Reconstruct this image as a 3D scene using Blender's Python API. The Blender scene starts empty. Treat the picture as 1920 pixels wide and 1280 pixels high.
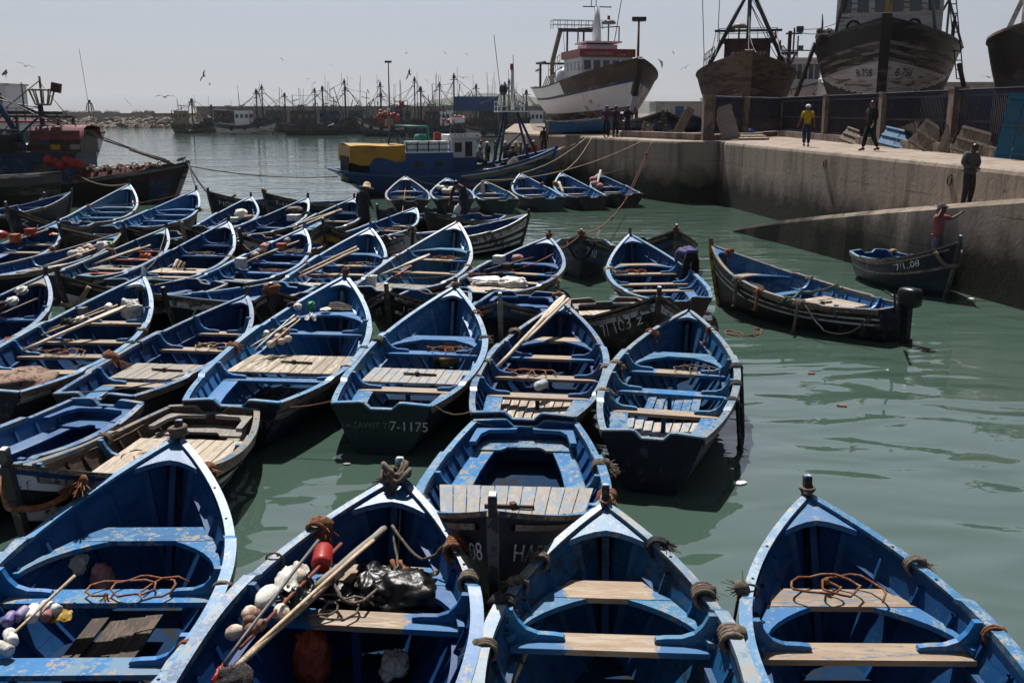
import bpy, math, random
from mathutils import Vector, Matrix, Euler, noise
R = math.radians
rnd = random.Random(7)
scene = bpy.context.scene
COL = scene.collection

# ------------------------------------------------------------------ camera
CAM_H = 4.5
FOC = 1920*35/36
PITCH = math.atan(434/FOC)
cam_d = bpy.data.cameras.new('camera'); cam_d.lens = 35; cam_d.sensor_width = 36
cam_d.clip_start = 0.1; cam_d.clip_end = 6000
cam = bpy.data.objects.new('camera', cam_d); COL.objects.link(cam)
cam.location = (0, 0, CAM_H); cam.rotation_euler = (math.pi/2-PITCH, 0, 0)
scene.camera = cam
CP, SP = math.cos(PITCH), math.sin(PITCH)

def ray(px, py):
    a = (px-960)/FOC; b = (640-py)/FOC
    return Vector((a, CP+b*SP, -SP+b*CP))
def at_z(px, py, z):                 # where the sight line through a photo point meets height z
    d = ray(px, py); t = (z-CAM_H)/d.z
    return Vector((d.x*t, d.y*t, z))
def at_y(px, py, Y):                 # where it meets distance Y
    d = ray(px, py); t = Y/d.y
    return Vector((d.x*t, Y, CAM_H+d.z*t))

# ------------------------------------------------------------------ materials
ALB = 0.50      # this scene is exposed for its shade: paint and wood sit low, the exposure sits high
def mat(name, color, rough=0.6, wear=None, amt=0.0, scale=6.0, stretch=(1, 1, 1), var=0.12, bump=0.15, bscale=None,
        alb=None, seam=0, metallic=0.0, spec=0.22, emit=None, wear2=None, amt2=0.0, scale2=2.0):
    m = bpy.data.materials.new(name); m.use_nodes = True
    nt = m.node_tree; N = nt.nodes; L = nt.links
    b = N['Principled BSDF']; b.inputs['Roughness'].default_value = rough
    b.inputs['Metallic'].default_value = metallic
    b.inputs['Specular IOR Level'].default_value = spec
    tc = N.new('ShaderNodeTexCoord'); oi = N.new('ShaderNodeObjectInfo')
    mul = N.new('ShaderNodeVectorMath'); mul.operation = 'MULTIPLY'; mul.inputs[1].default_value = stretch
    L.new(tc.outputs['Object'], mul.inputs[0])
    off = N.new('ShaderNodeVectorMath'); off.operation = 'SCALE'; off.inputs[0].default_value = (37, 61, 23)
    L.new(oi.outputs['Random'], off.inputs['Scale'])
    add = N.new('ShaderNodeVectorMath'); add.operation = 'ADD'
    L.new(mul.outputs[0], add.inputs[0]); L.new(off.outputs[0], add.inputs[1])
    V = add.outputs[0]
    def tex(sc, det, ro=0.6):
        n = N.new('ShaderNodeTexNoise'); n.inputs['Scale'].default_value = sc
        n.inputs['Detail'].default_value = det; n.inputs['Roughness'].default_value = ro
        L.new(V, n.inputs['Vector']); return n
    n1 = tex(scale*0.35, 4)
    cv = N.new('ShaderNodeMix'); cv.data_type = 'RGBA'
    k = ALB if alb is None else alb
    c = Vector(color)*k; wear = tuple(x*k for x in wear) if wear else None; wear2 = tuple(x*k for x in wear2) if wear2 else None
    cv.inputs[6].default_value = (*(c*(1-var*1.6)), 1); cv.inputs[7].default_value = (*(c*(1+var*1.6)), 1)
    L.new(n1.outputs['Fac'], cv.inputs[0])
    rm = N.new('ShaderNodeMapRange'); rm.inputs[3].default_value = .78; rm.inputs[4].default_value = 1.22; L.new(oi.outputs['Random'], rm.inputs[0])
    rv_ = N.new('ShaderNodeVectorMath'); rv_.operation = 'SCALE'; L.new(cv.outputs[2], rv_.inputs[0]); L.new(rm.outputs[0], rv_.inputs['Scale'])
    out = rv_.outputs[0]
    def worn(out, wcol, a, sc):
        n2 = tex(sc, 9, 0.68)
        mr = N.new('ShaderNodeMapRange'); th = 0.68-0.36*a
        mr.inputs[1].default_value = th; mr.inputs[2].default_value = th+0.035
        lo = tex(sc*.22, 2); cl = N.new('ShaderNodeMath'); cl.operation = 'MULTIPLY_ADD'; cl.inputs[1].default_value = .55
        L.new(lo.outputs['Fac'], cl.inputs[0]); sb = N.new('ShaderNodeMath'); sb.operation = 'SUBTRACT'; sb.inputs[1].default_value = .275
        L.new(n2.outputs['Fac'], sb.inputs[0]); L.new(sb.outputs[0], cl.inputs[2])
        L.new(cl.outputs[0], mr.inputs[0])
        mx = N.new('ShaderNodeMix'); mx.data_type = 'RGBA'
        L.new(mr.outputs[0], mx.inputs[0]); L.new(out, mx.inputs[6]); mx.inputs[7].default_value = (*wcol, 1)
        return mx.outputs[2]
    if wear2: out = worn(out, wear2, amt2, scale2)
    if wear: out = worn(out, wear, amt, scale)
    if seam:       # plank seams: thin dark lines every `seam` metres of height
        sx = N.new('ShaderNodeSeparateXYZ'); L.new(tc.outputs['Object'], sx.inputs[0])
        wb = N.new('ShaderNodeMath'); wb.operation = 'MULTIPLY_ADD'; wb.inputs[1].default_value = seam*.5; L.new(n1.outputs['Fac'], wb.inputs[0]); L.new(sx.outputs['Z'], wb.inputs[2])
        fr = N.new('ShaderNodeMath'); fr.operation = 'PINGPONG'; fr.inputs[1].default_value = seam; L.new(wb.outputs[0], fr.inputs[0])
        ls = N.new('ShaderNodeMapRange'); ls.inputs[1].default_value = 0; ls.inputs[2].default_value = seam*.07; ls.inputs[3].default_value = .75; ls.inputs[4].default_value = 0; L.new(fr.outputs[0], ls.inputs[0])
        sm = N.new('ShaderNodeMix'); sm.data_type = 'RGBA'; L.new(ls.outputs[0], sm.inputs[0]); L.new(out, sm.inputs[6]); sm.inputs[7].default_value = (*(c*.25), 1); out = sm.outputs[2]
    L.new(out, b.inputs['Base Color'])
    if bump:
        nb = tex(bscale or scale*4, 6)
        bp = N.new('ShaderNodeBump'); bp.inputs['Strength'].default_value = bump; bp.inputs['Distance'].default_value = 0.02
        L.new(nb.outputs['Fac'], bp.inputs['Height']); L.new(bp.outputs[0], b.inputs['Normal'])
        rv = N.new('ShaderNodeMapRange'); rv.inputs[3].default_value = max(rough-0.12, 0.05); rv.inputs[4].default_value = min(rough+0.15, 1)
        L.new(nb.outputs['Fac'], rv.inputs[0]); L.new(rv.outputs[0], b.inputs['Roughness'])
    if emit:
        b.inputs['Emission Color'].default_value = (*emit, 1); b.inputs['Emission Strength'].default_value = 1
    return m

WOODC = (0.34, 0.235, 0.15)
M = {}
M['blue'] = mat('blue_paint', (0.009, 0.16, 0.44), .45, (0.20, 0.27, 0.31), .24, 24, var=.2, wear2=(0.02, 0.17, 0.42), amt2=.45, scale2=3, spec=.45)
M['blue_in'] = mat('blue_paint_inner_shade', (0.004, 0.072, 0.235), .55, (0.03, 0.10, 0.2), .22, 20, var=.3, seam=.085, spec=.2)  # darker copy of the blue paint: shade inside the hulls put into the colour
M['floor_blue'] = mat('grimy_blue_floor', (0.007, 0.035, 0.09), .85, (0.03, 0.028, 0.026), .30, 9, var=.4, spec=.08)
M['blue_worn'] = mat('worn_blue_paint', (0.012, 0.175, 0.44), .5, (0.36, 0.32, 0.27), .36, 20, var=.2, wear2=(0.15, 0.28, 0.42), amt2=.5, scale2=2.5)
M['rail'] = mat('gunwale_paint', (0.035, 0.22, 0.47), .42, (0.38, 0.38, 0.36), .34, 34, var=.2, wear2=(0.13, 0.31, 0.50), amt2=.5, scale2=9, spec=.45)
M['rail_grey'] = mat('grey_gunwale_paint', (0.22, 0.24, 0.25), .5, (0.30, 0.24, 0.18), .5, 7, wear2=(0.08, 0.16, 0.24), amt2=.4, scale2=3)
M['rail_white'] = mat('white_gunwale_paint', (0.55, 0.57, 0.58), .5, (0.10, 0.2, 0.34), .4, 7, alb=.78)
M['blue_b'] = mat('faded_blue_paint', (0.022, 0.20, 0.42), .45, (0.25, 0.30, 0.33), .30, 20, var=.22, wear2=(0.05, 0.22, 0.42), amt2=.5, scale2=3, spec=.45)
M['blue_c'] = mat('deep_blue_paint', (0.008, 0.132, 0.365), .42, (0.12, 0.2, 0.3), .22, 28, var=.2, wear2=(0.01, 0.09, 0.30), amt2=.5, scale2=3, spec=.45)
M['blue_in_b'] = mat('faded_blue_paint_inner_shade', (0.008, 0.09, 0.235), .55, (0.06, 0.12, 0.2), .30, 16, var=.35, seam=.095, spec=.2, wear2=(.02, .05, .10), amt2=.35, scale2=4)  # faded blue darkened likewise, hull-interior shade painted in
M['blue_in_c'] = mat('deep_blue_paint_inner_shade', (0.003, 0.048, 0.175), .5, (0.02, 0.07, 0.16), .2, 20, var=.3, seam=.078, spec=.2)  # deep blue darkened likewise, interior shade held in its colour
M['rail_b'] = mat('bleached_gunwale_paint', (0.13, 0.27, 0.42), .4, (0.34, 0.31, 0.27), .42, 26, var=.2, wear2=(0.24, 0.34, 0.42), amt2=.5, scale2=8, spec=.45)
M['rail_c'] = mat('scuffed_gunwale_paint', (0.02, 0.15, 0.38), .4, (0.30, 0.27, 0.23), .38, 22, var=.25, wear2=(0.16, 0.28, 0.40), amt2=.48, scale2=6, spec=.45)
M['wood_y'] = mat('thwart_wood', WOODC, .6, (0.42, 0.32, 0.22), .42, 5, stretch=(9, 1, 9), var=.35, bump=.3, alb=.52, spec=.4, wear2=(0.07, 0.16, 0.27), amt2=.30, scale2=7)
M['wood_x'] = mat('plank_wood', (0.40, 0.33, 0.25), .65, (0.55, 0.48, 0.40), .42, 5, stretch=(1, 9, 9), var=.35, bump=.3, alb=.62, wear2=(0.12, 0.17, 0.23), amt2=.30, scale2=5)
M['wood_blue'] = mat('plank_wood_with_blue_traces', (0.36, 0.32, 0.28), .6, (0.17, 0.27, 0.38), .40, 16, stretch=(1, 3, 3), var=.3, bump=.3, alb=.66)
M['wood_grey'] = mat('grey_weathered_wood', (0.30, 0.28, 0.25), .7, (0.42, 0.37, 0.31), .45, 5, stretch=(1, 8, 8), var=.3, bump=.3)
def band_mat(name, paint, wood, half):
    m = mat(name, wood, .6, (0.46, 0.38, 0.29), .42, 5, stretch=(9, 1, 9), var=.35, bump=.3, alb=.54, spec=.4)
    nt = m.node_tree; N = nt.nodes; L = nt.links; b = N['Principled BSDF']
    src = b.inputs['Base Color'].links[0].from_socket
    tc = N.new('ShaderNodeTexCoord'); sx = N.new('ShaderNodeSeparateXYZ'); L.new(tc.outputs['Object'], sx.inputs[0])
    n = N.new('ShaderNodeTexNoise'); n.inputs['Scale'].default_value = 5; n.inputs['Detail'].default_value = 9; n.inputs['Roughness'].default_value = .7
    L.new(tc.outputs['Object'], n.inputs['Vector'])
    a = N.new('ShaderNodeMath'); a.operation = 'ABSOLUTE'; L.new(sx.outputs['Y'], a.inputs[0])
    k = N.new('ShaderNodeMath'); k.operation = 'MULTIPLY_ADD'; L.new(n.outputs['Fac'], k.inputs[0]); k.inputs[1].default_value = .55; L.new(a.outputs[0], k.inputs[2])
    r = N.new('ShaderNodeMapRange'); r.inputs[1].default_value = half+.26; r.inputs[2].default_value = half+.30; L.new(k.outputs[0], r.inputs[0])
    x = N.new('ShaderNodeMix'); x.data_type = 'RGBA'; L.new(r.outputs[0], x.inputs[0]); L.new(src, x.inputs[6]); x.inputs[7].default_value = (*paint, 1)
    L.new(x.outputs[2], b.inputs['Base Color']); return m
M['thwart_bw'] = band_mat('half_bare_thwart', (0.007, 0.08, 0.20), WOODC, .34)
M['wood_dark'] = mat('dark_wet_wood', (0.06, 0.04, 0.03), .55, (0.13, 0.09, 0.06), .45, 6, stretch=(1, 5, 5), var=.3)
M['wood_red'] = mat('red_painted_wood', (0.36, 0.09, 0.07), .55, (0.45, 0.28, 0.22), .4, 5, stretch=(4, 1, 4))
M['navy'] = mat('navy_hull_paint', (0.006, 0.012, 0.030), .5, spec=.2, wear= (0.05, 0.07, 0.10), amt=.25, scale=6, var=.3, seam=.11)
M['navy2'] = mat('black_hull_paint', (0.009, 0.010, 0.013), .5, (0.07, 0.06, 0.05), .33, 6, var=.3)
M['teal'] = mat('dark_green_hull_paint', (0.008, 0.035, 0.035), .5, (0.02, 0.06, 0.06), .3, 5, var=.3)
M['hull_blue'] = mat('hull_blue_paint', (0.012, 0.06, 0.17), .5, (0.09, 0.12, 0.15), .32, 6, var=.3, seam=.11, spec=.2)
M['hull_white'] = mat('hull_white_paint', (0.45, 0.46, 0.47), .5, (0.06, 0.07, 0.09), .40, 6, alb=.78)
M['hull_grey'] = mat('hull_bare_grey', (0.16, 0.15, 0.14), .7, (0.30, 0.27, 0.24), .45, 5, stretch=(1, 1, 4), wear2=(0.04, 0.07, 0.1), amt2=.4, scale2=3)
M['yellow'] = mat('yellow_paint', (0.5, 0.30, 0.03), .5, (0.2, 0.13, 0.04), .4, 6)
M['edge'] = mat('bare_rub_rail', (0.16, 0.11, 0.08), .65, (0.32, 0.26, 0.2), .5, 8, stretch=(1, 4, 4), wear2=(0.03, 0.06, 0.1), amt2=.4)
M['post'] = mat('stem_post_wood', (0.05, 0.05, 0.055), .6, (0.16, 0.14, 0.12), .4, 8)
M['iron'] = mat('rusty_iron', (0.05, 0.035, 0.028), .7, (0.16, 0.06, 0.03), .45, 10, bump=.4)
M['letter'] = mat('white_lettering_paint', (0.55, 0.56, 0.56), .6, (0.12, 0.13, 0.15), .33, 14, alb=.78)
M['letter_dim'] = mat('faded_lettering_paint', (0.20, 0.21, 0.22), .7, (0.05, 0.06, 0.07), .42, 14)
M['letter_black'] = mat('black_lettering_paint', (0.015, 0.015, 0.018), .6, (0.2, 0.2, 0.2), .25, 10)
M['letter_red'] = mat('red_lettering_paint', (0.3, 0.06, 0.07), .6, (0.4, 0.4, 0.4), .35, 10)
M['rope'] = mat('grey_brown_rope', (0.17, 0.13, 0.10), .85, (0.28, 0.23, 0.18), .45, 30, bump=.6)
M['rope_or'] = mat('orange_brown_rope', (0.26, 0.09, 0.04), .85, (0.38, 0.20, 0.12), .45, 30, bump=.6)
M['rope_red'] = mat('red_rope', (0.24, 0.07, 0.05), .8, (0.3, 0.16, 0.12), .4, 30)
M['rope_grn'] = mat('green_rope', (0.05, 0.10, 0.07), .85, (0.15, 0.18, 0.14), .4, 30, bump=.6)
M['rope_dk'] = mat('dark_rope', (0.025, 0.025, 0.028), .85, (0.08, 0.08, 0.08), .4, 30, bump=.6)
M['rope_tan'] = mat('tan_rope', (0.26, 0.19, 0.12), .85, (0.5, 0.4, 0.26), .4, 30, bump=.6, alb=.78)
M['white'] = mat('white_plastic', (0.62, 0.62, 0.60), .5, (0.35, 0.33, 0.3), .35, 8, alb=.78)
M['cloth_white'] = mat('white_sack_cloth', (0.60, 0.59, 0.55), .8, (0.45, 0.43, 0.38), .4, 5, bump=.4, alb=.78)
M['pink'] = mat('pink_cloth', (0.5, 0.22, 0.22), .8, (0.55, 0.4, 0.38), .4, 10)
M['red'] = mat('red_plastic', (0.45, 0.035, 0.03), .4, (0.3, 0.05, 0.04), .4, 6)
M['orange'] = mat('orange_plastic', (0.6, 0.11, 0.03), .45, (0.5, 0.2, 0.1), .3, 6)
M['orange_cloth'] = mat('orange_oilskin', (0.32, 0.06, 0.025), .55, (0.2, 0.04, 0.02), .4, 5, bump=.4)
M['brown_float'] = mat('brown_float', (0.25, 0.13, 0.09), .55, (0.35, 0.22, 0.16), .4, 10)
M['float_w'] = mat('white_float', (0.55, 0.48, 0.40), .55, (0.40, 0.25, 0.18), .42, 10, alb=.78)
M['float_yel'] = mat('yellow_float', (0.5, 0.34, 0.08), .5, (0.3, 0.15, 0.05), .4, 8)
M['purple'] = mat('purple_float', (0.20, 0.14, 0.45), .5, (0.4, 0.35, 0.5), .4, 8)
M['green'] = mat('green_plastic', (0.03, 0.25, 0.09), .4)
M['blackbag'] = mat('black_plastic_bag', (0.005, 0.005, 0.006), .34, bump=.75, bscale=8, spec=.3)
M['dark'] = mat('flat_black_and_shade', (0.006, 0.007, 0.009), .9, bump=0)  # black of eyes and bolt marks, also painted shade under the tarpaulin
M['pole'] = mat('pole_wood', (0.42, 0.31, 0.20), .65, (0.52, 0.43, 0.33), .4, 6, stretch=(4, 4, 4), var=.3, alb=.78)
M['oar'] = mat('oar_wood', (0.44, 0.36, 0.28), .65, (0.55, 0.48, 0.4), .4, 6, stretch=(4, 4, 4), var=.3, alb=.78)
M['net_tan'] = mat('tan_fishing_net', (0.40, 0.28, 0.21), .9, (0.22, 0.12, 0.09), .45, 14, bump=1)
M['net_red'] = mat('maroon_fishing_net', (0.10, 0.018, 0.028), .9, (0.05, 0.012, 0.018), .45, 9, bump=1, bscale=30)
M['net_dark'] = mat('dark_fishing_net', (0.03, 0.03, 0.035), .9, (0.1, 0.08, 0.07), .45, 14, bump=1)
M['clear'] = mat('pale_water_jug_plastic', (0.45, 0.50, 0.55), .2, bump=.1, alb=.78)
M['engine'] = mat('outboard_black', (0.012, 0.013, 0.016), .32, bump=.03)
M['glass'] = mat('dark_window_glass', (0.02, 0.025, 0.03), .12, bump=0, spec=.6)

# ------------------------------------------------------------------ mesh builder
TONE = ''
class MB:
    def __init__(s): s.v = []; s.f = []; s.m = []; s.mi = 0; s.sm = set()
    def vert(s, p): s.v.append(tuple(p)); return len(s.v)-1
    def face(s, idx, m=None, smooth=False):
        s.f.append(tuple(idx)); s.m.append(s.mi if m is None else m)
        if smooth: s.sm.add(len(s.f)-1)
    def grid(s, rows, m=None, smooth=True, closed=False, flip=False):
        n = len(rows[0]); base = len(s.v)
        for r in rows:
            for p in r: s.v.append(tuple(p))
        for i in range(len(rows)-1):
            for j in range(n if closed else n-1):
                k = (j+1) % n
                q = [base+i*n+j, base+i*n+k, base+(i+1)*n+k, base+(i+1)*n+j]
                if flip: q.reverse()
                mm = m(i, j) if callable(m) else m
                s.face(q, mm, smooth)
        return base
    def box(s, c, d, rot=None, m=None, bev=0):
        x, y, z = d[0]/2, d[1]/2, d[2]/2
        P = [(-x,-y,-z),(x,-y,-z),(x,y,-z),(-x,y,-z),(-x,-y,z),(x,-y,z),(x,y,z),(-x,y,z)]
        if rot is not None:
            if not isinstance(rot, Matrix): rot = Euler(rot).to_matrix()
            P = [rot @ Vector(p) for p in P]
        b = len(s.v)
        for p in P: s.v.append((p[0]+c[0], p[1]+c[1], p[2]+c[2]))
        for q in ((0,3,2,1),(4,5,6,7),(0,1,5,4),(1,2,6,5),(2,3,7,6),(3,0,4,7)): s.face([b+i for i in q], m)
    def bar(s, a, b, w, h=None, m=None, up=(0,0,1)):
        a = Vector(a); b = Vector(b); d = b-a; l = d.length
        if l < 1e-6: return
        x = d/l; u = Vector(up)
        if abs(x.dot(u)) > .98: u = Vector((0,1,0))
        y = u.cross(x).normalized(); z = x.cross(y)
        s.box((a+b)/2, (l, w, h or w), Matrix((x, y, z)).transposed(), m)
    def tube(s, pts, r, n=6, m=None, cap=True, smooth=True):
        pts = [Vector(p) for p in pts]; rows = []
        rr = r if callable(r) else (lambda t: r)
        up = None
        for i, p in enumerate(pts):
            d = (pts[min(i+1, len(pts)-1)]-pts[max(i-1, 0)])
            if d.length < 1e-9: d = Vector((0,0,1))
            d.normalize()
            if up is None:
                up = Vector((0,0,1)) if abs(d.z) < .9 else Vector((1,0,0))
            a = d.cross(up)
            if a.length < 1e-4: a = d.cross(Vector((1,.3,.2)))
            a.normalize(); b = a.cross(d).normalized(); up = b
            q = rr(i/max(1, len(pts)-1))
            rows.append([p+a*(q*math.cos(2*math.pi*k/n))+b*(q*math.sin(2*math.pi*k/n)) for k in range(n)])
        base = s.grid(rows, m, smooth, closed=True)
        if cap:
            s.face([base+k for k in range(n)][::-1], m); e = base+(len(rows)-1)*n
            s.face([e+k for k in range(n)], m)
    def lathe(s, prof, c, axis=(0,0,1), n=12, m=None, smooth=True):
        ax = Vector(axis).normalized(); u = ax.orthogonal().normalized(); w = ax.cross(u); c = Vector(c)
        rows = [[c+ax*z+u*(r*math.cos(2*math.pi*k/n))+w*(r*math.sin(2*math.pi*k/n)) for k in range(n)] for r, z in prof]
        b = s.grid(rows, m, smooth, closed=True)
        s.face([b+k for k in range(n)][::-1], m); e = b+(len(rows)-1)*n
        s.face([e+k for k in range(n)], m)
    def ball(s, c, r, m=None, n=8, sq=(1,1,1), jit=0):
        c = Vector(c); rows = []
        k = max(4, n*2//3)
        for i in range(k+1):
            a = math.pi*i/k; z = math.cos(a); q = max(math.sin(a), .02)
            rows.append([c+Vector((q*math.cos(2*math.pi*j/n)*sq[0], q*math.sin(2*math.pi*j/n)*sq[1], z*sq[2]))*r*(1+rnd.uniform(-jit, jit)) for j in range(n)])
        s.grid(rows, m, True, closed=True, flip=True)
    def prism(s, poly, vec, m=None):
        vec = Vector(vec); b = len(s.v); n = len(poly)
        for p in poly: s.v.append(tuple(p))
        for p in poly: s.v.append(tuple(Vector(p)+vec))
        s.face([b+i for i in range(n)][::-1], m); s.face([b+n+i for i in range(n)], m)
        for i in range(n):
            j = (i+1) % n; s.face([b+i, b+j, b+n+j, b+n+i], m)
    def build(s, name, mats, parent=None, label=None, recalc=True):
        me = bpy.data.meshes.new(name); me.from_pydata(s.v, [], s.f)
        if not isinstance(mats, (list, tuple)): mats = [mats]
        for k in mats: me.materials.append(M[k+TONE if k+TONE in M else k] if isinstance(k, str) else k)
        me.polygons.foreach_set('material_index', s.m)
        sm = [i in s.sm for i in range(len(s.f))]
        me.polygons.foreach_set('use_smooth', sm)
        if recalc:
            import bmesh
            bm = bmesh.new(); bm.from_mesh(me); bmesh.ops.recalc_face_normals(bm, faces=bm.faces); bm.to_mesh(me); bm.free()
        me.update()
        o = bpy.data.objects.new(name, me); COL.objects.link(o)
        if parent is not None: o.parent = parent
        if label: o['label'] = label
        return o

def tag(o, label=None, cat=None, group=None, kind=None):
    if label: o['label'] = label
    if cat: o['category'] = cat
    if group: o['group'] = group
    if kind: o['kind'] = kind
    return o
def thing(name, label, cat, loc=(0,0,0), rz=0, group=None):
    o = bpy.data.objects.new(name, None); COL.objects.link(o)
    o.location = loc; o.rotation_euler = (0,0,rz); o.empty_display_size = .2
    return tag(o, label, cat, group)

_glyph = {}
def text_mesh(txt):
    """flat lettering, unit height, as (verts, faces, width)"""
    if txt in _glyph: return _glyph[txt]
    cu = bpy.data.curves.new('lettering', 'FONT'); cu.body = txt; cu.size = 1.0; cu.resolution_u = 3
    ob = bpy.data.objects.new('lettering', cu); COL.objects.link(ob)
    dg = bpy.context.evaluated_depsgraph_get(); dg.update()
    me = bpy.data.meshes.new_from_object(ob.evaluated_get(dg))
    vs = [v.co.copy() for v in me.vertices]; fs = [tuple(p.vertices) for p in me.polygons]
    bpy.data.objects.remove(ob); bpy.data.curves.remove(cu); bpy.data.meshes.remove(me)
    if vs:
        x0 = min(v.x for v in vs); x1 = max(v.x for v in vs); h = max(v.y for v in vs)-min(0, min(v.y for v in vs))
    else: x0, x1, h = 0, 1, 1
    vs = [Vector(((v.x-x0)/h, v.y/h, 0)) for v in vs]
    _glyph[txt] = (vs, fs, (x1-x0)/h); return _glyph[txt]

def sag(a, b, s, n=14):
    a = Vector(a); b = Vector(b)
    return [a.lerp(b, i/n)-Vector((0,0,s*4*(i/n)*(1-i/n))) for i in range(n+1)]
def wobble(pts, a):
    return [Vector(p)+Vector((rnd.uniform(-a,a), rnd.uniform(-a,a), rnd.uniform(-a,a)*.5)) for p in pts]
Q={'A':[-3.294,5.3,1.584,4.241,2.035,0.719,0.687,1.304],
'B':[-1.436,4.648,1.466,3.925,2.01,0.752,0.757,1.261],
'C':[0.583,4.413,1.509,3.698,1.848,0.74,0.742,1.177],
'D':[2.566,4.428,1.557,3.87,1.882,0.74,0.73,1.185],
'E':[0.171,12.281,-1.632,5.186,1.979,0.679,0.515,1.509],
'F':[-5.518,13.018,-1.772,3.633,1.418,0.762,0.571,0.875],
'G':[-3.995,12.759,-1.666,4.517,1.987,0.624,0.556,1.467],
'H':[-3.746,12.773,1.477,6.087,2.196,0.603,0.643,1.417],
'I':[-1.733,12.672,1.448,5.611,1.939,0.691,0.633,1.316],
'J':[0.142,12.349,1.427,5.398,1.924,0.7,0.593,1.115],
'K':[1.673,11.286,1.331,6.042,1.874,0.648,0.687,1.084],
'Lb':[-5.79,13.257,1.445,5.614,1.765,0.659,0.593,1.036],
'M':[-7.566,13.4,1.522,6.041,2.099,0.671,0.602,1.318],
'N':[-9.561,15.198,1.571,4.995,1.774,0.739,0.588,1.207],
'P1':[1.939,20.718,-1.439,4.156,2.0,0.757,0.537,1.433],
'P2':[0.255,21.151,-1.672,4.523,1.902,0.722,0.593,1.319],
'P3':[-1.587,21.298,-1.751,3.712,1.892,0.74,0.596,1.313],
'P4':[-3.911,21.07,-1.693,3.418,1.968,0.72,0.585,1.317],
'P5':[-4.968,22.282,-2.121,3.546,1.824,0.734,0.576,0.958],
'P6':[-6.995,22.483,-2.114,3.697,1.862,0.727,0.618,1.359],
'Q1':[-0.707,21.474,1.234,5.129,2.182,0.741,0.602,1.225],
'Q2':[-2.825,21.605,1.329,5.625,2.201,0.662,0.613,1.553],
'Q3':[-4.621,22.497,1.437,5.19,2.079,0.784,0.546,1.32],
'Q4':[-6.828,22.686,1.365,5.138,1.948,0.697,0.57,1.308],
'Q5':[-8.634,22.742,1.46,5.523,1.965,0.847,0.599,1.443],
'Q6':[-10.512,23.346,1.447,5.133,1.801,0.707,0.594,1.218],
'Q7':[-13.216,23.835,1.077,4.713,1.78,0.729,0.553,1.132],
'Q8':[-14.185,25.192,1.49,5.067,1.958,0.729,0.517,1.198],
'R1':[-15.594,35.383,1.568,5.571,2.215,0.698,0.542,1.557],
'R2':[-13.196,33.67,1.415,5.59,2.182,0.693,0.586,1.457],
'R3':[-10.23,33.793,1.549,5.056,1.726,0.736,0.575,1.232],
'R4':[-9.103,32.123,1.279,5.295,1.9,0.688,0.546,1.332],
'R5':[-6.665,32.724,1.429,5.081,1.894,0.753,0.655,1.266],
'R6':[-5.032,31.274,1.156,4.131,1.835,0.735,0.577,1.171],
'S1':[-10.317,44.852,-2.0,4.716,1.889,0.74,0.575,1.289],
'S2':[-6.615,43.748,-2.353,4.775,1.903,0.74,0.586,1.265],
'S3':[-15.373,35.162,-1.826,3.226,1.98,0.738,0.58,1.482],
'S4':[-4.896,31.115,-1.815,2.339,1.878,0.723,0.597,1.293],
'S5':[-2.692,37.849,-2.098,3.881,1.893,0.74,0.592,1.18],
'S6':[-0.922,37.41,-1.983,4.748,1.965,0.771,0.614,1.222],
'S7':[-3.723,30.6,0.41,4.631,1.883,0.737,0.61,1.197],
'S8':[2.158,30.309,-1.653,3.874,1.885,0.74,0.587,1.255],
'S9':[4.345,30.746,-1.542,3.761,1.943,0.74,0.571,1.322],
'S10':[-3.675,29.808,-1.27,3.438,1.797,0.734,0.565,1.333],
'S11':[-7.625,31.159,-1.951,3.938,1.78,0.74,0.593,1.335],
'S12':[-10.578,31.861,-2.292,3.88,1.893,0.739,0.598,1.156],
'S13':[-9.294,31.16,-2.067,3.491,1.554,0.719,0.59,1.279],
'S14':[-5.96,29.167,-2.18,2.523,1.838,0.74,0.621,1.203],
'K2':[3.548,20.557,1.666,5.21,2.113,0.613,0.586,1.37],
'O1':[7.557,19.368,2.166,5.035,2.008,0.463,0.627,1.378],
'O2':[9.804,27.246,-1.328,3.664,1.671,0.68,0.669,1.424],
'T1':[-4.495,43.978,1.709,5.215,2.011,0.79,0.58,1.35],
'T2':[-2.439,43.868,1.712,5.154,1.956,0.803,0.637,1.277],
'T3':[-0.444,44.33,1.757,5.083,1.864,0.848,0.572,1.115],
'T4':[1.712,45.373,1.818,5.34,2.03,0.785,0.572,1.398],
'T5':[3.733,45.93,1.811,5.288,2.012,0.709,0.576,1.401],
'T6':[5.42,47.232,1.755,5.206,2.028,0.804,0.581,1.272],
'U1':[-20.827,36.77,0.964,5.032,1.911,0.74,0.591,1.245]}
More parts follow.
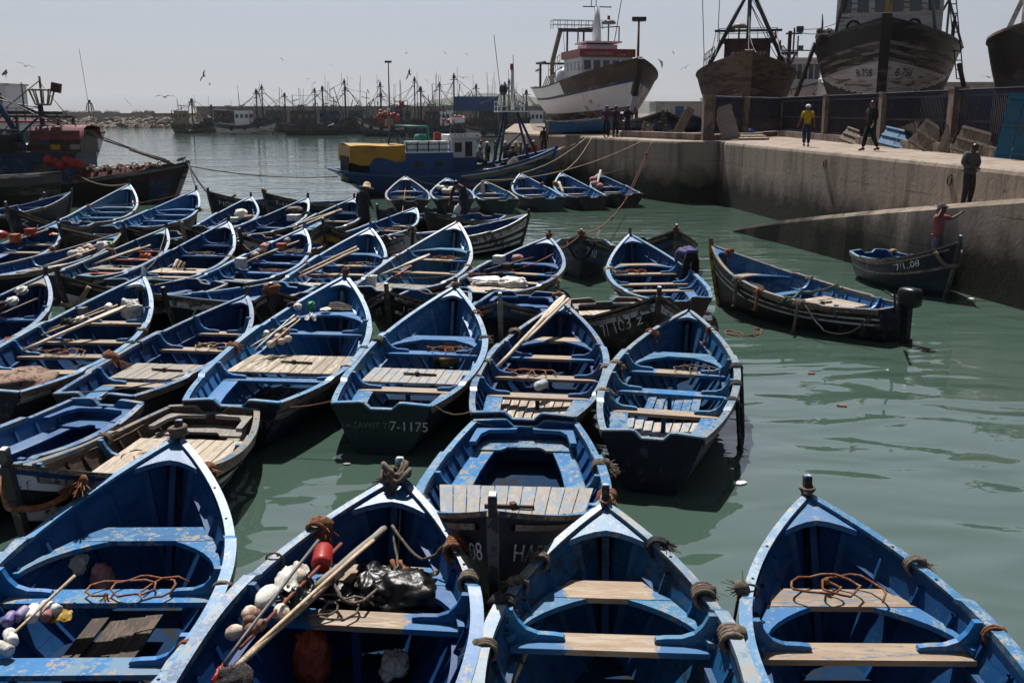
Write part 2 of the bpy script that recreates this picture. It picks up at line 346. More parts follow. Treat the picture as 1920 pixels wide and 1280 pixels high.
# ------------------------------------------------------------------ the small fishing boats
UM = 0.44
class Boat:
    def __init__(s, key):
        s.x, s.y, s.th, s.L, s.B, s.wt, s.zs, s.zb = Q[key]
        s.key = key; s.c, s.sn = math.cos(s.th), math.sin(s.th)
        s.zk = -0.22; s.rake = 0.42
    def hb(s, u):
        if u > UM: return max(0.0, s.B/2*(1-((u-UM)/(1-UM))**2.15))
        return s.B/2*(1-(1-s.wt)*((UM-u)/UM)**2)
    def sh(s, u):
        return s.zs+0.05*(max(0.3-u, 0)/0.3)**2+(s.zb-s.zs)*(max(u-0.25, 0)/0.75)**2
    def P(s, u, v, side, off=0.0):
        """hull outside; v 0 keel .. 1 gunwale; off moves it inward"""
        e = 0.40+0.45*max(0, (u-.45)/.55)**1.5+0.10*max(0, (.2-u)/.2)
        z = s.zk+(s.sh(u)-s.zk)*v
        y = s.hb(u)*(max(v, 0)**e)
        y = max(y-off, 0.0)
        k = max(0, (u-.6)/.4)
        x = u*s.L-s.rake*max(1-v, 0)**1.2*k*k
        return Vector((x, side*y, z))
    def W(s, p):
        return Vector((s.x+p[0]*s.c-p[1]*s.sn, s.y+p[0]*s.sn+p[1]*s.c, p[2]))
    def loc(s, w):
        dx, dy = w[0]-s.x, w[1]-s.y
        return Vector((dx*s.c+dy*s.sn, -dx*s.sn+dy*s.c, w[2]))
    def pix(s, px, py, dz=-0.24, z=None):
        """photo point -> boat coordinates, lying dz below the gunwale (or at height z)"""
        def at(zz):
            l = s.loc(at_z(px, py, zz)); return l, min(max(l.x/s.L, 0), 1)
        if z is not None: zz = z
        else:
            lo, hi = -.6, 2.6
            for _ in range(32):
                zz = (lo+hi)/2; l, u = at(zz)
                if zz > s.sh(u)+dz: hi = zz
                else: lo = zz
        l, u = at(zz)
        return Vector((l.x, l.y, zz)), u

def inner_y(b, u, z, off=.045):
    """half width inside the hull at height z"""
    v = (z-b.zk)/(b.sh(u)-b.zk); return b.P(u, min(max(v, .02), 1), 1, off).y

def build_boat(key, label, group, bands, inner='blue_in', rail='rail', cap=None, T=None, hatch=None, hmat='wood_x', detail=2,
               bench='blue', tmat='wood_y', post='post', transom='navy', floor='floor_blue', texts=(), posts=False, qknee=False,
               boards=None, notch=True, z=0, hook='blue'):
    global TONE
    TONE = ('', '_b', '_c', '')[sum(map(ord, key))*7 % 4]
    b = Boat(key); L = b.L
    root = thing('fishing_boat', label, 'fishing boat', (b.x, b.y, z), b.th, group)
    nu = 26 if detail > 1 else 18
    us = [i/nu for i in range(nu+1)]
    # --- hull: planking outside by painted bands, planking inside, ribs, stringer
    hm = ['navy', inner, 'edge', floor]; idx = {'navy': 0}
    vs = [0, .25, .36]
    bd = []
    prev = .36
    for v1, mname in bands:
        n = 2 if v1-prev > .18 else 1
        for k in range(n): vs.append(prev+(v1-prev)*(k+1)/n); bd.append(mname)
        prev = v1
    for mname in bd:
        if mname not in idx: idx[mname] = len(hm); hm.append(mname)
    rowm = [0, idx[bd[0]]]+[idx[q] for q in bd]
    mb = MB()
    for sd in (1, -1):
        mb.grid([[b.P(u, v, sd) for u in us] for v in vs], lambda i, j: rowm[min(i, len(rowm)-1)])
        zf = 0.045
        iu = [u for u in us if u < .965]
        inn = []
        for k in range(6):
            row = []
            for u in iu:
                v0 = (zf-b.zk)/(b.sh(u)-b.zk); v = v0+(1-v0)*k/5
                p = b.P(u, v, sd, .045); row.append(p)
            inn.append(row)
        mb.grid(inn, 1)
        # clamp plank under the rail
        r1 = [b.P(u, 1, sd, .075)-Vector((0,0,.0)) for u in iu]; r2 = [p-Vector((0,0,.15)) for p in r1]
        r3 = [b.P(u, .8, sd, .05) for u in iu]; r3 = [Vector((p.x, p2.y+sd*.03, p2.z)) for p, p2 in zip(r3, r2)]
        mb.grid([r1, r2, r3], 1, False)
        # rub rail
        ru = [u for u in us if u < .985]
        A = [b.P(u, .93, sd) for u in ru]
        o = [Vector((0, sd*.028, .025)), Vector((0, sd*.028, -.025))]
        mb.grid([[p+Vector((0, -sd*.004, .03)) for p in A], [p+o[0] for p in A], [p+o[1] for p in A], [p+Vector((0, -sd*.006, -.03)) for p in A]], 2, False)
        # ribs
        nr = int(L/.34)
        for k in range(1, nr):
            u = k/nr
            if u > .93: break
            pts = []
            for t in (0, .2, .4, .6, .8, 1):
                v0 = (zf-b.zk)/(b.sh(u)-b.zk); v = v0+(.93-v0)*t
                pts.append(b.P(u, v, sd, .05))
            du = .022
            f1 = [p+Vector((-du, -sd*.035, 0)) for p in pts]; f2 = [p+Vector((du, -sd*.035, 0)) for p in pts]
            if b.hb(u) < .16: continue
            mb.grid([[p+Vector((-du, sd*.02, 0)) for p in pts], f1, f2, [p+Vector((du, sd*.02, 0)) for p in pts]], 1, False)
        # stringer that carries the thwarts
        su = [u for u in us if .02 <= u < .9]
        S = []
        for u in su:
            zz = b.sh(u)-.30
            S.append(Vector((b.P(u, .8, sd).x, sd*(inner_y(b, u, zz)-.035), zz)))
        w = Vector((0, sd*.05, 0)); h = Vector((0, 0, .045))
        mb.grid([[p+w+h for p in S], [p+h for p in S], [p-h for p in S], [p+w-h for p in S]], 1, False)
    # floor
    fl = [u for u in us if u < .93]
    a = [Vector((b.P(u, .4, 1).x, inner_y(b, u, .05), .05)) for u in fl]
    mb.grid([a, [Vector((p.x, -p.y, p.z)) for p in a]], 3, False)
    # stem inside
    s0 = b.P(.955, .95, 1); mb.bar((s0.x+.0, 0, b.sh(.95)-.16), (L-.60, 0, .05), .06, .10, 1)
    hull = mb.build('hull', hm, root)
    # --- transom with a sculling notch
    mb = MB(); pts = []
    vt = [.02, .12, .25, .4, .55, .7, .85, 1]
    left = [b.P(0, v, 1) for v in vt]
    zt = b.sh(0); w = left[-1].y
    top = [(w, zt+.01), (w*.45, zt+.035), (w*.36, zt+.03), (w*.22, zt-.055), (-w*.22, zt-.055), (-w*.36, zt+.03), (-w*.45, zt+.035), (-w, zt+.01)] if notch else [(w, zt+.01), (-w, zt+.01)]
    poly = [Vector((0, p.y, p.z)) for p in left[:-1]]+[Vector((0, y, zz)) for y, zz in top]+[Vector((0, -p.y, p.z)) for p in reversed(left[:-1])]
    mb.prism([p+Vector((-.035, 0, 0)) for p in poly], (.05, 0, 0), 0)
    tr = mb.build('transom', [transom, 'edge'], root)
    mb = MB()
    inn_ = [Vector((.0155, p.y*.97, max(p.z, .06))) for p in poly]
    mb.prism([Vector((.016, q.y, q.z-(.004 if q.z > zt-.1 else 0))) for q in inn_ ], (.02, 0, 0)); mb.build('transom_lining', [inner], tr)
    mb = MB()
    for (y0, z0), (y1, z1) in zip(top[:-1], top[1:]):
        mb.bar((-.005, y0, z0+.008), (-.005, y1, z1+.008), .075, .022)
    mb.build('transom_cap', ['edge' if detail < 2 else rail], tr)
    # --- gunwale: one cap each side, with the thicker pad amidships
    for sd in (1, -1):
        mb = MB(); gu = [i/34 for i in range(35)]
        rows = [[], [], [], []]
        for u in gu:
            h = b.hb(u); wi = .082
            o = h+.022; i = max(h-wi+.02, 0)
            zz = b.sh(u); x = u*L
            if u >= 1: o = .012; i = 0
            rows[0].append((x, sd*o, zz-.03)); rows[1].append((x, sd*o, zz+.018)); rows[2].append((x, sd*i, zz+.024)); rows[3].append((x, sd*i, zz-.03))
        mb.grid(rows, lambda i, j: 2 if i == 0 else 0, False)
        mb.face([0, 35, 70, 105], 0)
        if detail > 1:
            for u in [(.08+.105*k) for k in range(8)]:
                h = b.hb(u)-.03; mb.lathe([(.014, 0), (.012, .004)], (u*L, sd*h, b.sh(u)+.0225), n=6, m=1)
        g = mb.build('gunwale', [cap or rail, 'dark', 'edge'], root)
        mb = MB(); rows = [[], [], [], []]
        u0, u1 = (.20, .66)
        for k in range(17):
            u = u0+(u1-u0)*k/16; t = .034 if 0 < k < 16 else .002
            h = b.hb(u); zz = b.sh(u)+.021
            if k == 0: u += .012
            if k == 16: u -= .012
            x = u*L; ou = h+.034
            rows[0].append((x, sd*ou, zz-.06)); rows[1].append((x, sd*ou, zz+t)); rows[2].append((x, sd*(h-.066), zz+t)); rows[3].append((x, sd*(h-.066), zz-.03))
        mb.grid(rows, lambda i, j: 1 if i == 0 else 0, False); mb.face([0, 17, 34, 51], 0); mb.face([16, 33, 50, 67], 0)
        mb.build('rail_pad', [cap or rail, 'edge'], g)
    # --- stem post and breasthook
    mb = MB()
    st = [b.P(1, v, 1) for v in (0, .2, .4, .6, .8, 1)]
    for q in range(len(st)-1):
        mb.bar(st[q]+Vector((.02, 0, 0)), st[q+1]+Vector((.02, 0, 0)), .075, .09)
    tp = st[-1]
    mb.box((tp.x+.015, 0, tp.z+.07), (.08, .065, .17), (0, R(8), 0))
    mb.box((tp.x+.027, 0, tp.z+.157), (.07, .055, .016), (0, R(8), 0), 1)
    mb.build('stem_post', [post, 'rail_white'], root)
    mb = MB(); ub = 1-.46/L; n = 6
    pl = [Vector((L-.02, 0, 0))]
    for k in range(n): 
        u = 1-(1-ub)*(k+1)/n; pl.append(Vector((u*L, b.hb(u)-.05, 0)))
    inner_c = []
    for k in range(7):
        t = k/6; y = (b.hb(ub)-.05)*(1-2*t); inner_c.append(Vector((ub*L+.13*(1-abs(1-2*t)**1.6), y*.9, 0)))
    pl += inner_c
    for k in range(n):
        u = ub+(1-ub)*k/n; pl.append(Vector((u*L, -(b.hb(u)-.05), 0)))
    pl = [Vector((p.x, p.y, b.sh(min(p.x/L, 1))-.012)) for p in pl]
    mb.prism(pl, (0, 0, -.05)); mb.build('breasthook', [hook], root)
    # --- thwarts
    T = T if T is not None else [(.80, 'u', 'blue'), (.62, 't', 'blue'), (.46, 't', tmat), (.28, 't', tmat)]
    def zt_(u): return b.sh(u)-.24-(.05 if u > .72 else 0)
    for (u, kind, mt) in T:
        zz = zt_(u); iy = inner_y(b, u, zz); x = u*L
        mb = MB(); wd = .30 if kind == 'u' else .24
        yy = lambda q: inner_y(b, min(max(q/L, 0), .97), zz)-.005
        xa, xb = x-wd/2, x+wd/2
        pl = [(xb, yy(xb)), (xa, yy(xa)), (xa, -yy(xa)), (xb, -yy(xb))]
        mb.prism([(p[0], p[1], zz) for p in pl], (0, 0, .046))
        am = []
        if kind == 'u':
            for sd in (1, -1):
                out = []; inn = []
                for k in range(8):
                    xq = xa+.03-(.66)*k/7; o = yy(xq); wq = .05+.33*(1-k/7)**2.6
                    out.append((xq, sd*o, zz-.004)); inn.append((xq, sd*(o-wq), zz-.004))
                am.append(out+inn[::-1])
        tw = mb.build('thwart', [mt], root)
        for pl in am:
            mb = MB(); mb.prism(pl, (0, 0, .045)); mb.build('thwart_arm', ['blue_worn' if mt == 'blue_worn' else 'blue'], tw)
        if kind == 't' and detail > 0:
            for sd in (1, -1):
                mb = MB(); top = b.sh(u)+.05-zz; hbk = b.hb(u)-.075
                prof = [(0, .047), (.40, .047), (.44, .062), (.43, .085), (.36, .095), (.24, .10), (.15, .135), (.09, .20), (.055, top-.02), (.05, top), (-.03, top), (-.03, .1)]
                mb.prism([(x+.045, sd*(hbk-s), zz+h) for s, h in prof], (-.055, 0, 0)); mb.build('knee', [inner if mt == 'wood_red' else 'blue'], tw)
            if posts:
                mb = MB(); mb.bar((x, .02, .06), (x, .02, zz), .06, .06); mb.build('thwart_post', ['blue_in'], tw)
    # --- planked hatch between two thwarts
    if hatch:
        ua, ubb = hatch; zz = b.sh((ua+ubb)/2)-.185
        n = 11; wmin = min(inner_y(b, ua, zz), inner_y(b, ubb, zz))-.02
        mb = MB()
        for k in range(n):
            y0 = -1+2*k/n; y1 = y0+2/n-.012
            Y = lambda f, u: f*(inner_y(b, u, zz)-.03)
            dz = rnd.uniform(-.004, .004)
            mb.prism([(ua*L, Y(y0, ua), zz+dz), (ubb*L, Y(y0, ubb), zz+dz), (ubb*L, Y(y1, ubb), zz+dz), (ua*L, Y(y1, ua), zz+dz)], (0, 0, .03))
        hd = mb.build('hatch_cover', [hmat], root)
        if detail > 1:
            mb = MB(); xm = (ua+ubb)/2*L
            mb.bar((xm, -.30, zz+.05), (xm+.02, .22, zz+.055), .03, .03); mb.box((xm, 0, zz+.06), (.07, .06, .06), (0, 0, .4)); mb.build('hatch_handle', ['iron'], hd)
    # --- side benches aft
    if bench:
        ue = min([t[0] for t in T]+([hatch[0]] if hatch else [])) if T else .3
        for sd in (1, -1):
            mb = MB(); out = []; inn = []
            for k in range(6):
                u = .01+(ue-.03)*k/5; zz = b.sh(u)-.235; o = inner_y(b, u, zz)-.01
                out.append((u*L+.02, sd*o, zz)); inn.append((u*L+.02, sd*(o-.24), zz))
            mb.prism(out+inn[::-1], (0, 0, .035)); mb.build('side_bench', [bench], root)
    if qknee:
        zz = b.sh(0)-.10; w = inner_y(b, .02, zz)
        for sd in (1, -1):
            mb = MB()
            pr = [(.04, w), (.62, w+.05), (.62, w-.03), (.3, w-.07), (.15, w-.16), (.11, w-.5), (.04, w-.52)]
            mb.prism([(x, sd*y, zz) for x, y in pr], (0, 0, .05)); mb.build('quarter_knee', ['blue' if inner != 'wood_dark' else 'wood_grey'], root)
        zz = b.sh(0)-.24; mb = MB()
        w1 = inner_y(b, .1, zz)-.02; w0 = inner_y(b, .01, zz)-.02
        mb.prism([(.045, w0, zz), (.48, w1, zz), (.48, w1-.34, zz), (.36, w1-.42, zz), (.36, -w1+.42, zz), (.48, -w1+.34, zz), (.48, -w1, zz), (.045, -w0, zz)], (0, 0, .036))
        mb.build('stern_seat', [bench or 'blue'], root)
    if boards:
        for (u0, u1, wd, mt) in boards:
            n = max(3, int(wd/.13)); mb = MB()
            for k in range(n):
                f0 = -1+2*k/n; f1 = f0+2/n-.03
                z0 = .17+.05*abs(f0); 
                w0 = min(wd/2, inner_y(b, u0, .2)-.02); w1 = min(wd/2, inner_y(b, u1, .2)-.02)
                mb.prism([(u0*L, f0*w0, z0+.012), (u1*L, f0*w1, z0+.012), (u1*L, f1*w1, z0), (u0*L, f1*w0, z0)], (0, 0, .025))
            mb.build('floorboards', [mt], root)
    # --- painted names and numbers on the hull
    for (txt, sd, u0, zoff, h, *mm) in texts:
        if sd == 0:
            vs_, fs_, wd = text_mesh(txt); mb = MB()
            for p in vs_: mb.v.append((-.041, -(u0+p.x*h), b.sh(0)-zoff+p.y*h))
            for f in fs_: mb.face(f)
        else:
            vs_, fs_, wd = text_mesh(txt); mb = MB()
            for p in vs_:
                u = u0+(p.x*h/L if sd < 0 else -p.x*h/L); u = min(max(u, 0), .995)
                zz = b.sh(u)-zoff+p.y*h; v = (zz-b.zk)/(b.sh(u)-b.zk)
                q = b.P(u, min(max(v, .02), 1), sd)
                nrm = (b.P(min(u+.02, 1), v, sd)-b.P(max(u-.02, 0), v, sd)).cross(Vector((0, 0, 1))).normalized()
                if nrm.y*sd < 0: nrm = -nrm
                mb.v.append(tuple(q+nrm*.012))
            for f in fs_: mb.face(f)
        if mb.f: mb.build('painted_name', [mm[0] if mm else 'letter'], hull if sd else tr)
    TONE = ''
    b.root = root; BO[key] = b
    return b
BO = {}
# ------------------------------------------------------------------ boats: paint, fittings, names
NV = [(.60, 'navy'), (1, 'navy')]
STR_W = [(.52, 'navy'), (.62, 'hull_white'), (.70, 'navy'), (.80, 'hull_white'), (.88, 'navy'), (1, 'navy')]
STR_B = [(.55, 'navy'), (.66, 'hull_blue'), (.74, 'navy'), (.84, 'hull_blue'), (1, 'navy')]
BLU = [(.55, 'navy'), (.80, 'hull_blue'), (1, 'hull_blue')]
GRY = [(.5, 'navy2'), (.78, 'hull_grey'), (1, 'hull_grey')]
TOPW = [(.55, 'navy'), (.80, 'navy'), (.90, 'hull_white'), (1, 'navy')]
BLK = [(.6, 'navy2'), (1, 'navy2')]
TEA = [(.62, 'teal'), (1, 'navy')]
GF = 'blue fishing boats in the near row'; GM = 'blue fishing boats in the middle row'; GB = 'blue fishing boats packed behind the middle row'
GX = 'dark hulls nosing out between the blue boats'; GT = 'small boats lined up below the quay'
def uu(key, px, py, dz=-.2):
    return Boat(key).pix(px, py, dz)[1]
def TT(key, *spec):
    return [(uu(key, p[0], p[1]), p[2], p[3]) for p in spec]

build_boat('A', 'blue boat at lower left with a rope-wrapped stem and peeling blue thwarts', GF, NV, T=TT('A', (300, 992, 'u', 'blue_worn'), (190, 1118, 't', 'blue_worn'), (120, 1250, 't', 'blue_worn')),
    bench=None, boards=[(.40, .60, .62, 'wood_dark')], post='post')
build_boat('B', 'blue boat at the bottom whose bow holds black bags, oars and floats', GF, STR_B, T=TT('B', (762, 1068, 'u', 'thwart_bw'), (705, 1162, 't', 'thwart_bw')), bench=None, posts=True, post='rail_white')
build_boat('C', 'blue boat at bottom centre with bare wood in the middle of its thwarts', GF, NV, T=TT('C', (1130, 1095, 'u', 'thwart_bw'), (1145, 1205, 't', 'thwart_bw')), bench=None, boards=[(.30, .60, 1.0, 'wood_x')])
build_boat('D', 'blue boat at lower right, alone beside open water, with brown wooden thwarts', GF, NV, T=TT('D', (1570, 1110, 'u', 'wood_y'), (1600, 1222, 't', 'wood_y')), bench=None, boards=[(.30, .58, 1.0, 'wood_x')])
E_ = build_boat('E', 'blue boat lying stern-away with pale plank hatch, white name on its dark bow', GF, NV, T=[(.63, 't', 'blue'), (.36, 't', 'blue')], hatch=(.38, .62), hmat='wood_blue', qknee=True, post='post',
    texts=[('HAFID', 1, .955, .42, .16), ('08', -1, .925, .42, .17)], bench='blue_worn')
build_boat('F', 'small bright blue boat at left edge, its broad stern seat empty', GF, BLU, T=[(.66, 't', 'wood_y')], qknee=True, inner='blue')
build_boat('G', 'grey weathered wooden boat with bare hatch boards and a striped bow', GF, [(.45, 'navy2'), (.54, 'hull_white'), (.66, 'navy'), (.76, 'hull_white'), (.86, 'navy2'), (.95, 'hull_white'), (1, 'hull_blue')], inner='wood_dark', rail='rail_grey', T=[(.60, 't', 'wood_grey'), (.30, 't', 'wood_grey')],
    hatch=(.16, .58), hmat='wood_x', qknee=True, bench='wood_grey', hook='wood_grey')

build_boat('H', 'large blue boat with a wide pale plank hatch and floats on its left rail', GM, [(.6, 'navy'), (.72, 'navy'), (.9, 'hull_grey'), (1, 'hull_grey')], inner='blue', T=TT('H', (635, 583, 'u', 'blue'), (615, 625, 't', 'blue'), (545, 712, 't', 'blue')),
    hatch=(uu('H', 540, 708), uu('H', 590, 665)), hmat='wood_x', post='blue', texts=[('MOUSTK', 0, -.15, .34, .13, 'letter_dim')])
build_boat('I', 'blue boat with a stick across its hatch and faded writing on a dark green stern', GM, TEA, inner='blue', T=TT('I', (805, 628, 'u', 'blue'), (780, 661, 't', 'blue'), (740, 730, 't', 'wood_y')),
    hatch=(uu('I', 745, 724), uu('I', 765, 692)), hmat='wood_blue', bench='blue_worn', transom='teal', texts=[('TAZAWIT 71', 0, -.56, .31, .085, 'letter_dim'), ('7-1175', 0, .12, .33, .13, 'letter')], posts=True, hook='rail')
build_boat('J', 'blue boat with a long oar lying over its bow and a clear jug inside', GM, GRY, T=TT('J', (1050, 631, 'u', 'thwart_bw'), (1035, 670, 't', 'thwart_bw'), (1015, 707, 't', 'wood_y'), (1005, 742, 't', 'wood_y')),
    boards=[(.10, .40, 1.2, 'wood_x')], bench='blue_worn', posts=True, notch=True, rail='rail')
build_boat('K', 'blue boat beside open water with black ropes over its right rail', GM, NV, T=TT('K', (1275, 660, 'u', 'blue'), (1258, 697, 't', 'thwart_bw'), (1250, 735, 't', 'blue_worn'), (1228, 772, 't', 'wood_y')),
    boards=[(.10, .36, 1.2, 'wood_blue'), (.44, .62, .8, 'blue_worn')], posts=True, bench='blue_worn')
build_boat('Lb', 'blue boat at left with a grey plank hatch and empty deep bow', GM, NV, T=TT('Lb', (410, 619, 't', 'thwart_bw'), (372, 655, 't', 'wood_y'), (270, 722, 't', 'wood_y')), hatch=(uu('Lb', 262, 716), uu('Lb', 300, 684)), hmat='wood_grey', bench='thwart_bw')
build_boat('M', 'blue boat with a white-topped stem, carrying a white sack and bundled poles', GM, TOPW, T=TT('M', (235, 600, 't', 'wood_y'), (175, 640, 't', 'wood_y'), (115, 667, 't', 'wood_y'), (70, 697, 't', 'wood_y')), post='rail_white', hook='rail_white', bench=None, tmat='wood_y')
build_boat('N', 'blue boat cut by the left edge with rolled gear along its side', GM, NV, T=TT('N', (45, 598, 't', 'blue')) + [(.45, 't', 'blue')], hook='rail_grey')

build_boat('P1', 'dark boat with a chalked number on its bow, moored behind the oar boat', GX, [(.6, 'navy2'), (.84, 'navy2'), (.93, 'hull_white'), (1, 'navy2')], inner='wood_dark', rail='rail_grey', T=[(.55, 't', 'wood_y')], hatch=(.1, .8), hmat='wood_x', qknee=True, texts=[('7/ 103 z', -1, .70, .40, .22, 'letter')], bench='blue', post='wood_dark')
build_boat('P2', 'blue-railed dark boat facing the camera with a bare grey stem', GX, [(.84, 'navy'), (1, 'hull_blue')], T=[(.6, 't', 'blue')], qknee=True, post='wood_grey', texts=[('ZF', -1, 0, 9, .1)])
build_boat('P3', 'black boat with white dashes and lettering round its bow', GX, BLK, rail='rail', T=[(.5, 't', 'blue')], texts=[('I C I', 1, .93, .30, .12), ('MTE', -1, .84, .34, .13), ('----', 1, .97, .21, .16), ('----', -1, .80, .21, .16), ('----', 1, .97, .47, .16)])
build_boat('P4', 'black boat with a ruff of frayed orange rope round its stem', GX, BLK, T=[(.5, 't', 'blue')], rail='rail_grey', texts=[('15 66', -1, .80, .42, .15, 'letter_dim'), ('7', 1, .86, .22, .12)])
build_boat('P5', 'navy boat with one broad white strake and a white number', GX, [(.7, 'navy'), (.80, 'navy'), (.92, 'hull_white'), (1, 'hull_blue')], T=[(.5, 't', 'blue')], texts=[('7.14 6', 1, .90, .36, .15)])
build_boat('P6', 'black boat with a white strake and a thick rope fender round its stem', GX, [(.62, 'navy2'), (.76, 'hull_white'), (1, 'navy2')], T=[(.5, 't', 'wood_y')], rail='rail_grey')

build_boat('Q1', 'blue boat with a white sack over its hatch and a pink bundle', GB, [(.6, 'navy'), (.85, 'hull_grey'), (1, 'hull_grey')], T=TT('Q1', (1010, 491, 'u', 'blue'), (985, 513, 't', 'thwart_bw'), (935, 527, 't', 'wood_y')), hatch=(.05, .30), hmat='wood_x')
build_boat('Q2', 'blue boat with a white bucket, an oar and a greenish plank hatch', GB, NV, inner='blue', T=TT('Q2', (835, 463, 'u', 'blue'), (820, 487, 't', 'thwart_bw'), (795, 511, 't', 'wood_y')), hatch=(.05, .32), hmat='wood_grey')
build_boat('Q3', 'blue boat with two long bare poles leaning down to its thwart', GB, NV, inner='blue', T=TT('Q3', (690, 473, 'u', 'blue'), (660, 498, 't', 'thwart_bw'), (625, 514, 't', 'wood_y')), hatch=(.06, .27), hmat='wood_x', post='blue')
build_boat('Q4', 'blue boat with an orange crate and fishing floats tied along its side', GB, GRY, T=TT('Q4', (545, 474, 't', 'blue'), (515, 493, 't', 'blue'), (485, 511, 't', 'blue'), (440, 525, 't', 'wood_y')), post='blue')
build_boat('Q5', 'blue boat with a bare plank hatch and round logs beside it', GB, [(.6, 'navy'), (.72, 'hull_white'), (.86, 'navy'), (1, 'navy')], T=TT('Q5', (408, 456, 't', 'blue'), (385, 479, 't', 'blue'), (300, 519, 't', 'wood_y')), hatch=(uu('Q5', 300, 516), uu('Q5', 340, 503)), hmat='wood_x')
build_boat('Q6', 'blue boat with red painted thwarts', GB, TOPW, T=TT('Q6', (292, 467, 't', 'wood_red'), (248, 486, 't', 'wood_red'), (160, 511, 't', 'wood_red')), hatch=(uu('Q6', 160, 509), uu('Q6', 200, 498)), hmat='wood_grey')
build_boat('Q7', 'blue boat heaped with pale floats and netting', GB, NV, T=[(.5, 't', 'wood_y')], rail='rail_grey')
build_boat('Q8', 'blue boat at left edge with red floats on its rail', GB, NV, T=TT('Q8', (75, 455, 't', 'wood_y'), (40, 473, 't', 'wood_y')))
build_boat('R1', 'tidy empty blue boat with all-blue thwarts by the black trawler', GB, BLU, inner='blue', T=TT('R1', (235, 386, 'u', 'blue'), (215, 398, 't', 'blue'), (195, 408, 't', 'blue'), (165, 420, 't', 'blue')))
build_boat('R2', 'empty blue boat tied by its bow to the trawler with the maroon net', GB, NV, inner='blue', T=TT('R2', (350, 390, 'u', 'blue'), (325, 403, 't', 'blue'), (300, 414, 't', 'blue'), (270, 425, 't', 'thwart_bw')))
build_boat('R3', 'blue boat with a white sack bundled in its bow', GB, NV, T=[(.45, 't', 'blue')], detail=1)
build_boat('R4', 'blue boat with a dark brown bundle in its bow', GB, NV, T=[(.55, 't', 'blue'), (.3, 't', 'blue')], detail=1)
build_boat('R5', 'blue boat in front of which the straw-hatted man stands', GB, NV, T=TT('R5', (650, 397, 't', 'blue'), (645, 415, 't', 'wood_y')), detail=1)
build_boat('R6', 'blue boat with a worn pale rail, right of the straw-hatted man', GB, GRY, T=TT('R6', (755, 421, 't', 'thwart_bw'), (740, 433, 't', 'wood_y')), detail=1)
build_boat('S1', 'navy boat at the back with white capitals on its bow', GX, NV, detail=1, texts=[('MORTI', 1, .93, .42, .20)], T=[(.5, 't', 'blue')])
build_boat('S2', 'navy boat with an orange rope over its tall stem and a white number', GX, STR_B, detail=1, texts=[('7-1677', 1, .93, .38, .19), ('CHOUF', -1, .82, .44, .17, 'letter_dim')], T=[(.5, 't', 'blue')])
build_boat('S3', 'navy boat at far left with large white digits on its bow', GX, NV, detail=1, texts=[('Z  120', 1, .92, .40, .19), ('10..', 1, .84, .62, .17)], T=[(.5, 't', 'blue')])
build_boat('S4', 'black boat with yellow bands on its bow', GX, [(.45, 'navy'), (.56, 'hull_white'), (.68, 'navy'), (.80, 'yellow'), (1, 'navy2')], detail=1, texts=[('Z', 1, .80, .60, .14)], T=[(.5, 't', 'blue')])
build_boat('S5', 'small navy boat peeping out right of the straw-hatted man', GX, NV, detail=1, texts=[('ATE', 1, .93, .36, .16)], T=[(.5, 't', 'blue')])
build_boat('S6', 'black boat moored in front of the bending bailer with a pale number', GX, BLK, detail=1, texts=[('7/19', 1, .84, .40, .18, 'letter_dim')], T=[(.62, 't', 'blue'), (.4, 't', 'blue')])
build_boat('S7', 'black and white striped boat with red lettering on its raised bow', GX, [(.35, 'navy2'), (.44, 'hull_white'), (.53, 'navy2'), (.62, 'hull_white'), (.72, 'navy2'), (.93, 'hull_white'), (1, 'navy2')], detail=1, rail='rail_white', texts=[('CASABLANCA', -1, .70, .26, .14, 'letter_red')], T=[(.5, 't', 'wood_y')])
build_boat('S8', 'dark blue boat facing the camera, tied by the long red rope', GX, STR_B, detail=1, texts=[('7.10', 1, .95, .45, .20, 'letter'), ('ZED', -1, .86, .52, .18, 'letter_dim')], T=[(.5, 't', 'blue')])
build_boat('S9', 'dark striped boat behind the boat of the stooping man', GX, STR_B, detail=1, T=[(.5, 't', 'blue')], texts=[('CHA', 1, .93, .62, .13, 'letter_dim')])
build_boat('S10', 'white-bowed dark boat wedged in the middle with faded capitals', GX, [(.62, 'navy'), (.9, 'hull_white'), (1, 'hull_white')], detail=1, texts=[('MOFIM', -1, .72, .52, .15, 'letter_dim')], T=[(.5, 't', 'blue')], rail='rail_white')
build_boat('S11', 'dark boat with a whitish rail and bare grey stem', GX, BLK, detail=1, rail='rail_white', post='wood_grey', T=[(.5, 't', 'blue')])
build_boat('S12', 'brownish black boat with faint white letters low on its side', GX, [(.4, 'navy2'), (.7, 'navy2'), (.9, 'wood_dark'), (1, 'navy2')], detail=1, rail='rail_grey', texts=[('ELI', 1, .86, .62, .16), ('7.74', 1, .80, .28, .14, 'letter_dim')], T=[(.5, 't', 'blue')])
build_boat('S13', 'small plain navy boat squeezed left of the grey-stemmed boat', GX, NV, detail=1, T=[(.5, 't', 'blue')])
build_boat('S14', 'short dark boat with a single white strake below its rail', GX, [(.7, 'navy2'), (.9, 'hull_white'), (1, 'navy2')], detail=1, T=[(.5, 't', 'blue')], rail='rail_grey')
build_boat('K2', 'blue boat in which the man in a purple shirt stoops', GB, [(.6, 'navy2'), (.86, 'hull_grey'), (1, 'hull_grey')], T=TT('K2', (1205, 492, 'u', 'wood_y'), (1213, 513, 't', 'wood_y'), (1235, 532, 't', 'wood_y'), (1220, 545, 't', 'wood_y')), transom='wood_dark')
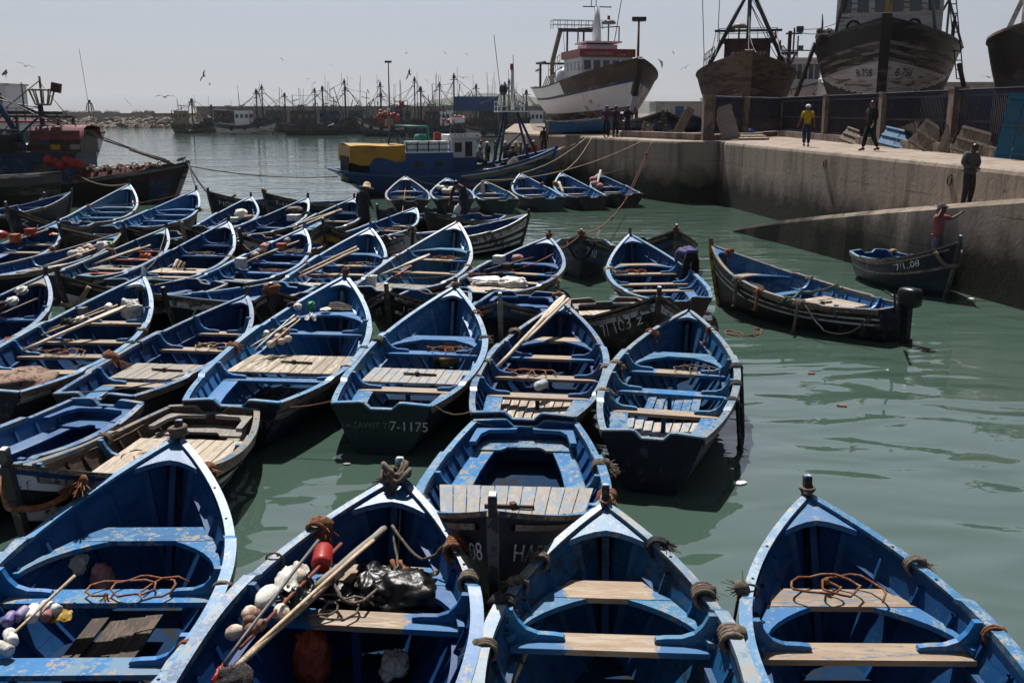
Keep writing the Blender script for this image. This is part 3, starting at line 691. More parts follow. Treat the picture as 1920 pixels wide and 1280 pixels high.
build_boat('O1', 'long open boat with a black outboard motor and rope-hung side', 'motor boats near the ramp', [(.62, 'navy2'), (.67, 'hull_white'), (.76, 'navy2'), (.80, 'hull_white'), (.92, 'navy2'), (1, 'edge')], inner='blue', T=[(.80, 'u', 'wood_grey'), (.55, 't', 'blue'), (.16, 't', 'blue')], hatch=(.22, .46), hmat='wood_x', rail='rail_grey', post='yellow', notch=False)
build_boat('O2', 'navy boat with peeling blue paint lying under the ramp wall', 'motor boats near the ramp', [(.45, 'teal'), (.62, 'navy'), (.67, 'edge'), (.9, 'navy'), (1, 'navy')], T=[(.6, 't', 'blue'), (.3, 't', 'blue')], rail='rail', texts=[('7/1..08', -1, .62, .30, .165), ('JD', 1, .95, .4, .2, 'letter_dim')])
tl = [('T1', 'pale-hulled boat with whitish rim, leftmost of the row below the quay', GRY, 'rail_grey'), ('T2', 'boat full of floats with white digits on its black stern, below the quay', NV, 'rail'), ('T3', 'low boat with a bare hatch and green stern, third below the quay', TEA, 'rail_grey'),
      ('T4', 'dark green sterned boat hung with rope, fourth in the row below the quay', TEA, 'rail'), ('T5', 'blue boat with a yellow box and oar in its bow, below the quay', NV, 'rail'), ('T6', 'blue boat nearest the quay corner with pink floats and an oar on end', NV, 'rail')]
for k, lab, bd, rl in tl:
    build_boat(k, lab, GT, bd, rail=rl, detail=1, T=[(.78, 'u', 'thwart_bw'), (.56, 't', 'thwart_bw'), (.34, 't', 'wood_y')], hatch=(.04, .22) if k in ('T3', 'T4') else None, transom='teal' if k in ('T3', 'T4') else 'navy2', inner='blue',
               texts=[('LMN35', 0, -.30, .38, .15, 'letter_dim')] if k == 'T2' else [])
build_boat('U1', 'blue boat at far left under the dark trawler, man sitting there', GB, NV, detail=1)
# ------------------------------------------------------------------ sky, sun, water
HAZE = .00008
SUN_AZ, SUN_EL = R(-14), R(61)       # azimuth measured from +Y towards +X
w = bpy.data.worlds.new('World'); scene.world = w; w.use_nodes = True
nt = w.node_tree; bg = nt.nodes['Background']
sky = nt.nodes.new('ShaderNodeTexSky'); sky.sky_type = 'NISHITA'; sky.sun_disc = False
sky.sun_elevation = SUN_EL; sky.sun_rotation = SUN_AZ
sky.altitude = 0; sky.air_density = 1.0; sky.dust_density = 1.0; sky.ozone_density = 1.3
hs = nt.nodes.new('ShaderNodeHueSaturation'); hs.inputs['Saturation'].default_value = .30
nt.links.new(sky.outputs[0], hs.inputs['Color'])
tn = nt.nodes.new('ShaderNodeMix'); tn.data_type = 'RGBA'; tn.blend_type = 'MULTIPLY'; tn.inputs[0].default_value = 1; tn.inputs[7].default_value = (.79, .815, .92, 1)
nt.links.new(hs.outputs[0], tn.inputs[6]); nt.links.new(tn.outputs[2], bg.inputs['Color']); bg.inputs['Strength'].default_value = 0.051
sl = bpy.data.lights.new('sun', 'SUN'); sl.energy = 5.0; sl.angle = R(.53); sl.color = (1, .96, .90)
so = bpy.data.objects.new('sun', sl); COL.objects.link(so)
sd_ = Vector((math.sin(SUN_AZ)*math.cos(SUN_EL), math.cos(SUN_AZ)*math.cos(SUN_EL), math.sin(SUN_EL)))
so.rotation_euler = (-sd_).to_track_quat('-Z', 'Y').to_euler(); so.location = (0, 0, 60)
vs = scene.view_settings; vs.view_transform = 'Standard'; vs.look = 'None'; vs.exposure = 0.85; vs.gamma = 1

def water_mat():
    m = bpy.data.materials.new('harbour_water'); m.use_nodes = True
    nt = m.node_tree; N = nt.nodes; L = nt.links; b = N['Principled BSDF']
    b.inputs['Base Color'].default_value = (.020, .040, .028, 1)
    b.inputs['Roughness'].default_value = .03; b.inputs['IOR'].default_value = 2.3
    g = N.new('ShaderNodeNewGeometry'); sx = N.new('ShaderNodeSeparateXYZ'); L.new(g.outputs['Position'], sx.inputs[0])
    def nz(scx, scy, det, dist=0):
        mp = N.new('ShaderNodeVectorMath'); mp.operation = 'MULTIPLY'; mp.inputs[1].default_value = (scx, scy, 1)
        L.new(g.outputs['Position'], mp.inputs[0])
        n = N.new('ShaderNodeTexNoise'); n.inputs['Scale'].default_value = 1; n.inputs['Detail'].default_value = det
        n.inputs['Roughness'].default_value = .5; n.inputs['Distortion'].default_value = dist
        L.new(mp.outputs[0], n.inputs['Vector']); return n.outputs['Fac']
    def ma(op, a, bb):
        n = N.new('ShaderNodeMath'); n.operation = op
        for i, q in enumerate((a, bb)):
            if isinstance(q, (int, float)): n.inputs[i].default_value = q
            else: L.new(q, n.inputs[i])
        return n.outputs[0]
    far = N.new('ShaderNodeMapRange'); far.inputs[1].default_value = 12; far.inputs[2].default_value = 70
    far.inputs[3].default_value = 0; far.inputs[4].default_value = 1; L.new(sx.outputs['Y'], far.inputs[0])
    f = far.outputs[0]
    swell = ma('MULTIPLY', nz(.42, .80, 1, .9), ma('ADD', .105, ma('MULTIPLY', f, -.06)))
    rip = ma('MULTIPLY', nz(1.5, 3.2, 2, .4), ma('ADD', .0085, ma('MULTIPLY', f, .016)))
    patch = nz(.12, .22, 2)
    pr = N.new('ShaderNodeMapRange'); pr.inputs[1].default_value = .42; pr.inputs[2].default_value = .62; L.new(patch, pr.inputs[0])
    rip = ma('MULTIPLY', rip, ma('ADD', .35, pr.outputs[0]))
    h = ma('ADD', swell, rip)
    bp = N.new('ShaderNodeBump'); bp.inputs['Strength'].default_value = 1; bp.inputs['Distance'].default_value = 1
    L.new(h, bp.inputs['Height']); L.new(bp.outputs[0], b.inputs['Normal'])
    mx = N.new('ShaderNodeMix'); mx.data_type = 'RGBA'; mx.inputs[6].default_value = (.034, .060, .046, 1); mx.inputs[7].default_value = (.045, .073, .058, 1)
    L.new(patch, mx.inputs[0]); L.new(mx.outputs[2], b.inputs['Base Color'])
    return m
M['water'] = water_mat()
mb = MB(); mb.grid([[(-1500, -40, 0), (1500, -40, 0)], [(-1500, 3000, 0), (1500, 3000, 0)]], 0, False)
o = mb.build('water', ['water'], recalc=False); o['kind'] = 'structure'
if o.data.polygons[0].normal.z < 0: o.data.flip_normals()

# thin sea haze: one closed box round everything
m = bpy.data.materials.new('sea_haze'); m.use_nodes = True; nt = m.node_tree
nt.nodes.remove(nt.nodes['Principled BSDF']); pv = nt.nodes.new('ShaderNodeVolumePrincipled')
pv.inputs['Color'].default_value = (.86, .90, .96, 1); pv.inputs['Density'].default_value = HAZE; pv.inputs['Anisotropy'].default_value = .35
nt.links.new(pv.outputs[0], nt.nodes['Material Output'].inputs['Volume'])
M['haze'] = m
mb = MB(); mb.box((0, 1500, 26), (3300, 3200, 58)); o = mb.build('haze', ['haze']); o['kind'] = 'stuff'
# ------------------------------------------------------------------ quay, ramp, yard
def concrete(name, col, dark, tide=True):
    m = bpy.data.materials.new(name); m.use_nodes = True
    nt = m.node_tree; N = nt.nodes; L = nt.links; b = N['Principled BSDF']; b.inputs['Roughness'].default_value = .9
    b.inputs['Specular IOR Level'].default_value = .2
    g = N.new('ShaderNodeNewGeometry')
    def nz(v, sc, det, ro=.6):
        mp = N.new('ShaderNodeVectorMath'); mp.operation = 'MULTIPLY'; mp.inputs[1].default_value = v
        L.new(g.outputs['Position'], mp.inputs[0])
        n = N.new('ShaderNodeTexNoise'); n.inputs['Scale'].default_value = sc; n.inputs['Detail'].default_value = det; n.inputs['Roughness'].default_value = ro
        L.new(mp.outputs[0], n.inputs['Vector']); return n.outputs['Fac']
    def mixc(f, a, bb):
        mx = N.new('ShaderNodeMix'); mx.data_type = 'RGBA'; L.new(f, mx.inputs[0])
        for i, q in ((6, a), (7, bb)):
            if isinstance(q, tuple): mx.inputs[i].default_value = (*q, 1)
            else: L.new(q, mx.inputs[i])
        return mx.outputs[2]
    def mr(f, a, bb):
        n = N.new('ShaderNodeMapRange'); n.inputs[1].default_value = a; n.inputs[2].default_value = bb; L.new(f, n.inputs[0]); return n.outputs[0]
    c = mixc(nz((1, 1, 1), .8, 8), tuple(x*.8 for x in col), tuple(x*1.25 for x in col))
    c = mixc(mr(nz((1, 1, .10), 1.6, 6), .50, .72), c, tuple(x*.34 for x in col))       # run-off streaks
    c = mixc(mr(nz((1, 1, 1), 3.0, 9, .75), .62, .66), c, tuple(x*.35 for x in col))      # chips and cracks
    cb = N.new('ShaderNodeVectorMath'); cb.operation = 'DOT_PRODUCT'; cb.inputs[1].default_value = (.35, 1, 0); L.new(g.outputs['Position'], cb.inputs[0])
    s2 = N.new('ShaderNodeSeparateXYZ'); L.new(g.outputs['Position'], s2.inputs[0]); cv = N.new('ShaderNodeCombineXYZ'); L.new(cb.outputs['Value'], cv.inputs[0])
    wz = N.new('ShaderNodeMath'); wz.operation = 'MULTIPLY_ADD'; wz.inputs[1].default_value = .12; L.new(nz((1, 1, 1), 1.1, 5), wz.inputs[0]); L.new(s2.outputs['Z'], wz.inputs[2]); L.new(wz.outputs[0], cv.inputs[1])
    bk = N.new('ShaderNodeTexBrick'); bk.inputs['Scale'].default_value = 1; bk.inputs['Mortar Size'].default_value = .018; bk.inputs['Mortar Smooth'].default_value = .4
    bk.inputs['Brick Width'].default_value = 3.7; bk.inputs['Row Height'].default_value = 1.05; L.new(cv.outputs[0], bk.inputs['Vector'])
    jm = N.new('ShaderNodeMath'); jm.operation = 'MULTIPLY'; L.new(bk.outputs['Fac'], jm.inputs[0]); L.new(mr(nz((1, 1, 1), .5, 4), .40, .60), jm.inputs[1])
    c = mixc(jm.outputs[0], c, tuple(x*.35 for x in col))
    if tide:
        sx = N.new('ShaderNodeSeparateXYZ'); L.new(g.outputs['Position'], sx.inputs[0])
        ad = N.new('ShaderNodeMath'); ad.operation = 'MULTIPLY_ADD'; L.new(nz((1, 1, 1), .9, 7), ad.inputs[0]); ad.inputs[1].default_value = -1.6; L.new(sx.outputs['Z'], ad.inputs[2])
        n = N.new('ShaderNodeMapRange'); n.inputs[1].default_value = 1.05; n.inputs[2].default_value = .0; L.new(ad.outputs[0], n.inputs[0])
        c = mixc(n.outputs[0], c, dark)
    L.new(c, b.inputs['Base Color'])
    bp = N.new('ShaderNodeBump'); bp.inputs['Strength'].default_value = .7; bp.inputs['Distance'].default_value = .04
    L.new(nz((1, 1, 1), 5, 10, .7), bp.inputs['Height']); L.new(bp.outputs[0], b.inputs['Normal'])
    return m
M['quay'] = concrete('quay_concrete', (.20, .160, .130), (.012, .011, .009))
M['ramp'] = concrete('ramp_concrete', (.21, .170, .135), (.014, .013, .010))
M['pillar'] = mat('pillar_concrete', (.25, .19, .155), .9, (.15, .11, .09), .45, 3, stretch=(1, 1, .4), bump=.5)
M['sand'] = mat('yard_ground', (.30, .24, .19), .95, (.22, .17, .14), .45, .5, bump=.4, bscale=4)
M['stone'] = mat('breakwater_stone', (.32, .285, .26), .9, (.22, .20, .18), .45, .3, bump=.4, alb=.6)
M['rock'] = mat('rubble_rock', (.29, .235, .19), .95, (.16, .13, .11), .5, .8, bump=.5)
M['hill'] = mat('hill_scrub', (.07, .08, .06), .95, (.11, .10, .08), .5, .02, bump=0)
M['fence'] = mat('fence_blue_black', (.008, .016, .045), .55, (.08, .05, .04), .3, 8)
M['wallw'] = mat('white_render', (.62, .60, .57), .85, (.45, .42, .38), .4, 1)
M['shed_b'] = mat('blue_sheet_metal', (.02, .12, .36), .5, (.1, .12, .16), .3, 3)
M['shed_w'] = mat('white_sheet_metal', (.5, .52, .56), .5, (.3, .3, .32), .3, 3)

QZ = 3.0
quay_edge = [(4, 60), (7.3, 51.6), (8.3, 49.9), (10.25, 49.9), (10.2, 48.5), (12.05, 34.5), (12.7, 28), (13.1, 21), (13.6, 2)]
poly = quay_edge+[(140, 2), (140, 420), (26, 420), (20, 128), (0.2, 112), (-.6, 76), (1.0, 66)]
mb = MB()
n = len(poly)
# coping rounded a little: wall, bevel, top
def inset(p, q, r, d):
    a = (Vector(q)-Vector(p)).normalized(); b = (Vector(r)-Vector(q)).normalized()
    nrm = (Vector((-a.y, a.x))+Vector((-b.y, b.x))); nrm.normalize(); return Vector(q)+nrm*d
ins = [inset(poly[i-1], poly[i], poly[(i+1) % n], .10) for i in range(n)]
ins2 = [inset(poly[i-1], poly[i], poly[(i+1) % n], .03) for i in range(n)]
rows = [[(x, y, -1.5) for x, y in poly], [(x, y, QZ-.13) for x, y in poly], [(p.x, p.y, QZ-.04) for p in ins2], [(p.x, p.y, QZ) for p in ins]]
mb.grid([r for r in rows], 0, False, closed=True)
b0 = len(mb.v)-n; mb.face([b0+i for i in range(n)], 0)
o = mb.build('quay', ['quay']); o['kind'] = 'structure'
# yard ground behind the fence
mb = MB(); mb.prism([(16.6, 20, QZ+.004), (120, 20, QZ+.004), (120, 400, QZ+.004), (27, 400, QZ+.004), (21, 127, QZ+.004), (2, 111, QZ+.004), (1.6, 76, QZ+.004), (9.8, 56, QZ+.004), (16.6, 61, QZ+.004)], (0, 0, .02))
o = mb.build('yard_ground', ['sand']); o['kind'] = 'structure'
# slip running down into the water at the quay's far end
mb = MB(); sp = lambda x: .95+.40*(x+.3)
mb.prism([(4.3, 59.3, sp(4.3)), (2.4, 66.5, sp(2.4)), (-3.4, 69, sp(-3.4)), (-2.9, 61.6, sp(-2.9))], (0, 0, -1.4))
o = mb.build('slipway', ['ramp']); o['kind'] = 'structure'
# ramp along the right-hand quay wall
rp = []
for k in range(25):
    t = k/24; x = 8.2+(12.6-8.2)*(t**.93); y = 38.5+(18.5-38.5)*t
    z = -.05+3.2*(t**.85)
    rp.append((x, y, z))
mb = MB(); J = [rnd.uniform(-.04, .04) for _ in rp]
mb.grid([[(x, y, -1.5) for x, y, z in rp], [(x+J[i], y+J[i], z-.12) for i, (x, y, z) in enumerate(rp)], [(x+.10, y+.02, z) for x, y, z in rp], [(x+3.4, y+.6, z+.02) for x, y, z in rp]], 0, False)
o = mb.build('ramp', ['ramp']); o['kind'] = 'structure'

# kerbs
mb = MB()
for a, b_ in (((15.75, 60.6), (15.75, 12)),): mb.bar((a[0], a[1], QZ+.16), (b_[0], b_[1], QZ+.16), .5, .32)
mb.bar((9.9, 51.0, QZ+.14), (15.75, 60.3, QZ+.14), .45, .28)
o = mb.build('fence_kerb', ['pillar']); o['kind'] = 'structure'
mb = MB(); mb.bar((6.4, 57.5, QZ+.17), (9.4, 51.2, QZ+.17), .5, .34); mb.bar((6.4, 57.5, QZ+.15), (6.0, 62, QZ+.15), .5, .3)
o = mb.build('raised_kerb', ['quay']); o['kind'] = 'structure'

# pillars and fence bays
PL = [(9.7, 50.4, .55, 2.15), (12.5, 54.9, .42, 2.05), (15.75, 59.6, .42, 2.1), (15.75, 51.0, .42, 2.15), (15.75, 43.2, .42, 2.15), (15.75, 36.2, .48, 2.2), (15.75, 29.5, .42, 2.15)]
pl_lab = ['stout concrete pillar at the quay corner end of the fence', 'thin brownish pillar next to the corner pillar', 'concrete fence pillar with pale scrawl left of the yellow-shirted man', 'concrete fence pillar right of the yellow-shirted man',
          'concrete fence pillar beside the man in black, under the stem of the big hull', 'concrete fence pillar with a wooden stump leaning at its foot', 'concrete fence pillar beyond the blue door']
for (x, y, wd, h), lb in zip(PL, pl_lab):
    mb = MB(); mb.box((0, 0, h/2), (wd, wd, h)); mb.box((0, 0, h+.03), (wd+.05, wd+.05, .07))
    for k in range(5): mb.box((rnd.uniform(-.1, .1), -wd/2-.002, .4+k*.3), (rnd.uniform(.05, .15), .012, .08))
    o = mb.build('fence_pillar', ['pillar']); o.location = (x, y, QZ+.02); tag(o, lb, 'pillar', 'concrete fence pillars')
fb_lab = ['short slanting fence bay at the quay corner, a grey board leaning in front', 'slanting fence bay with bicycles stacked behind it', 'fence bay directly behind the yellow-shirted man', 'fence bay behind the small pallet and the man in black', 'fence bay behind the leaning blue board', 'fence bay in front of the blue and white sheeting']
M['fence_rail'] = M['fence']
for (a, b_, lb) in zip(PL[:-1], PL[1:], fb_lab):
    A = Vector((a[0], a[1], QZ+.32)); B2 = Vector((b_[0], b_[1], QZ+.32)); d = B2-A; ln = d.length; d.normalize()
    A = A+d*a[2]/2; B2 = B2-d*b_[2]/2; ln = (B2-A).length; nn = Vector((d.y, -d.x, 0))
    if nn.x > 0: nn = -nn
    root = thing('iron_fence', lb, 'fence', A, 0, 'iron fence bays')
    mb = MB()
    k = int(ln/.13)
    for i in range(k+1):
        p = d*(ln*(i+.5)/(k+1))
        mb.tube([p, p+Vector((0, 0, 1.72)), p+Vector((0, 0, 1.82))+nn*.06, p+Vector((0, 0, 1.86))+nn*.17], .023, 4)
    o = mb.build('bars', ['fence'], root); 
    for h in (.08, .80, 1.66):
        mb = MB(); mb.bar(Vector((0, 0, h)), d*ln+Vector((0, 0, h)), .035, .07); mb.build('fence_rail', ['fence'], root)

# breakwater, rubble, far hill
mb = MB()
pts = [(-175, 268), (-118, 266), (-60, 262), (0, 250), (14, 240)]
def wall_seg(name, pts, h, th, m):
    mb = MB()
    a = [(x, y, -1) for x, y in pts]; b_ = [(x, y, h) for x, y in pts]; c = [(x, y+th, h) for x, y in pts]; d = [(x, y+th, -1) for x, y in pts]
    mb.grid([a, b_, c, d], 0, False)
    return mb.build(name, [m])
tag(wall_seg('breakwater_wall', [(-175, 285), (-84, 282)], 3.6, 6, 'stone'), 'low grey stone breakwater wall behind the rubble bank at left', 'sea wall')
tag(wall_seg('breakwater_wall', [(-84, 272), (-40, 262), (10, 240), (24, 232)], 5.4, 5, 'stone'), 'taller grey breakwater wall running behind the moored trawlers', 'sea wall')
mb = MB()
for k in range(560):
    t = rnd.random(); x = -172+100*t; q = rnd.random(); y = 256+16*q; z = -.2+2.3*q
    mb.ball((x, y, z), rnd.uniform(.5, 1.25), n=6, sq=(1, .9, .75), jit=.22)
for f in list(mb.sm): mb.sm.discard(f)
o = mb.build('rubble_bank', ['rock'], recalc=False); tag(o, 'bank of pale boulders along the foot of the breakwater', 'boulders', kind='stuff')
mb = MB(); hp = []
for k in range(41):
    x = -260+700*k/40; hgt = 6+22*math.exp(-((x+40)/110)**2)+12*math.exp(-((x-180)/150)**2)+rnd.uniform(-1, 1)
    hp.append((x, hgt))
mb.grid([[(x, 1500, -1) for x, h in hp], [(x, 1540, h*.6) for x, h in hp], [(x, 1620, h) for x, h in hp], [(x, 1900, -1) for x, h in hp]], 0, True)
o = mb.build('hill', ['hill']); o['kind'] = 'structure'
# tufts and rocks on the breakwater top
mb = MB()
for k in range(60):
    x = -150+rnd.random()*50; mb.ball((x, 284+rnd.random()*3, 3.7), rnd.uniform(.4, 1.0), n=6, sq=(1.3, 1, .8), jit=.25)
tag(mb.build('armour_blocks', ['stone'], recalc=False), 'heap of concrete armour blocks showing over the breakwater top', 'boulders', kind='stuff')

def lamp_mast(loc, h, lab, hd):
    root = thing('floodlight_mast', lab, 'lamp post', loc, 0, 'floodlight masts')
    mb = MB(); mb.lathe([(.20, 0), (.15, h*.6), (.11, h)], (0, 0, 0), n=8); mb.build('mast', ['iron'], root)
    mb = MB(); mb.bar((-hd, 0, h), (hd, 0, h), .12, .10); mb.build('crossbar', ['iron'], root)
    for s in (-1, -.33, .33, 1):
        mb = MB(); mb.box((s*hd, -.15, h+.2), (.42, .3, .38), (R(-25), 0, 0)); mb.build('floodlight', ['engine'], root)
p = at_y(728, 118, 230); lamp_mast((p.x, 230, 3.0), p.z-3.0, 'tall slim floodlight mast on the far breakwater', .55)
p = at_y(1198, 40, 112); lamp_mast((p.x, 112, 3.0), p.z-3.0, 'floodlight mast rising behind the white trawler bow', .55)
# light tower
p = at_y(167, 187, 284); root = thing('harbour_light', 'small dark lattice harbour light at the breakwater end', 'beacon', (p.x, 284, 3.6))
mb = MB(); h = p.z-3.6
for sx in (-1, 1):
    for sy in (-1, 1): mb.bar((sx*.9, sy*.9, 0), (sx*.45, sy*.45, h*.72), .18, .18)
for k in range(4):
    t = k/4; q = .9-.45*t; z0 = h*.72*t
    mb.bar((-q, -q, z0), (q*.9, -q*.9, z0+h*.18), .1, .1); mb.bar((q, q, z0), (q*.9, -q*.9, z0+h*.18), .1, .1)
mb.build('lattice', ['iron'], root)
mb = MB(); mb.lathe([(.75, h*.72), (.75, h*.76), (.4, h*.77), (.4, h*.92), (.5, h*.93), (.05, h)], (0, 0, 0), n=8); mb.build('lantern', ['iron'], root)

# white yard building with a blue door, far white shed at right
root = thing('white_building', 'long low white building with a blue door beyond the boatyard', 'building', (18.0, 128, QZ))
mb = MB(); mb.box((4.5, 3, 1.2), (9.0, 6, 2.4)); mb.box((8.4, 2.6, 1.5), (3.6, 6.6, 3.0)); mb.build('wall', ['wallw'], root)
mb = MB(); mb.box((3.0, -.03, .95), (1.1, .06, 1.9)); mb.build('door', ['shed_b'], root)
mb = MB(); mb.box((4.5, 3, 2.46), (9.3, 6.3, .14)); mb.build('parapet', ['wallw'], root)
root = thing('white_building', 'distant white flat-roofed shed with a blue band between the big hulls at right', 'building', (52, 122, QZ))
mb = MB(); mb.box((6, 4, 2.2), (13, 8, 4.4)); mb.build('wall', ['wallw'], root)
mb = MB(); mb.box((3, -.04, 3.2), (4.5, .06, 1.0)); mb.build('window', ['shed_b'], root)
mb = MB(); mb.box((6, 4, 4.55), (13.5, 8.5, .3)); mb.build('roof', ['stone'], root)
# sheet-metal hoarding behind the last fence bay
root = thing('sheet_hoarding', 'blue and white corrugated sheet hoarding behind the right end of the fence', 'hoarding', (16.6, 41.6, QZ))
for k in range(6):
    mb = MB(); x0 = k*.95
    rows = [[], []]
    for j in range(13):
        x = x0+.95*j/12; y = .03*math.sin(j*math.pi/2)
        rows[0].append((x, y-k*.02, 0)); rows[1].append((x, y-k*.02, 2.0))
    mb.grid(rows, 0, False); mb.grid([[(p[0], p[1]+.03, p[2]) for p in r] for r in rows], 0, False); mb.build('sheet', ['shed_w' if k in (0, 3, 5) else 'shed_b'], root)
# ------------------------------------------------------------------ bigger vessels
class Ship:
    """hull in its own frame: x forward from the stern, keel at z = 0"""
    def __init__(s, L, B, zmid, zbow, zstern, wt=.62, rake=1.6, full=2.4, um=.45):
        s.L, s.B, s.zm, s.zb, s.zt, s.wt, s.rk, s.fu, s.um = L, B, zmid, zbow, zstern, wt, rake, full, um; s.sr = rake*.5
    def hb(s, u):
        if u > s.um: return max(0, s.B/2*(1-((u-s.um)/(1-s.um))**s.fu))
        q = (s.um-u)/s.um; return s.B/2*(1-(1-s.wt)*q**2.6)
    def sh(s, u):
        return s.zm+(s.zb-s.zm)*max((u-.35)/.65, 0)**2+(s.zt-s.zm)*max((.35-u)/.35, 0)**2
    def P(s, u, v, sd, off=0):
        e = .30+.55*max(0, (u-.45)/.55)**1.4+.25*max(0, (.25-u)/.25)
        z = s.sh(u)*v; y = max(s.hb(u)*(max(v, 0)**e)-off, 0)
        k = max(0, (u-.55)/.45)**2; k2 = max(0, (.3-u)/.3)**1.5
        return Vector((u*s.L-s.rk*max(1-v, 0)**1.1*k+s.sr*max(1-v, 0)*k2, sd*y, z))
    def hull(s, root, vs, matf, mats, deck='wood_dark', dv=.8, railm=None, nu=24, planks=True):
        us = [i/nu for i in range(nu+1)]; mb = MB()
        for sd in (1, -1):
            mb.grid([[s.P(u, v, sd) for u in us] for v in vs], lambda i, j: matf(i, us[j], sd))
            mb.grid([[s.P(u, v, sd, .12) for u in us if u < .97] for v in (dv, .9, 1)], mats.index(deck) if deck in mats else 0)
        mb.face([mb.vert(s.P(0, v, 1)) for v in vs]+[mb.vert(s.P(0, v, -1)) for v in reversed(vs)], matf(len(vs)-2, 0, 1))
        h = mb.build('hull', mats, root)
        mb = MB(); du = [u for u in us if u < .97]
        a = [s.P(u, dv, 1, .1) for u in du]; mb.grid([a, [Vector((p.x, -p.y, p.z)) for p in a]], 0, False); mb.build('deck', [deck], root)
        mb = MB()
        for sd in (1, -1):
            r = [[], [], [], []]
            for u in us:
                p = s.P(u, 1, sd); q = s.P(u, 1, sd, .2)
                r[0].append(p+Vector((0, sd*.06, -.06))); r[1].append(p+Vector((0, sd*.06, .06))); r[2].append(q+Vector((0, 0, .06))); r[3].append(q+Vector((0, 0, -.06)))
            mb.grid(r, 0, False)
        y = s.P(0, 1, 1).y; mb.bar((0, y, s.zt), (0, -y, s.zt), .2, .12)
        mb.build('rail', [railm or 'edge'], root)
        return h
    def stem(s, root, m, w=.35, d=.35, top=.25):
        mb = MB(); pts = [s.P(1, v, 1) for v in (0, .15, .3, .5, .7, .85, 1)]
        pts[-1] = pts[-1]+Vector((0, 0, top))
        for a, b_ in zip(pts[:-1], pts[1:]): mb.bar(a, b_+(b_-a)*.03, w, d, up=(0, 1, 0))
        return mb.build('stem', [m], root)
    def text(s, hull, txt, sd, u0, z0, h, m):
        vs_, fs_, wd = text_mesh(txt); mb = MB()
        for p in vs_:
            u = u0+(p.x*h/s.L if sd < 0 else -p.x*h/s.L); u = min(max(u, 0), .99)
            z = z0+p.y*h; v = min(z/s.sh(u), 1)
            q = s.P(u, v, sd); t = s.P(min(u+.01, 1), v, sd)-s.P(u-.01, v, sd); t2 = s.P(u, min(v+.02, 1), sd)-s.P(u, v-.02, sd)
            nn = t.cross(t2).normalized()
            if nn.y*sd < 0: nn = -nn
            mb.v.append(tuple(q+nn*.05))
        for f in fs_: mb.face(f)
        if mb.f: mb.build('painted_name', [m], hull)

def bx(root, name, c, d, m, rot=None, label=None):
    mb = MB(); mb.box(c, d, rot); return mb.build(name, [m], root, label)
def bars(root, name, segs, w, m):
    mb = MB()
    for a, b_ in segs: mb.bar(a, b_, w, w)
    return mb.build(name, [m], root)
def tubes(root, name, paths, r, m, n=5):
    mb = MB()
    for p in paths: mb.tube(p, r, n)
    return mb.build(name, [m], root)
def railing(root, pts, h, m, gap=.7, r=.025):
    mb = MB()
    for a, b_ in zip(pts[:-1], pts[1:]):
        a = Vector(a); b_ = Vector(b_); n = max(1, int((b_-a).length/gap))
        for k in range(n+1):
            p = a.lerp(b_, k/n); mb.bar(p, p+Vector((0, 0, h)), r*1.6, r*1.6)
        for q in (.5, 1): mb.bar(a+Vector((0, 0, h*q)), b_+Vector((0, 0, h*q)), r*1.6, r*1.6)
    return mb.build('railing', [m], root)
def cabin(root, x0, x1, y0, y1, z0, z1, wall, roof, wins=(), glass='glass', lean=.0, over=.12, roofh=.12, name='wheelhouse'):
    """box cabin with real window panes set proud of the wall; wins = (face, along0, along1, z0, z1)"""
    mb = MB(); mb.prism([(x0, y0, z0), (x1, y0, z0), (x1-lean, y0, z1), (x0, y0, z1)], (0, y1-y0, 0)); c = mb.build(name, [wall], root)
    mb = MB(); mb.box(((x0+x1-lean)/2, (y0+y1)/2, z1+roofh/2), (x1-x0-lean+2*over, y1-y0+2*over, roofh)); mb.build('roof', [roof], c)
    for (f, a, b_, c0, c1) in wins:
        mb = MB(); 
        if f == 'F':
            xx = x1-lean*((c0+c1)/2-z0)/(z1-z0)+.01; mb.box((xx, (a+b_)/2, (c0+c1)/2), (.05, b_-a, c1-c0), (0, -math.atan2(lean, z1-z0), 0))
        elif f == 'L': mb.box(((a+b_)/2, y1+.01, (c0+c1)/2), (b_-a, .05, c1-c0))
        else: mb.box(((a+b_)/2, y0-.01, (c0+c1)/2), (b_-a, .05, c1-c0))
        mb.build('window', [glass], c)
    return c
M['red_bottom'] = mat('red_antifouling', (.17, .05, .04), .7, (.30, .24, .22), .42, 1.2, var=.3, wear2=(.06, .03, .03), amt2=.45, scale2=.7)
M['ship_white'] = mat('white_ship_paint', (.60, .60, .62), .5, alb=.8, wear= (.30, .22, .18), amt=.22, scale=1.5, var=.08, stretch=(1, 1, .6))
M['ship_blue'] = mat('blue_ship_line', (.03, .06, .15), .5, (.2, .2, .25), .25, 2)
M['ship_brown'] = mat('stained_bulwark', (.06, .045, .032), .55, (.13, .09, .05), .48, 1.3, var=.35, stretch=(.5, .5, 1))
M['ship_rust'] = mat('peeling_rust_brown', (.11, .055, .04), .75, (.30, .22, .17), .50, 1.6, var=.4, stretch=(.4, .4, 2), seam=.11)
M['ship_tan'] = mat('bare_peeling_planks', (.23, .16, .115), .8, (.10, .05, .04), .42, 1.8, var=.3, stretch=(.5, .5, 2.5), seam=.11)
M['ship_black'] = mat('black_ship_side', (.016, .014, .013), .45, (.10, .09, .075), .36, 1.2, var=.4, stretch=(.35, .35, 2.2), seam=.11)
M['ship_band'] = mat('worn_white_band', (.30, .28, .26), .65, (.05, .035, .03), .52, 1.5, stretch=(.3, .3, 3), seam=.11)
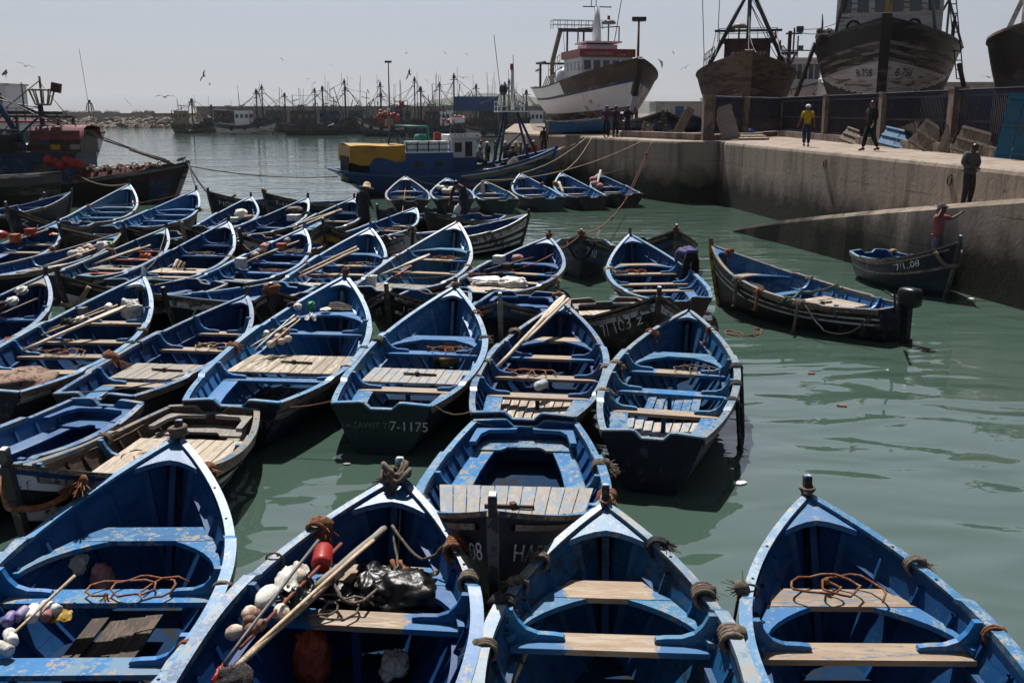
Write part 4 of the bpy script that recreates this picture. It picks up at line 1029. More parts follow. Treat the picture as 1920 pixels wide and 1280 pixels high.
M['ship_w2'] = mat('scuffed_white_planks', (.50, .49, .48), .65, (.14, .10, .09), .27, 2.2, stretch=(.3, .3, 3), wear2=(.36, .34, .33), amt2=.45, alb=.85, seam=.11)
M['ship_grey'] = mat('grey_underbody', (.07, .068, .07), .8, (.12, .1, .1), .4, 1)
M['ship_teal'] = mat('blue_green_band', (.02, .09, .16), .6, (.04, .04, .05), .4, 1.2, stretch=(.4, .4, 2))
M['ship_red2'] = mat('dark_red_band', (.11, .025, .02), .65, (.06, .03, .03), .45, 1.2, stretch=(.4, .4, 2))
M['redroof'] = mat('red_wheelhouse_paint', (.42, .05, .045), .45, (.3, .06, .05), .3, 2)
M['maroon'] = mat('maroon_cabin_paint', (.08, .018, .018), .55, (.14, .06, .05), .4, 2)
M['steel'] = mat('grey_steel', (.20, .20, .21), .5, (.14, .08, .06), .35, 3)
M['steel_dk'] = mat('dark_steel', (.045, .05, .06), .5, (.12, .07, .05), .3, 3)
M['steel_tan'] = mat('tan_gallows_paint', (.38, .31, .20), .55, (.2, .12, .08), .35, 3)
M['bluemast'] = mat('blue_spar_paint', (.02, .06, .16), .5, (.1, .08, .07), .3, 3)
M['tarp_y'] = mat('yellow_tarpaulin', (.50, .27, .03), .6, (.38, .20, .03), .4, 1.5, bump=.5, bscale=3)
M['tarp_m'] = mat('maroon_tarpaulin', (.22, .035, .05), .6, (.16, .03, .04), .4, 1.5, bump=.5, bscale=3)
M['teal_pipe'] = mat('green_pipe_paint', (.02, .22, .17), .5, (.1, .15, .12), .3, 4)
M['yellow_pole'] = mat('yellow_mast_paint', (.45, .33, .12), .55, (.2, .12, .07), .4, 3)

def place(root, stern, head, z): root.location = (stern[0], stern[1], z); root.rotation_euler = (0, 0, head)

# --- white trawler on the yard
s = Ship(22, 8.0, 3.3, 5.1, 3.5, wt=.72, rake=2.6, full=2.9)
ang = math.atan2(-math.cos(R(12)), math.sin(R(12)))
root = thing('beached_trawler', 'white trawler with blue line and red wheelhouse top propped on the yard', 'trawler')
place(root, (9.2-22*math.sin(R(12)), 74+22*math.cos(R(12))), ang, QZ+.02)
vs_ = [0, .15, .35, .5, .69, .745, .79, 1]
mats = ['red_bottom', 'ship_white', 'ship_blue', 'ship_brown', 'wood_dark']
h = s.hull(root, vs_, lambda i, u, sd: 0 if i < 2 else (1 if i < 4 else (2 if i == 4 else (3 if u > .60 else 1))), mats, railm='ship_brown')
mb = MB(); pts = [s.P(1, v, 1) for v in (.5, .7, .85, 1)]
for a, b_ in zip(pts[:-1], pts[1:]): mb.bar(a, b_, .45, .4, up=(0, 1, 0))
mb.build('stem', ['ship_brown'], root)
mb = MB(); pts = [s.P(1, v, 1) for v in (0, .15, .3, .5)]
for a, b_ in zip(pts[:-1], pts[1:]): mb.bar(a, b_, .25, .3, up=(0, 1, 0))
mb.build('stem_foot', ['ship_white'], root)
WZ = 3.7
c = cabin(root, 8.6, 14.2, -2.1, 2.1, 3.0, 5.55, 'ship_white', 'redroof', wins=[('F', -1.9+.78*k, -1.9+.78*k+.56, 4.6, 5.3) for k in range(5)]+[('R', 9.2+1.1*k, 9.9+1.1*k, 4.6, 5.25) for k in range(4)]+[('L', 9.2+1.1*k, 9.9+1.1*k, 4.6, 5.25) for k in range(4)], lean=.25, over=.2, roofh=.6)
vs2, fs2, wd = text_mesh('MOUHAMED   شودة'); mb = MB()
for p in vs2: mb.v.append((14.165, -1.9+p.x*3.7/wd, 5.70+p.y*.28))
for f in fs2: mb.face(f)
mb.build('painted_name', ['letter'], c)
bx(root, 'upper_hut', (11.2, 0, 6.35), (2.6, 2.6, .45), 'ship_white'); bx(root, 'hut_roof', (11.4, 0, 6.75), (3.4, 3.0, .12), 'ship_white')
mb = MB(); mb.lathe([(.42, 6.8), (.22, 9.6)], (11.0, 0, 0), n=8); mb.build('mast', ['ship_white'], root)
bars(root, 'mast_yard', [((11, -1.2, 9.6), (11, 1.2, 9.6)), ((11, -1.6, 7.9), (11, 1.9, 8.1)), ((11, 1.9, 8.1), (11, 1.9, 6.8)), ((11, -1.6, 7.9), (11, -1.6, 6.8))], .08, 'steel_dk')
tubes(root, 'aerial', [[(11, -.1, 9.6), (11, -.1, 13.2)], [(11, -.5, 9.6), (11, -.5, 11.6)], [(11, 1.5, 6.8), (11, 2.1, 10.6)]], .035, 'steel_dk')
mb = MB(); mb.lathe([(.55, 8.25), (.62, 8.35), (.45, 8.55)], (11.3, .9, 0), n=10); mb.bar((11.3, .9, 6.8), (11.3, .9, 8.3), .1, .1); mb.build('radar', ['steel'], root)
mb = MB(); mb.lathe([(.12, 8.55), (.12, 8.9)], (11.3, .9, 0), n=8); mb.build('red_lamp_globe', ['red'], root)
# gallows aft
gz = 8.3
for yy in (-1.5, 2.6):
    bars(root, 'gallows_leg', [((2.2, yy, 3.2), (2.2, yy, 5.6)), ((2.2, yy, 5.6), (4.0, yy*.82, gz))], .30, 'steel_tan')
bars(root, 'gallows_beam', [((4.0, -1.4, gz), (4.0, 2.3, gz))], .3, 'steel_dk'); railing(root, [(4.0, -1.9, gz+.1), (4.0, 2.6, gz+.1)], .75, 'steel', .6); railing(root, [(3.2, -1.9, gz+.1), (3.2, 2.6, gz+.1)], .75, 'steel', .6)
tubes(root, 'hanging_block', [[(4, y, gz), (4, y, gz-2.9)] for y in (.9, -.6)], .09, 'steel_dk'); tubes(root, 'wire', [[(4, y, gz), (5, y+.2, 3.4)] for y in (1.8, .4, -1)], .02, 'steel_dk')
bars(root, 'stern_frame', [((.6, -2.2, 3.3), (.6, -2.2, 5.6)), ((.6, 2.2, 3.3), (.6, 2.2, 5.6)), ((.6, -2.6, 5.6), (.6, 2.6, 5.6)), ((.6, -2.4, 5.6), (3.2, -2.4, 5.6))], .18, 'steel_dk')
railing(root, [(4.5, -2.4, 4.3), (8.4, -2.4, 5.0)], 1.0, 'steel_tan'); bars(root, 'awning_frame', [((4+.7*k, -2.4, 4.4), (3.2+.7*k, -2.7, 3.2)) for k in range(6)], .07, 'ship_white')
bx(root, 'awning', (6.2, -1.2, 4.6), (4.2, 2.2, .08), 'ship_rust', (0, R(-10), 0))
mb = MB(); mb.lathe([(.75, 0), (.75, 1.3), (.2, 1.7)], (8.1, -1.9, 3.3), n=10); mb.build('vent_cowl', ['ship_white'], root)

# --- brown peeling trawler
s = Ship(17, 7.0, 3.9, 5.1, 4.2, wt=.7, rake=1.2, full=2.7)
root = thing('beached_trawler', 'brown peeling wooden trawler with a maroon wheelhouse and tripod mast', 'trawler')
p = at_y(1404, 97, 66); place(root, (p.x+17*math.sin(R(12)), 66+17*math.cos(R(12))), math.atan2(-math.cos(R(12)), -math.sin(R(12))), QZ)
vs_ = [0, .2, .4, .58, .60, .72, .86, 1]
s.hull(root, vs_, lambda i, u, sd: 0 if i < 3 else (2 if i == 3 else 1), ['ship_rust', 'ship_tan', 'ship_red2', 'wood_dark'], railm='ship_tan'); s.stem(root, 'ship_tan', .5, .5, .1)
c = cabin(root, 5.4, 9.2, -1.6, 1.6, 3.8, 6.3, 'maroon', 'maroon', wins=[('F', -1.2, 1.2, 4.9, 5.5)], over=.2)
mb = MB(); mb.bar((9.26, -1.3, 5.1), (9.26, 1.3, 5.1), .05, .25); mb.build('blue_board', ['ship_teal'], c)
tubes(root, 'tripod_mast', [[(10.2, 0, 4), (10.0, 0, 9.3)], [(9.4, 2.6, 4.6), (10.0, .3, 9.2)], [(9.4, -2.6, 4.6), (10.0, -.3, 9.2)]], .15, 'steel_dk', 7)
bars(root, 'crosstree', [((10, -2.3, 6.9), (10, 2.3, 6.9)), ((10.2, -.5, 9.3), (10.2, .5, 9.3))], .16, 'steel_dk')
bx(root, 'mast_basket', (10, 0, 9.5), (.8, .9, .3), 'ship_rust'); tubes(root, 'aerial', [[(8, -2.1, 6.3), (8, -2.1, 9.4)], [(8, -3, 5), (8, -3.4, 10.5)]], .03, 'steel_dk')
railing(root, [(5, 2.3, 4.4), (9, 2.3, 4.4)], 1.9, 'maroon', .8); bx(root, 'ladder_post', (9, 2.9, 5.6), (.2, .25, 2.6), 'maroon')
bx(root, 'searchlight', (8.5, -1.2, 7.1), (.4, .6, .4), 'steel_tan'); tubes(root, 'rigging', [sag((10, 0, 8.5), (16.4, 0, 5.1), .2), sag((10, -2.2, 6.9), (2, -3, 4.6), .3), sag((10, 0, 9.2), (5, 2.5, 6.3), .1)], .025, 'steel_dk')
mb = MB()
for k in range(9): a = k*.35; mb.tube([(15.0, -1+.25*k, 5.0), (15.1, -1+.25*k+.1, 5.2), (15.0, -1+.25*k+.25, 5.0)], .05, 5)
mb.build('mooring_coil', ['rope'], root)
railing(root, [(5, -2.0, 6.42), (9.2, -2.0, 6.42), (9.2, 2.0, 6.42), (5, 2.0, 6.42)], .7, 'ship_rust', .6); railing(root, [(9.4, 3.0, 4.5), (14.5, 2.2, 4.8)], .8, 'steel_dk', .7); railing(root, [(9.4, -3.0, 4.5), (14.5, -2.2, 4.8)], .8, 'steel_dk', .7)
mb = MB(); mb.lathe([(.5, 7.3), (.55, 7.4), (.4, 7.6)], (7.0, -.6, 0), n=10); mb.bar((7.0, -.6, 6.4), (7.0, -.6, 7.35), .12, .12); mb.build('radar', ['steel_tan'], root)
bars(root, 'platform', [((4, 2.4, 5.6), (4, 3.6, 5.6)), ((6, 2.4, 5.6), (6, 3.6, 5.6)), ((4, 3.6, 5.6), (6, 3.6, 5.6)), ((4, 3.6, 5.6), (4, 3.0, 4.2)), ((6, 3.6, 5.6), (6, 3.0, 4.2)), ((5, 3.4, 5.6), (5, 3.4, 7.4)), ((5, 4.0, 7.0), (5, 2.8, 7.0))], .12, 'ship_rust'); bx(root, 'searchlight', (5, 3.8, 7.3), (.4, .5, .4), 'steel_dk')
tubes(root, 'rigging', [sag((10, 0, 8.8), (9.2, 2.6, 4.8), .1), sag((10, 0, 8.8), (3, 3, 4.5), .3), sag((10, 0, 7.0), (15.8, .6, 5.0), .3), sag((10, 1.9, 6.9), (14.5, 2.2, 4.9), .2), sag((10, -1.9, 6.9), (14.5, -2.2, 4.9), .2), sag((5, 3.4, 7.4), (6, 9, 9.6), .9), sag((5, 3.4, 7.2), (6, 9, 9.4), 1.1)], .03, 'steel_dk')

# --- big black and white hull with the number
s = Ship(20, 8.3, 4.9, 6.15, 5.0, wt=.75, rake=1.0, full=3.0)
root = thing('beached_trawler', 'huge black-topped wooden trawler hull with white forefoot and bow number', 'trawler')
p = at_y(1663, 36, 54); place(root, (p.x+20*math.sin(R(20.5)), 54+20*math.cos(R(20.5))), math.atan2(-math.cos(R(20.5)), -math.sin(R(20.5))), QZ)
vs_ = [0, .2]+[.36+.02*k for k in range(15)]+[.66, .69, .73, .76, .80, .83, .9, 1]
mats = ['ship_grey', 'ship_w2', 'ship_black', 'ship_band', 'wood_dark']
def m3(i, u, sd):
    v = vs_[i]
    if v < .655: return 1 if v >= .345+.30*max(0, (1-u)/.42)**1.3 else (0 if u > .3 else 2)
    return 3 if (.655 <= v < .685 or .725 <= v < .755 or .79 < v < .82) else 2
h = s.hull(root, vs_, m3, mats, railm='ship_black', nu=60)
s.stem(root, 'ship_black', .55, .5, .2)
s.text(h, '8-756', 1, .955, 3.25, .42, 'letter_black'); s.text(h, '8-756', -1, .895, 3.25, .42, 'letter_black')
c = cabin(root, 8.5, 13.4, -2.9, 2.9, 4.8, 8.4, 'ship_w2', 'steel', wins=[('F', -2.7+.95*k, -2.7+.95*k+.62, 7.0, 7.95) for k in range(6)]+[('R', 9+1.2*k, 9.8+1.2*k, 7.0, 7.9) for k in range(3)], lean=.1, over=.35, roofh=.3)
mb = MB(); mb.lathe([(.22, 5), (.2, 11)], (14.6, 0, 0), n=10); mb.build('mast', ['yellow_pole'], root)
[tubes(root, 'stay_pole', [q], .10, 'steel') for q in ([(14.2, 2.6, 5.4), (14.6, 1.9, 9.5)], [(14.2, -2.9, 5.4), (14.6, -2.2, 9.5)])]
railing(root, [(9, 3.6, 5.2), (13, 3.6, 5.4)], 1.4, 'maroon', .8); railing(root, [(9, -3.9, 5.2), (13, -3.7, 5.4)], 1.6, 'maroon', .8)
for y in (1.4, -1.9):
    mb = MB(); mb.tube([(13.45+.05, y+.34*math.cos(a*.5), 6.2+.34*math.sin(a*.5)) for a in range(14)], .07, 6); mb.build('lifebuoy', ['rope_dk'], c)
bars(root, 'signal_mast', [((7.5, 3.4, 5), (7.5, 3.4, 9.5)), ((7.5, 3.4, 8), (7.5, 4.4, 5.2)), ((7.5, 2.9, 9), (7.5, 4.2, 9)), ((7.5, 3.4, 8.2), (7.5, 2.6, 6.5))], .14, 'steel')
bars(root, 'boarding_ladder', [((14, 3.9, 3.2), (13.6, 3.0, 8.3)), ((14, 4.25, 3.2), (13.6, 3.35, 8.3))]+[((14-.08*k/2, 3.9-.9*k/10, 3.2+.51*k), (14-.08*k/2, 4.25-.9*k/10, 3.2+.51*k)) for k in range(10)], .06, 'steel_dk')
mb = MB()
for k in range(26): mb.ball((15.4+rnd.uniform(-.5, .5), -3.3+rnd.uniform(-.35, .35), 5.55+rnd.uniform(-.2, .35)), rnd.uniform(.15, .3), n=6, jit=.15)
mb.build('net_pile', ['net_dark'], root)
tubes(root, 'prop', [[(13.2, -5.6, 0), (14.6, -3.9, 5.3)]], .14, 'wood_dark'); tubes(root, 'prop', [[(13.2, 5.2, 0), (14.6, 3.9, 4.0)]], .14, 'wood_dark')

# --- hull cut by the right edge
s = Ship(15, 6.6, 4.6, 5.3, 4.6, wt=.7, rake=1.4, full=2.6)
root = thing('beached_trawler', 'black, blue and dark red trawler hull cut off by the right edge', 'trawler')
th_ = math.atan2(-math.cos(R(24)), -math.sin(R(24)))
place(root, (23.7+15*math.sin(R(24)), 43.6+15*math.cos(R(24))), th_, QZ+.25)
vs_ = [0, .2, .40, .54, .66, .78, .9, 1]
s.hull(root, vs_, lambda i, u, sd: [3, 3, 2, 0, 0, 0, 0][i], ['ship_black', 'wood_dark', 'ship_teal', 'ship_red2'], railm='ship_rust', nu=30); s.stem(root, 'ship_black', .45, .45, .3)
bars(root, 'derrick', [((11, -1.6, 4.6), (9.5, -2.2, 8)), ((12, -.6, 4.8), (9.5, -1.2, 8.6)), ((9, -2.6, 4.6), (9.2, -1.2, 8.6))], .2, 'ship_w2')
cabin(root, 5, 9, -1.8, 1.8, 4.3, 6.8, 'ship_rust', 'steel', wins=[('F', -1.2, 1.2, 5.6, 6.3)])

# --- small white boat's bridge between the two brown hulls
s = Ship(13, 4.6, 2.6, 3.6, 2.7); root = thing('beached_boat', 'smaller white boat with a glazed bridge between the two large wooden hulls', 'boat')
p = at_y(1500, 130, 84); place(root, (p.x+.8, 94), -math.pi/2, QZ)
s.hull(root, [0, .3, .6, 1], lambda i, u, sd: 1 if i < 1 else 0, ['ship_white', 'red_bottom', 'wood_dark']); s.stem(root, 'ship_white', .2, .2)
cabin(root, 3, 8, -1.5, 1.5, 2.6, 5.6, 'ship_white', 'ship_white', wins=[('F', -1.4+.48*k, -1.4+.48*k+.36, 4.0, 5.2) for k in range(6)], over=.2)
bars(root, 'light_mast', [((6, 0, 5.7), (6, 0, 7.6)), ((6, -1.8, 6.4), (6, 1.8, 6.4)), ((6, -1.5, 5.7), (6, -1.5, 6.6))], .1, 'steel_dk')
for y in (-1.6, .2, 1.5): bx(root, 'floodlight', (6.1, y, 6.6), (.3, .45, .4), 'steel_dk')
# ------------------------------------------------------------------ trawlers afloat
# black trawler with the maroon net (left)
s = Ship(13, 4.2, 1.62, 2.55, 2.0, wt=.7, rake=1.1, full=2.3)
root = thing('fishing_trawler', 'black trawler at left with maroon net on its foredeck and a blue derrick', 'trawler'); place(root, (-29.1, 50), 0.02, -.6)
s.hull(root, [0, .25, .42, .80, .94, 1], lambda i, u, sd: [0, 0, 0, 0, 2][i] if u < .86 else [0, 3, 3, 0, 2][i] if u < .95 else [0, 0, 0, 0, 2][i], ['ship_black', 'wood_dark', 'ship_band', 'hull_blue'], dv=.72, railm='ship_band'); s.stem(root, 'ship_band', .18, .2, .12)
cabin(root, 3.2, 8.0, -1.3, 1.3, 1.5, 3.0, 'hull_blue', 'steel_dk', wins=[('R', 5.9, 6.6, 2.1, 2.6)], name='deckhouse')
cr = bx(root, 'fish_crate_rack', (7.0, 0, 3.62), (2.4, 2.2, 1.0), 'wood_dark')
for k, mt in enumerate(('ship_red2', 'ship_teal', 'yellow', 'wood_dark', 'wood_grey')): bx(cr, 'fish_crate', (6.1+.46*k, -1.13, 3.35+.25*(k % 2)), (.44, .1, .24), mt)
mb = MB(); rows = []
for j in range(9):
    y = -1.25+2.5*j/8; rows.append([(5.8+2.6*i/8, y+rnd.uniform(-.03, .03), 4.15+.22*math.cos((j-4)/4*1.4)+rnd.uniform(-.03, .03)-(.5 if j in (0, 8) else 0)) for i in range(9)])
mb.grid(rows, 0); mb.build('tarpaulin', ['tarp_m'], root)
bars(root, 'rack_post', [((8.15, -1.05, 1.6), (7.7, -1.05, 3.1))], .14, 'bluemast')
tubes(root, 'derrick', [[(1.0, -.5, 6.15), (3.0, -.5, 6.25), (3.9, -.5, 6.0), (5.6, -.5, 2.6)]], .14, 'bluemast', 7)
tubes(root, 'mast', [[(6.0, .2, 1.6), (5.9, .2, 5.4)]], .13, 'bluemast', 7); tubes(root, 'mast_top', [[(6.0, .2, 5.4), (6.0, .2, 6.7)]], .06, 'wood_dark')
bars(root, 'brace', [((5.7, .2, 4.7), (3.8, -.3, 2.9)), ((5.9, .2, 4.3), (4.6, .5, 2.9)), ((6.7, .2, 4.7), (6.6, .4, 2.9))], .10, 'bluemast'); bars(root, 'cross_bar', [((2.6, -.4, 5.0), (7.0, .1, 4.95)), ((2.6, -.4, 5.0), (2.55, -.4, 3.2))], .13, 'steel_dk')
mb = MB(); mb.lathe([(.35, 5.3), (.37, 5.38)], (6.05, .2, 0), n=10); mb.tube([(6.05+.6*math.cos(k*.628), .2+.6*math.sin(k*.628), 6.05) for k in range(11)], .04, 5)
for k in range(10): a = k*.628; mb.bar((6.05+.36*math.cos(a), .2+.36*math.sin(a), 5.35), (6.05+.62*math.cos(a), .2+.62*math.sin(a), 6.1), .05, .05)
mb.build('crows_nest', ['steel_tan'], root); bx(root, 'signal_board', (6.85, 0, 6.15), (.5, .1, .45), 'maroon', (0, R(12), 0))
mb = MB()
for k, (x, z, r) in enumerate(((1.6, 4.6, .45), (2.2, 4.5, .5), (2.9, 4.55, .4))): mb.lathe([(.1, -.12), (r, -.12), (r*1.1, 0), (r, .12), (.1, .12)], (x+.5, -.6, z), axis=(.3, 1, .1), n=12)
mb.build('pulley_blocks', ['steel_dk'], root); tubes(root, 'hoist_chain', [[(1.9, -.55, 6.1), (1.95, -.6, 5.0)]], .04, 'iron')
tubes(root, 'forestay', [sag((3.6, -.5, 6.1), (11.9, 0, 2.7), .25), sag((3.2, -.4, 6.15), (11.9, .1, 2.6), .05), [(6.6, .2, 4.9), (9, 0, 3.6), (12.1, 0, 2.6)]], .03, 'rope_dk'); tubes(root, 'bowsprit_rope', [[(10.2, -.1, 3.2), (12.3, -.1, 2.45)]], .07, 'rope')
railing(root, [(2.6, -1.4, 3.1), (5.6, -1.4, 3.1)], .9, 'bluemast', .5); tubes(root, 'whip_aerial', [[(8.2, .6, 4.1), (7.9, .6, 8.0)]], .011, 'steel_dk')
bars(root, 'gantry', [((2.0, .8, 1.5), (2.1, .8, 4.8)), ((4.4, .8, 2.9), (4.4, .8, 4.8)), ((2.0, .8, 4.8), (7.2, .8, 4.75)), ((7.2, .8, 4.75), (7.2, .8, 3.0)), ((3.3, -.9, 3.0), (3.3, -.9, 4.2)), ((3.3, -.9, 4.2), (5.2, -.9, 4.1))], .11, 'steel_dk')
tubes(root, 'rigging', [sag((1.2, -.5, 6.1), (-1, 0, 3), .1), sag((2.5, -.5, 6.2), (6.0, .2, 5.2), .15), sag((3.9, -.5, 6.0), (7.6, -.8, 4.2), .1), [(6.0, .2, 6.5), (3.4, .5, 4.7)], [(6.0, .2, 6.4), (8.3, -.9, 3.9)], [(2.0, .8, 4.8), (4.4, .8, 2.9)], [(4.4, .8, 4.8), (2.1, .8, 2.4)]], .028, 'steel_dk', 4)
mb = MB()
for k in range(16): mb.box((rnd.uniform(2.2, 5.6), rnd.uniform(-1.1, -.3), 3.05+rnd.uniform(0, .5)), (rnd.uniform(.2, .7), .4, rnd.uniform(.2, .7)), (0, 0, rnd.random()))
mb.build('deck_gear', ['net_dark'], root); bx(root, 'winch', (4.6, -1.2, 3.5), (1.0, .7, .9), 'engine')
for k in range(6): 
    mb = MB(); mb.ball((6.7+.28*k, -1.35+.1*(k % 2), 2.75-.12*(k % 3)), .27, n=8); mb.build('float', ['red'], root)
mb = MB(); rows = []
for i in range(22):
    x = 7.9+4.3*i/21; wv = s.hb(x/13)*.92
    rows.append([(x, wv*(-1+2*j/9), 1.66+(.72*math.sin(math.pi*j/9)**.45)*(1-.4*abs(i/21-.45))+rnd.uniform(-.10, .12)+.35*max(0, i/21-.5)) for j in range(10)])
mb.grid(rows, 0); o = mb.build('net_heap', ['net_red']); o.location = root.location; o.rotation_euler = root.rotation_euler; tag(o, 'heap of maroon fishing net on the black trawler foredeck', 'fishing net')
mb = MB(); fp_ = [(8.4+.085*k, -1.05+.3*math.sin(k*.9)+.02*k, 2.32+.1*math.sin(k*1.7)+.004*k) for k in range(40)]; mb.tube(fp_, .02, 4)
for q in fp_: mb.ball(q, rnd.uniform(.07, .12), n=6)
o = mb.build('net_floats', ['float_w']); o.location = root.location; o.rotation_euler = root.rotation_euler; tag(o, 'string of white floats lying on the maroon net', 'net floats')
# black hull in front of it
s = Ship(12, 4.0, 1.95, 2.35, 2.0, wt=.75, rake=.5, full=3.2)
root = thing('fishing_trawler', 'dark low trawler cut by the left edge, its pale rail ending in a blunt bow', 'trawler'); place(root, (-31.9, 44.6), 0.0, -.55)
s.hull(root, [0, .3, .6, .82, 1], lambda i, u, sd: [0, 0, 0, 2][i], ['ship_black', 'wood_dark', 'ship_grey'], railm='ship_band')
bx(root, 'tilted_hatch', (8.3, -.3, 2.75), (1.9, .9, .1), 'wood_x', (0, R(38), 0)); bx(root, 'winch_house', (6.2, 0, 2.6), (1.8, 1.8, 1.6), 'steel_dk'); bx(root, 'winch_top', (7.2, .5, 3.6), (1.2, .8, .9), 'engine', (0, .2, 0))
tubes(root, 'boot_rack', [[(7.6+.25*k, -1, 1.8), (7.6+.25*k, -1, 2.5)] for k in range(6)], .06, 'hull_blue')
# vessels berthed behind
s = Ship(24, 5.4, 2.8, 3.8, 3.0); root = thing('white_ship', 'white ship with a windowed deckhouse behind the black trawler at left', 'ship'); place(root, (-52, 70), 0, -.8)
s.hull(root, [0, .3, .7, 1], lambda i, u, sd: 0 if i == 0 else 1, ['ship_blue', 'ship_white', 'wood_dark']); cabin(root, 8, 18.5, -1.8, 1.8, 2.8, 5.0, 'ship_white', 'steel', wins=[('R', 9+1.0*k, 9.55+1.0*k, 3.6, 4.6) for k in range(9)])
cabin(root, 13, 18.2, -1.5, 1.5, 5.1, 6.9, 'ship_white', 'ship_white', wins=[('R', 13.5+1.2*k, 14.3+1.2*k, 5.7, 6.4) for k in range(4)]); railing(root, [(18.5, -1.9, 3), (22, -1.5, 3.4)], 1.0, 'ship_white'); bx(root, 'funnel', (16.3, 0, 7.6), (.7, .7, 1.3), 'redroof')
s = Ship(11, 4, 2.2, 3.0, 2.3); root = thing('red_topped_boat', 'small boat with a red trimmed wheelhouse behind the maroon tarpaulin', 'boat'); place(root, (-38.5, 66), 0, -.6)
s.hull(root, [0, .4, .8, 1], lambda i, u, sd: 1 if i == 2 else 0, ['ship_white', 'redroof', 'wood_dark']); cabin(root, 5, 8.7, -1.2, 1.2, 2.2, 4.3, 'ship_white', 'redroof', wins=[('R', 5.4+.85*k, 6.0+.85*k, 3.1, 3.8) for k in range(4)]); railing(root, [(5, -1.2, 4.5), (8.6, -1.2, 4.5)], .7, 'redroof', .5)
tubes(root, 'mast', [[(7, 0, 4.4), (7, 0, 6.8)]], .05, 'steel_dk')
s = Ship(8, 3, 1.6, 2.2, 1.6); root = thing('white_cabin_boat', 'small white cabin boat glimpsed between the trawler spars at left', 'boat'); place(root, (-32.2, 57), 0, -.4)
s.hull(root, [0, .5, .8, 1], lambda i, u, sd: 1 if i == 1 else 0, ['ship_white', 'ship_blue', 'wood_dark']); cabin(root, 1.5, 6, -1, 1, 1.5, 2.9, 'ship_white', 'ship_white', wins=[('R', 2+.9*k, 2.6+.9*k, 2.1, 2.6) for k in range(4)])

M['work_blue'] = mat('workboat_blue_paint', (0.010, 0.085, 0.30), .45, (.06, .10, .16), .26, 4, var=.25, seam=.13)
# blue trawler with the yellow tarpaulin
s = Ship(12.9, 4.1, 1.75, 3.05, 2.05, wt=.72, rake=1.5, full=2.2); s.sr = 2.6
root = thing('fishing_trawler', 'blue wooden trawler with a yellow tarpaulin over its deckhouse and a tripod mast', 'trawler'); WTH = math.atan2(4.6, 12.1); place(root, (-9.5, 54), WTH, -.7)
h = s.hull(root, [0, .3, .45, .60, .72, .80, .92, 1], lambda i, u, sd: ([0, 0, 1, 1, 1, 1, 1] if u < .46 else [0, 0, 1, 2, 1, 2, 3])[i], ['navy', 'work_blue', 'ship_band', 'ship_white', 'wood_dark'], dv=.72, railm='work_blue'); s.stem(root, 'work_blue', .2, .22, .1)
mb = MB(); rows = [[], []]
c = cabin(root, 1.55, 6.2, -1.5, 1.5, 1.3, 2.95, 'work_blue', 'ship_white', wins=[('R', 4.05, 4.5, 2.2, 2.5), ('R', 5.2, 5.6, 2.2, 2.5)], over=.03, roofh=.05, name='deckhouse')
bx(c, 'painted_shade_block', (1.0, -.2, 2.1), (1.0, 2.2, 1.4), 'dark'); bx(root, 'stern_locker', (.95, -.9, 1.75), (1.5, .5, .25), 'wood_grey')  # solid black block: shade of the open stern space painted in
mb = MB(); rows = []
for i in range(13):
    x = .55+2.95*i/12; t = i/12
    fr = 2.62-.25*math.sin(t*9)*.5-.10*(t < .25); 
    rows.append([(x, -1.62, (2.35 if .15 < t < .35 else fr)), (x, -1.60, 3.0), (x, -1.57, 3.36+.03*math.sin(7*t)), (x, 0, 3.44+.03*math.sin(5*t+1)), (x, 1.57, 3.36), (x, 1.6, 2.8)])
mb.grid(rows, 0, False); mb.grid([[(.54, y, 2.5), (.54, y, 3.0), (.55, y*.98, 3.38)] for y in (-1.6, -.8, 0, .8, 1.6)], 0, False)
o = mb.build('tarpaulin', ['tarp_y']); o.location = root.location; o.rotation_euler = root.rotation_euler; tag(o, 'yellow tarpaulin draped over the stern half of the blue deckhouse', 'tarpaulin')
mb = MB()
for k in range(5): mb.box((3.85+.46*k, -1.1, 3.28), (.42, .7, .56)); 
o = mb.build('water_tanks', ['white'], root)
bars(root, 'tank_rail', [((3.6, -1.52, z), (6.0, -1.52, z)) for z in (3.12, 3.4)]+[((3.6+.6*k, -1.52, 3.0), (3.6+.6*k, -1.52, 3.55)) for k in range(5)], .05, 'work_blue')
c = cabin(root, 6.25, 7.7, -.95, .95, 1.3, 3.75, 'ship_white', 'ship_white', wins=[('R', 6.45, 6.85, 2.95, 3.45), ('R', 7.05, 7.45, 2.7, 3.5), ('F', -.6, .6, 2.95, 3.5)], over=.22)
bx(c, 'blue_skirt', (6.98, 0, 2.0), (1.50, 1.95, 1.3), 'work_blue'); vs2, fs2, wd = text_mesh('7.12 C'); mb = MB()
for p in vs2: mb.v.append((6.35+p.x*.2, -1.18, 3.77+p.y*.13))
for f in fs2: mb.face(f)
mb.build('painted_name', ['letter_black'], c); bx(root, 'name_board', (6.98, -1.1, 3.83), (1.7, .1, .24), 'ship_white')
tubes(root, 'goalpost_pipe', [[(3.2, -.6, 4.35), (5.0, -.6, 4.3), (5.05, -.6, 4.2), (5.05, -.6, 3.4)]], .07, 'teal_pipe'); mb = MB(); mb.lathe([(.32, 3.35), (.36, 3.5), (.36, 3.75), (.3, 3.9)], (4.65, -.5, 0), n=10); mb.build('winch_drum', ['teal_pipe'], root)
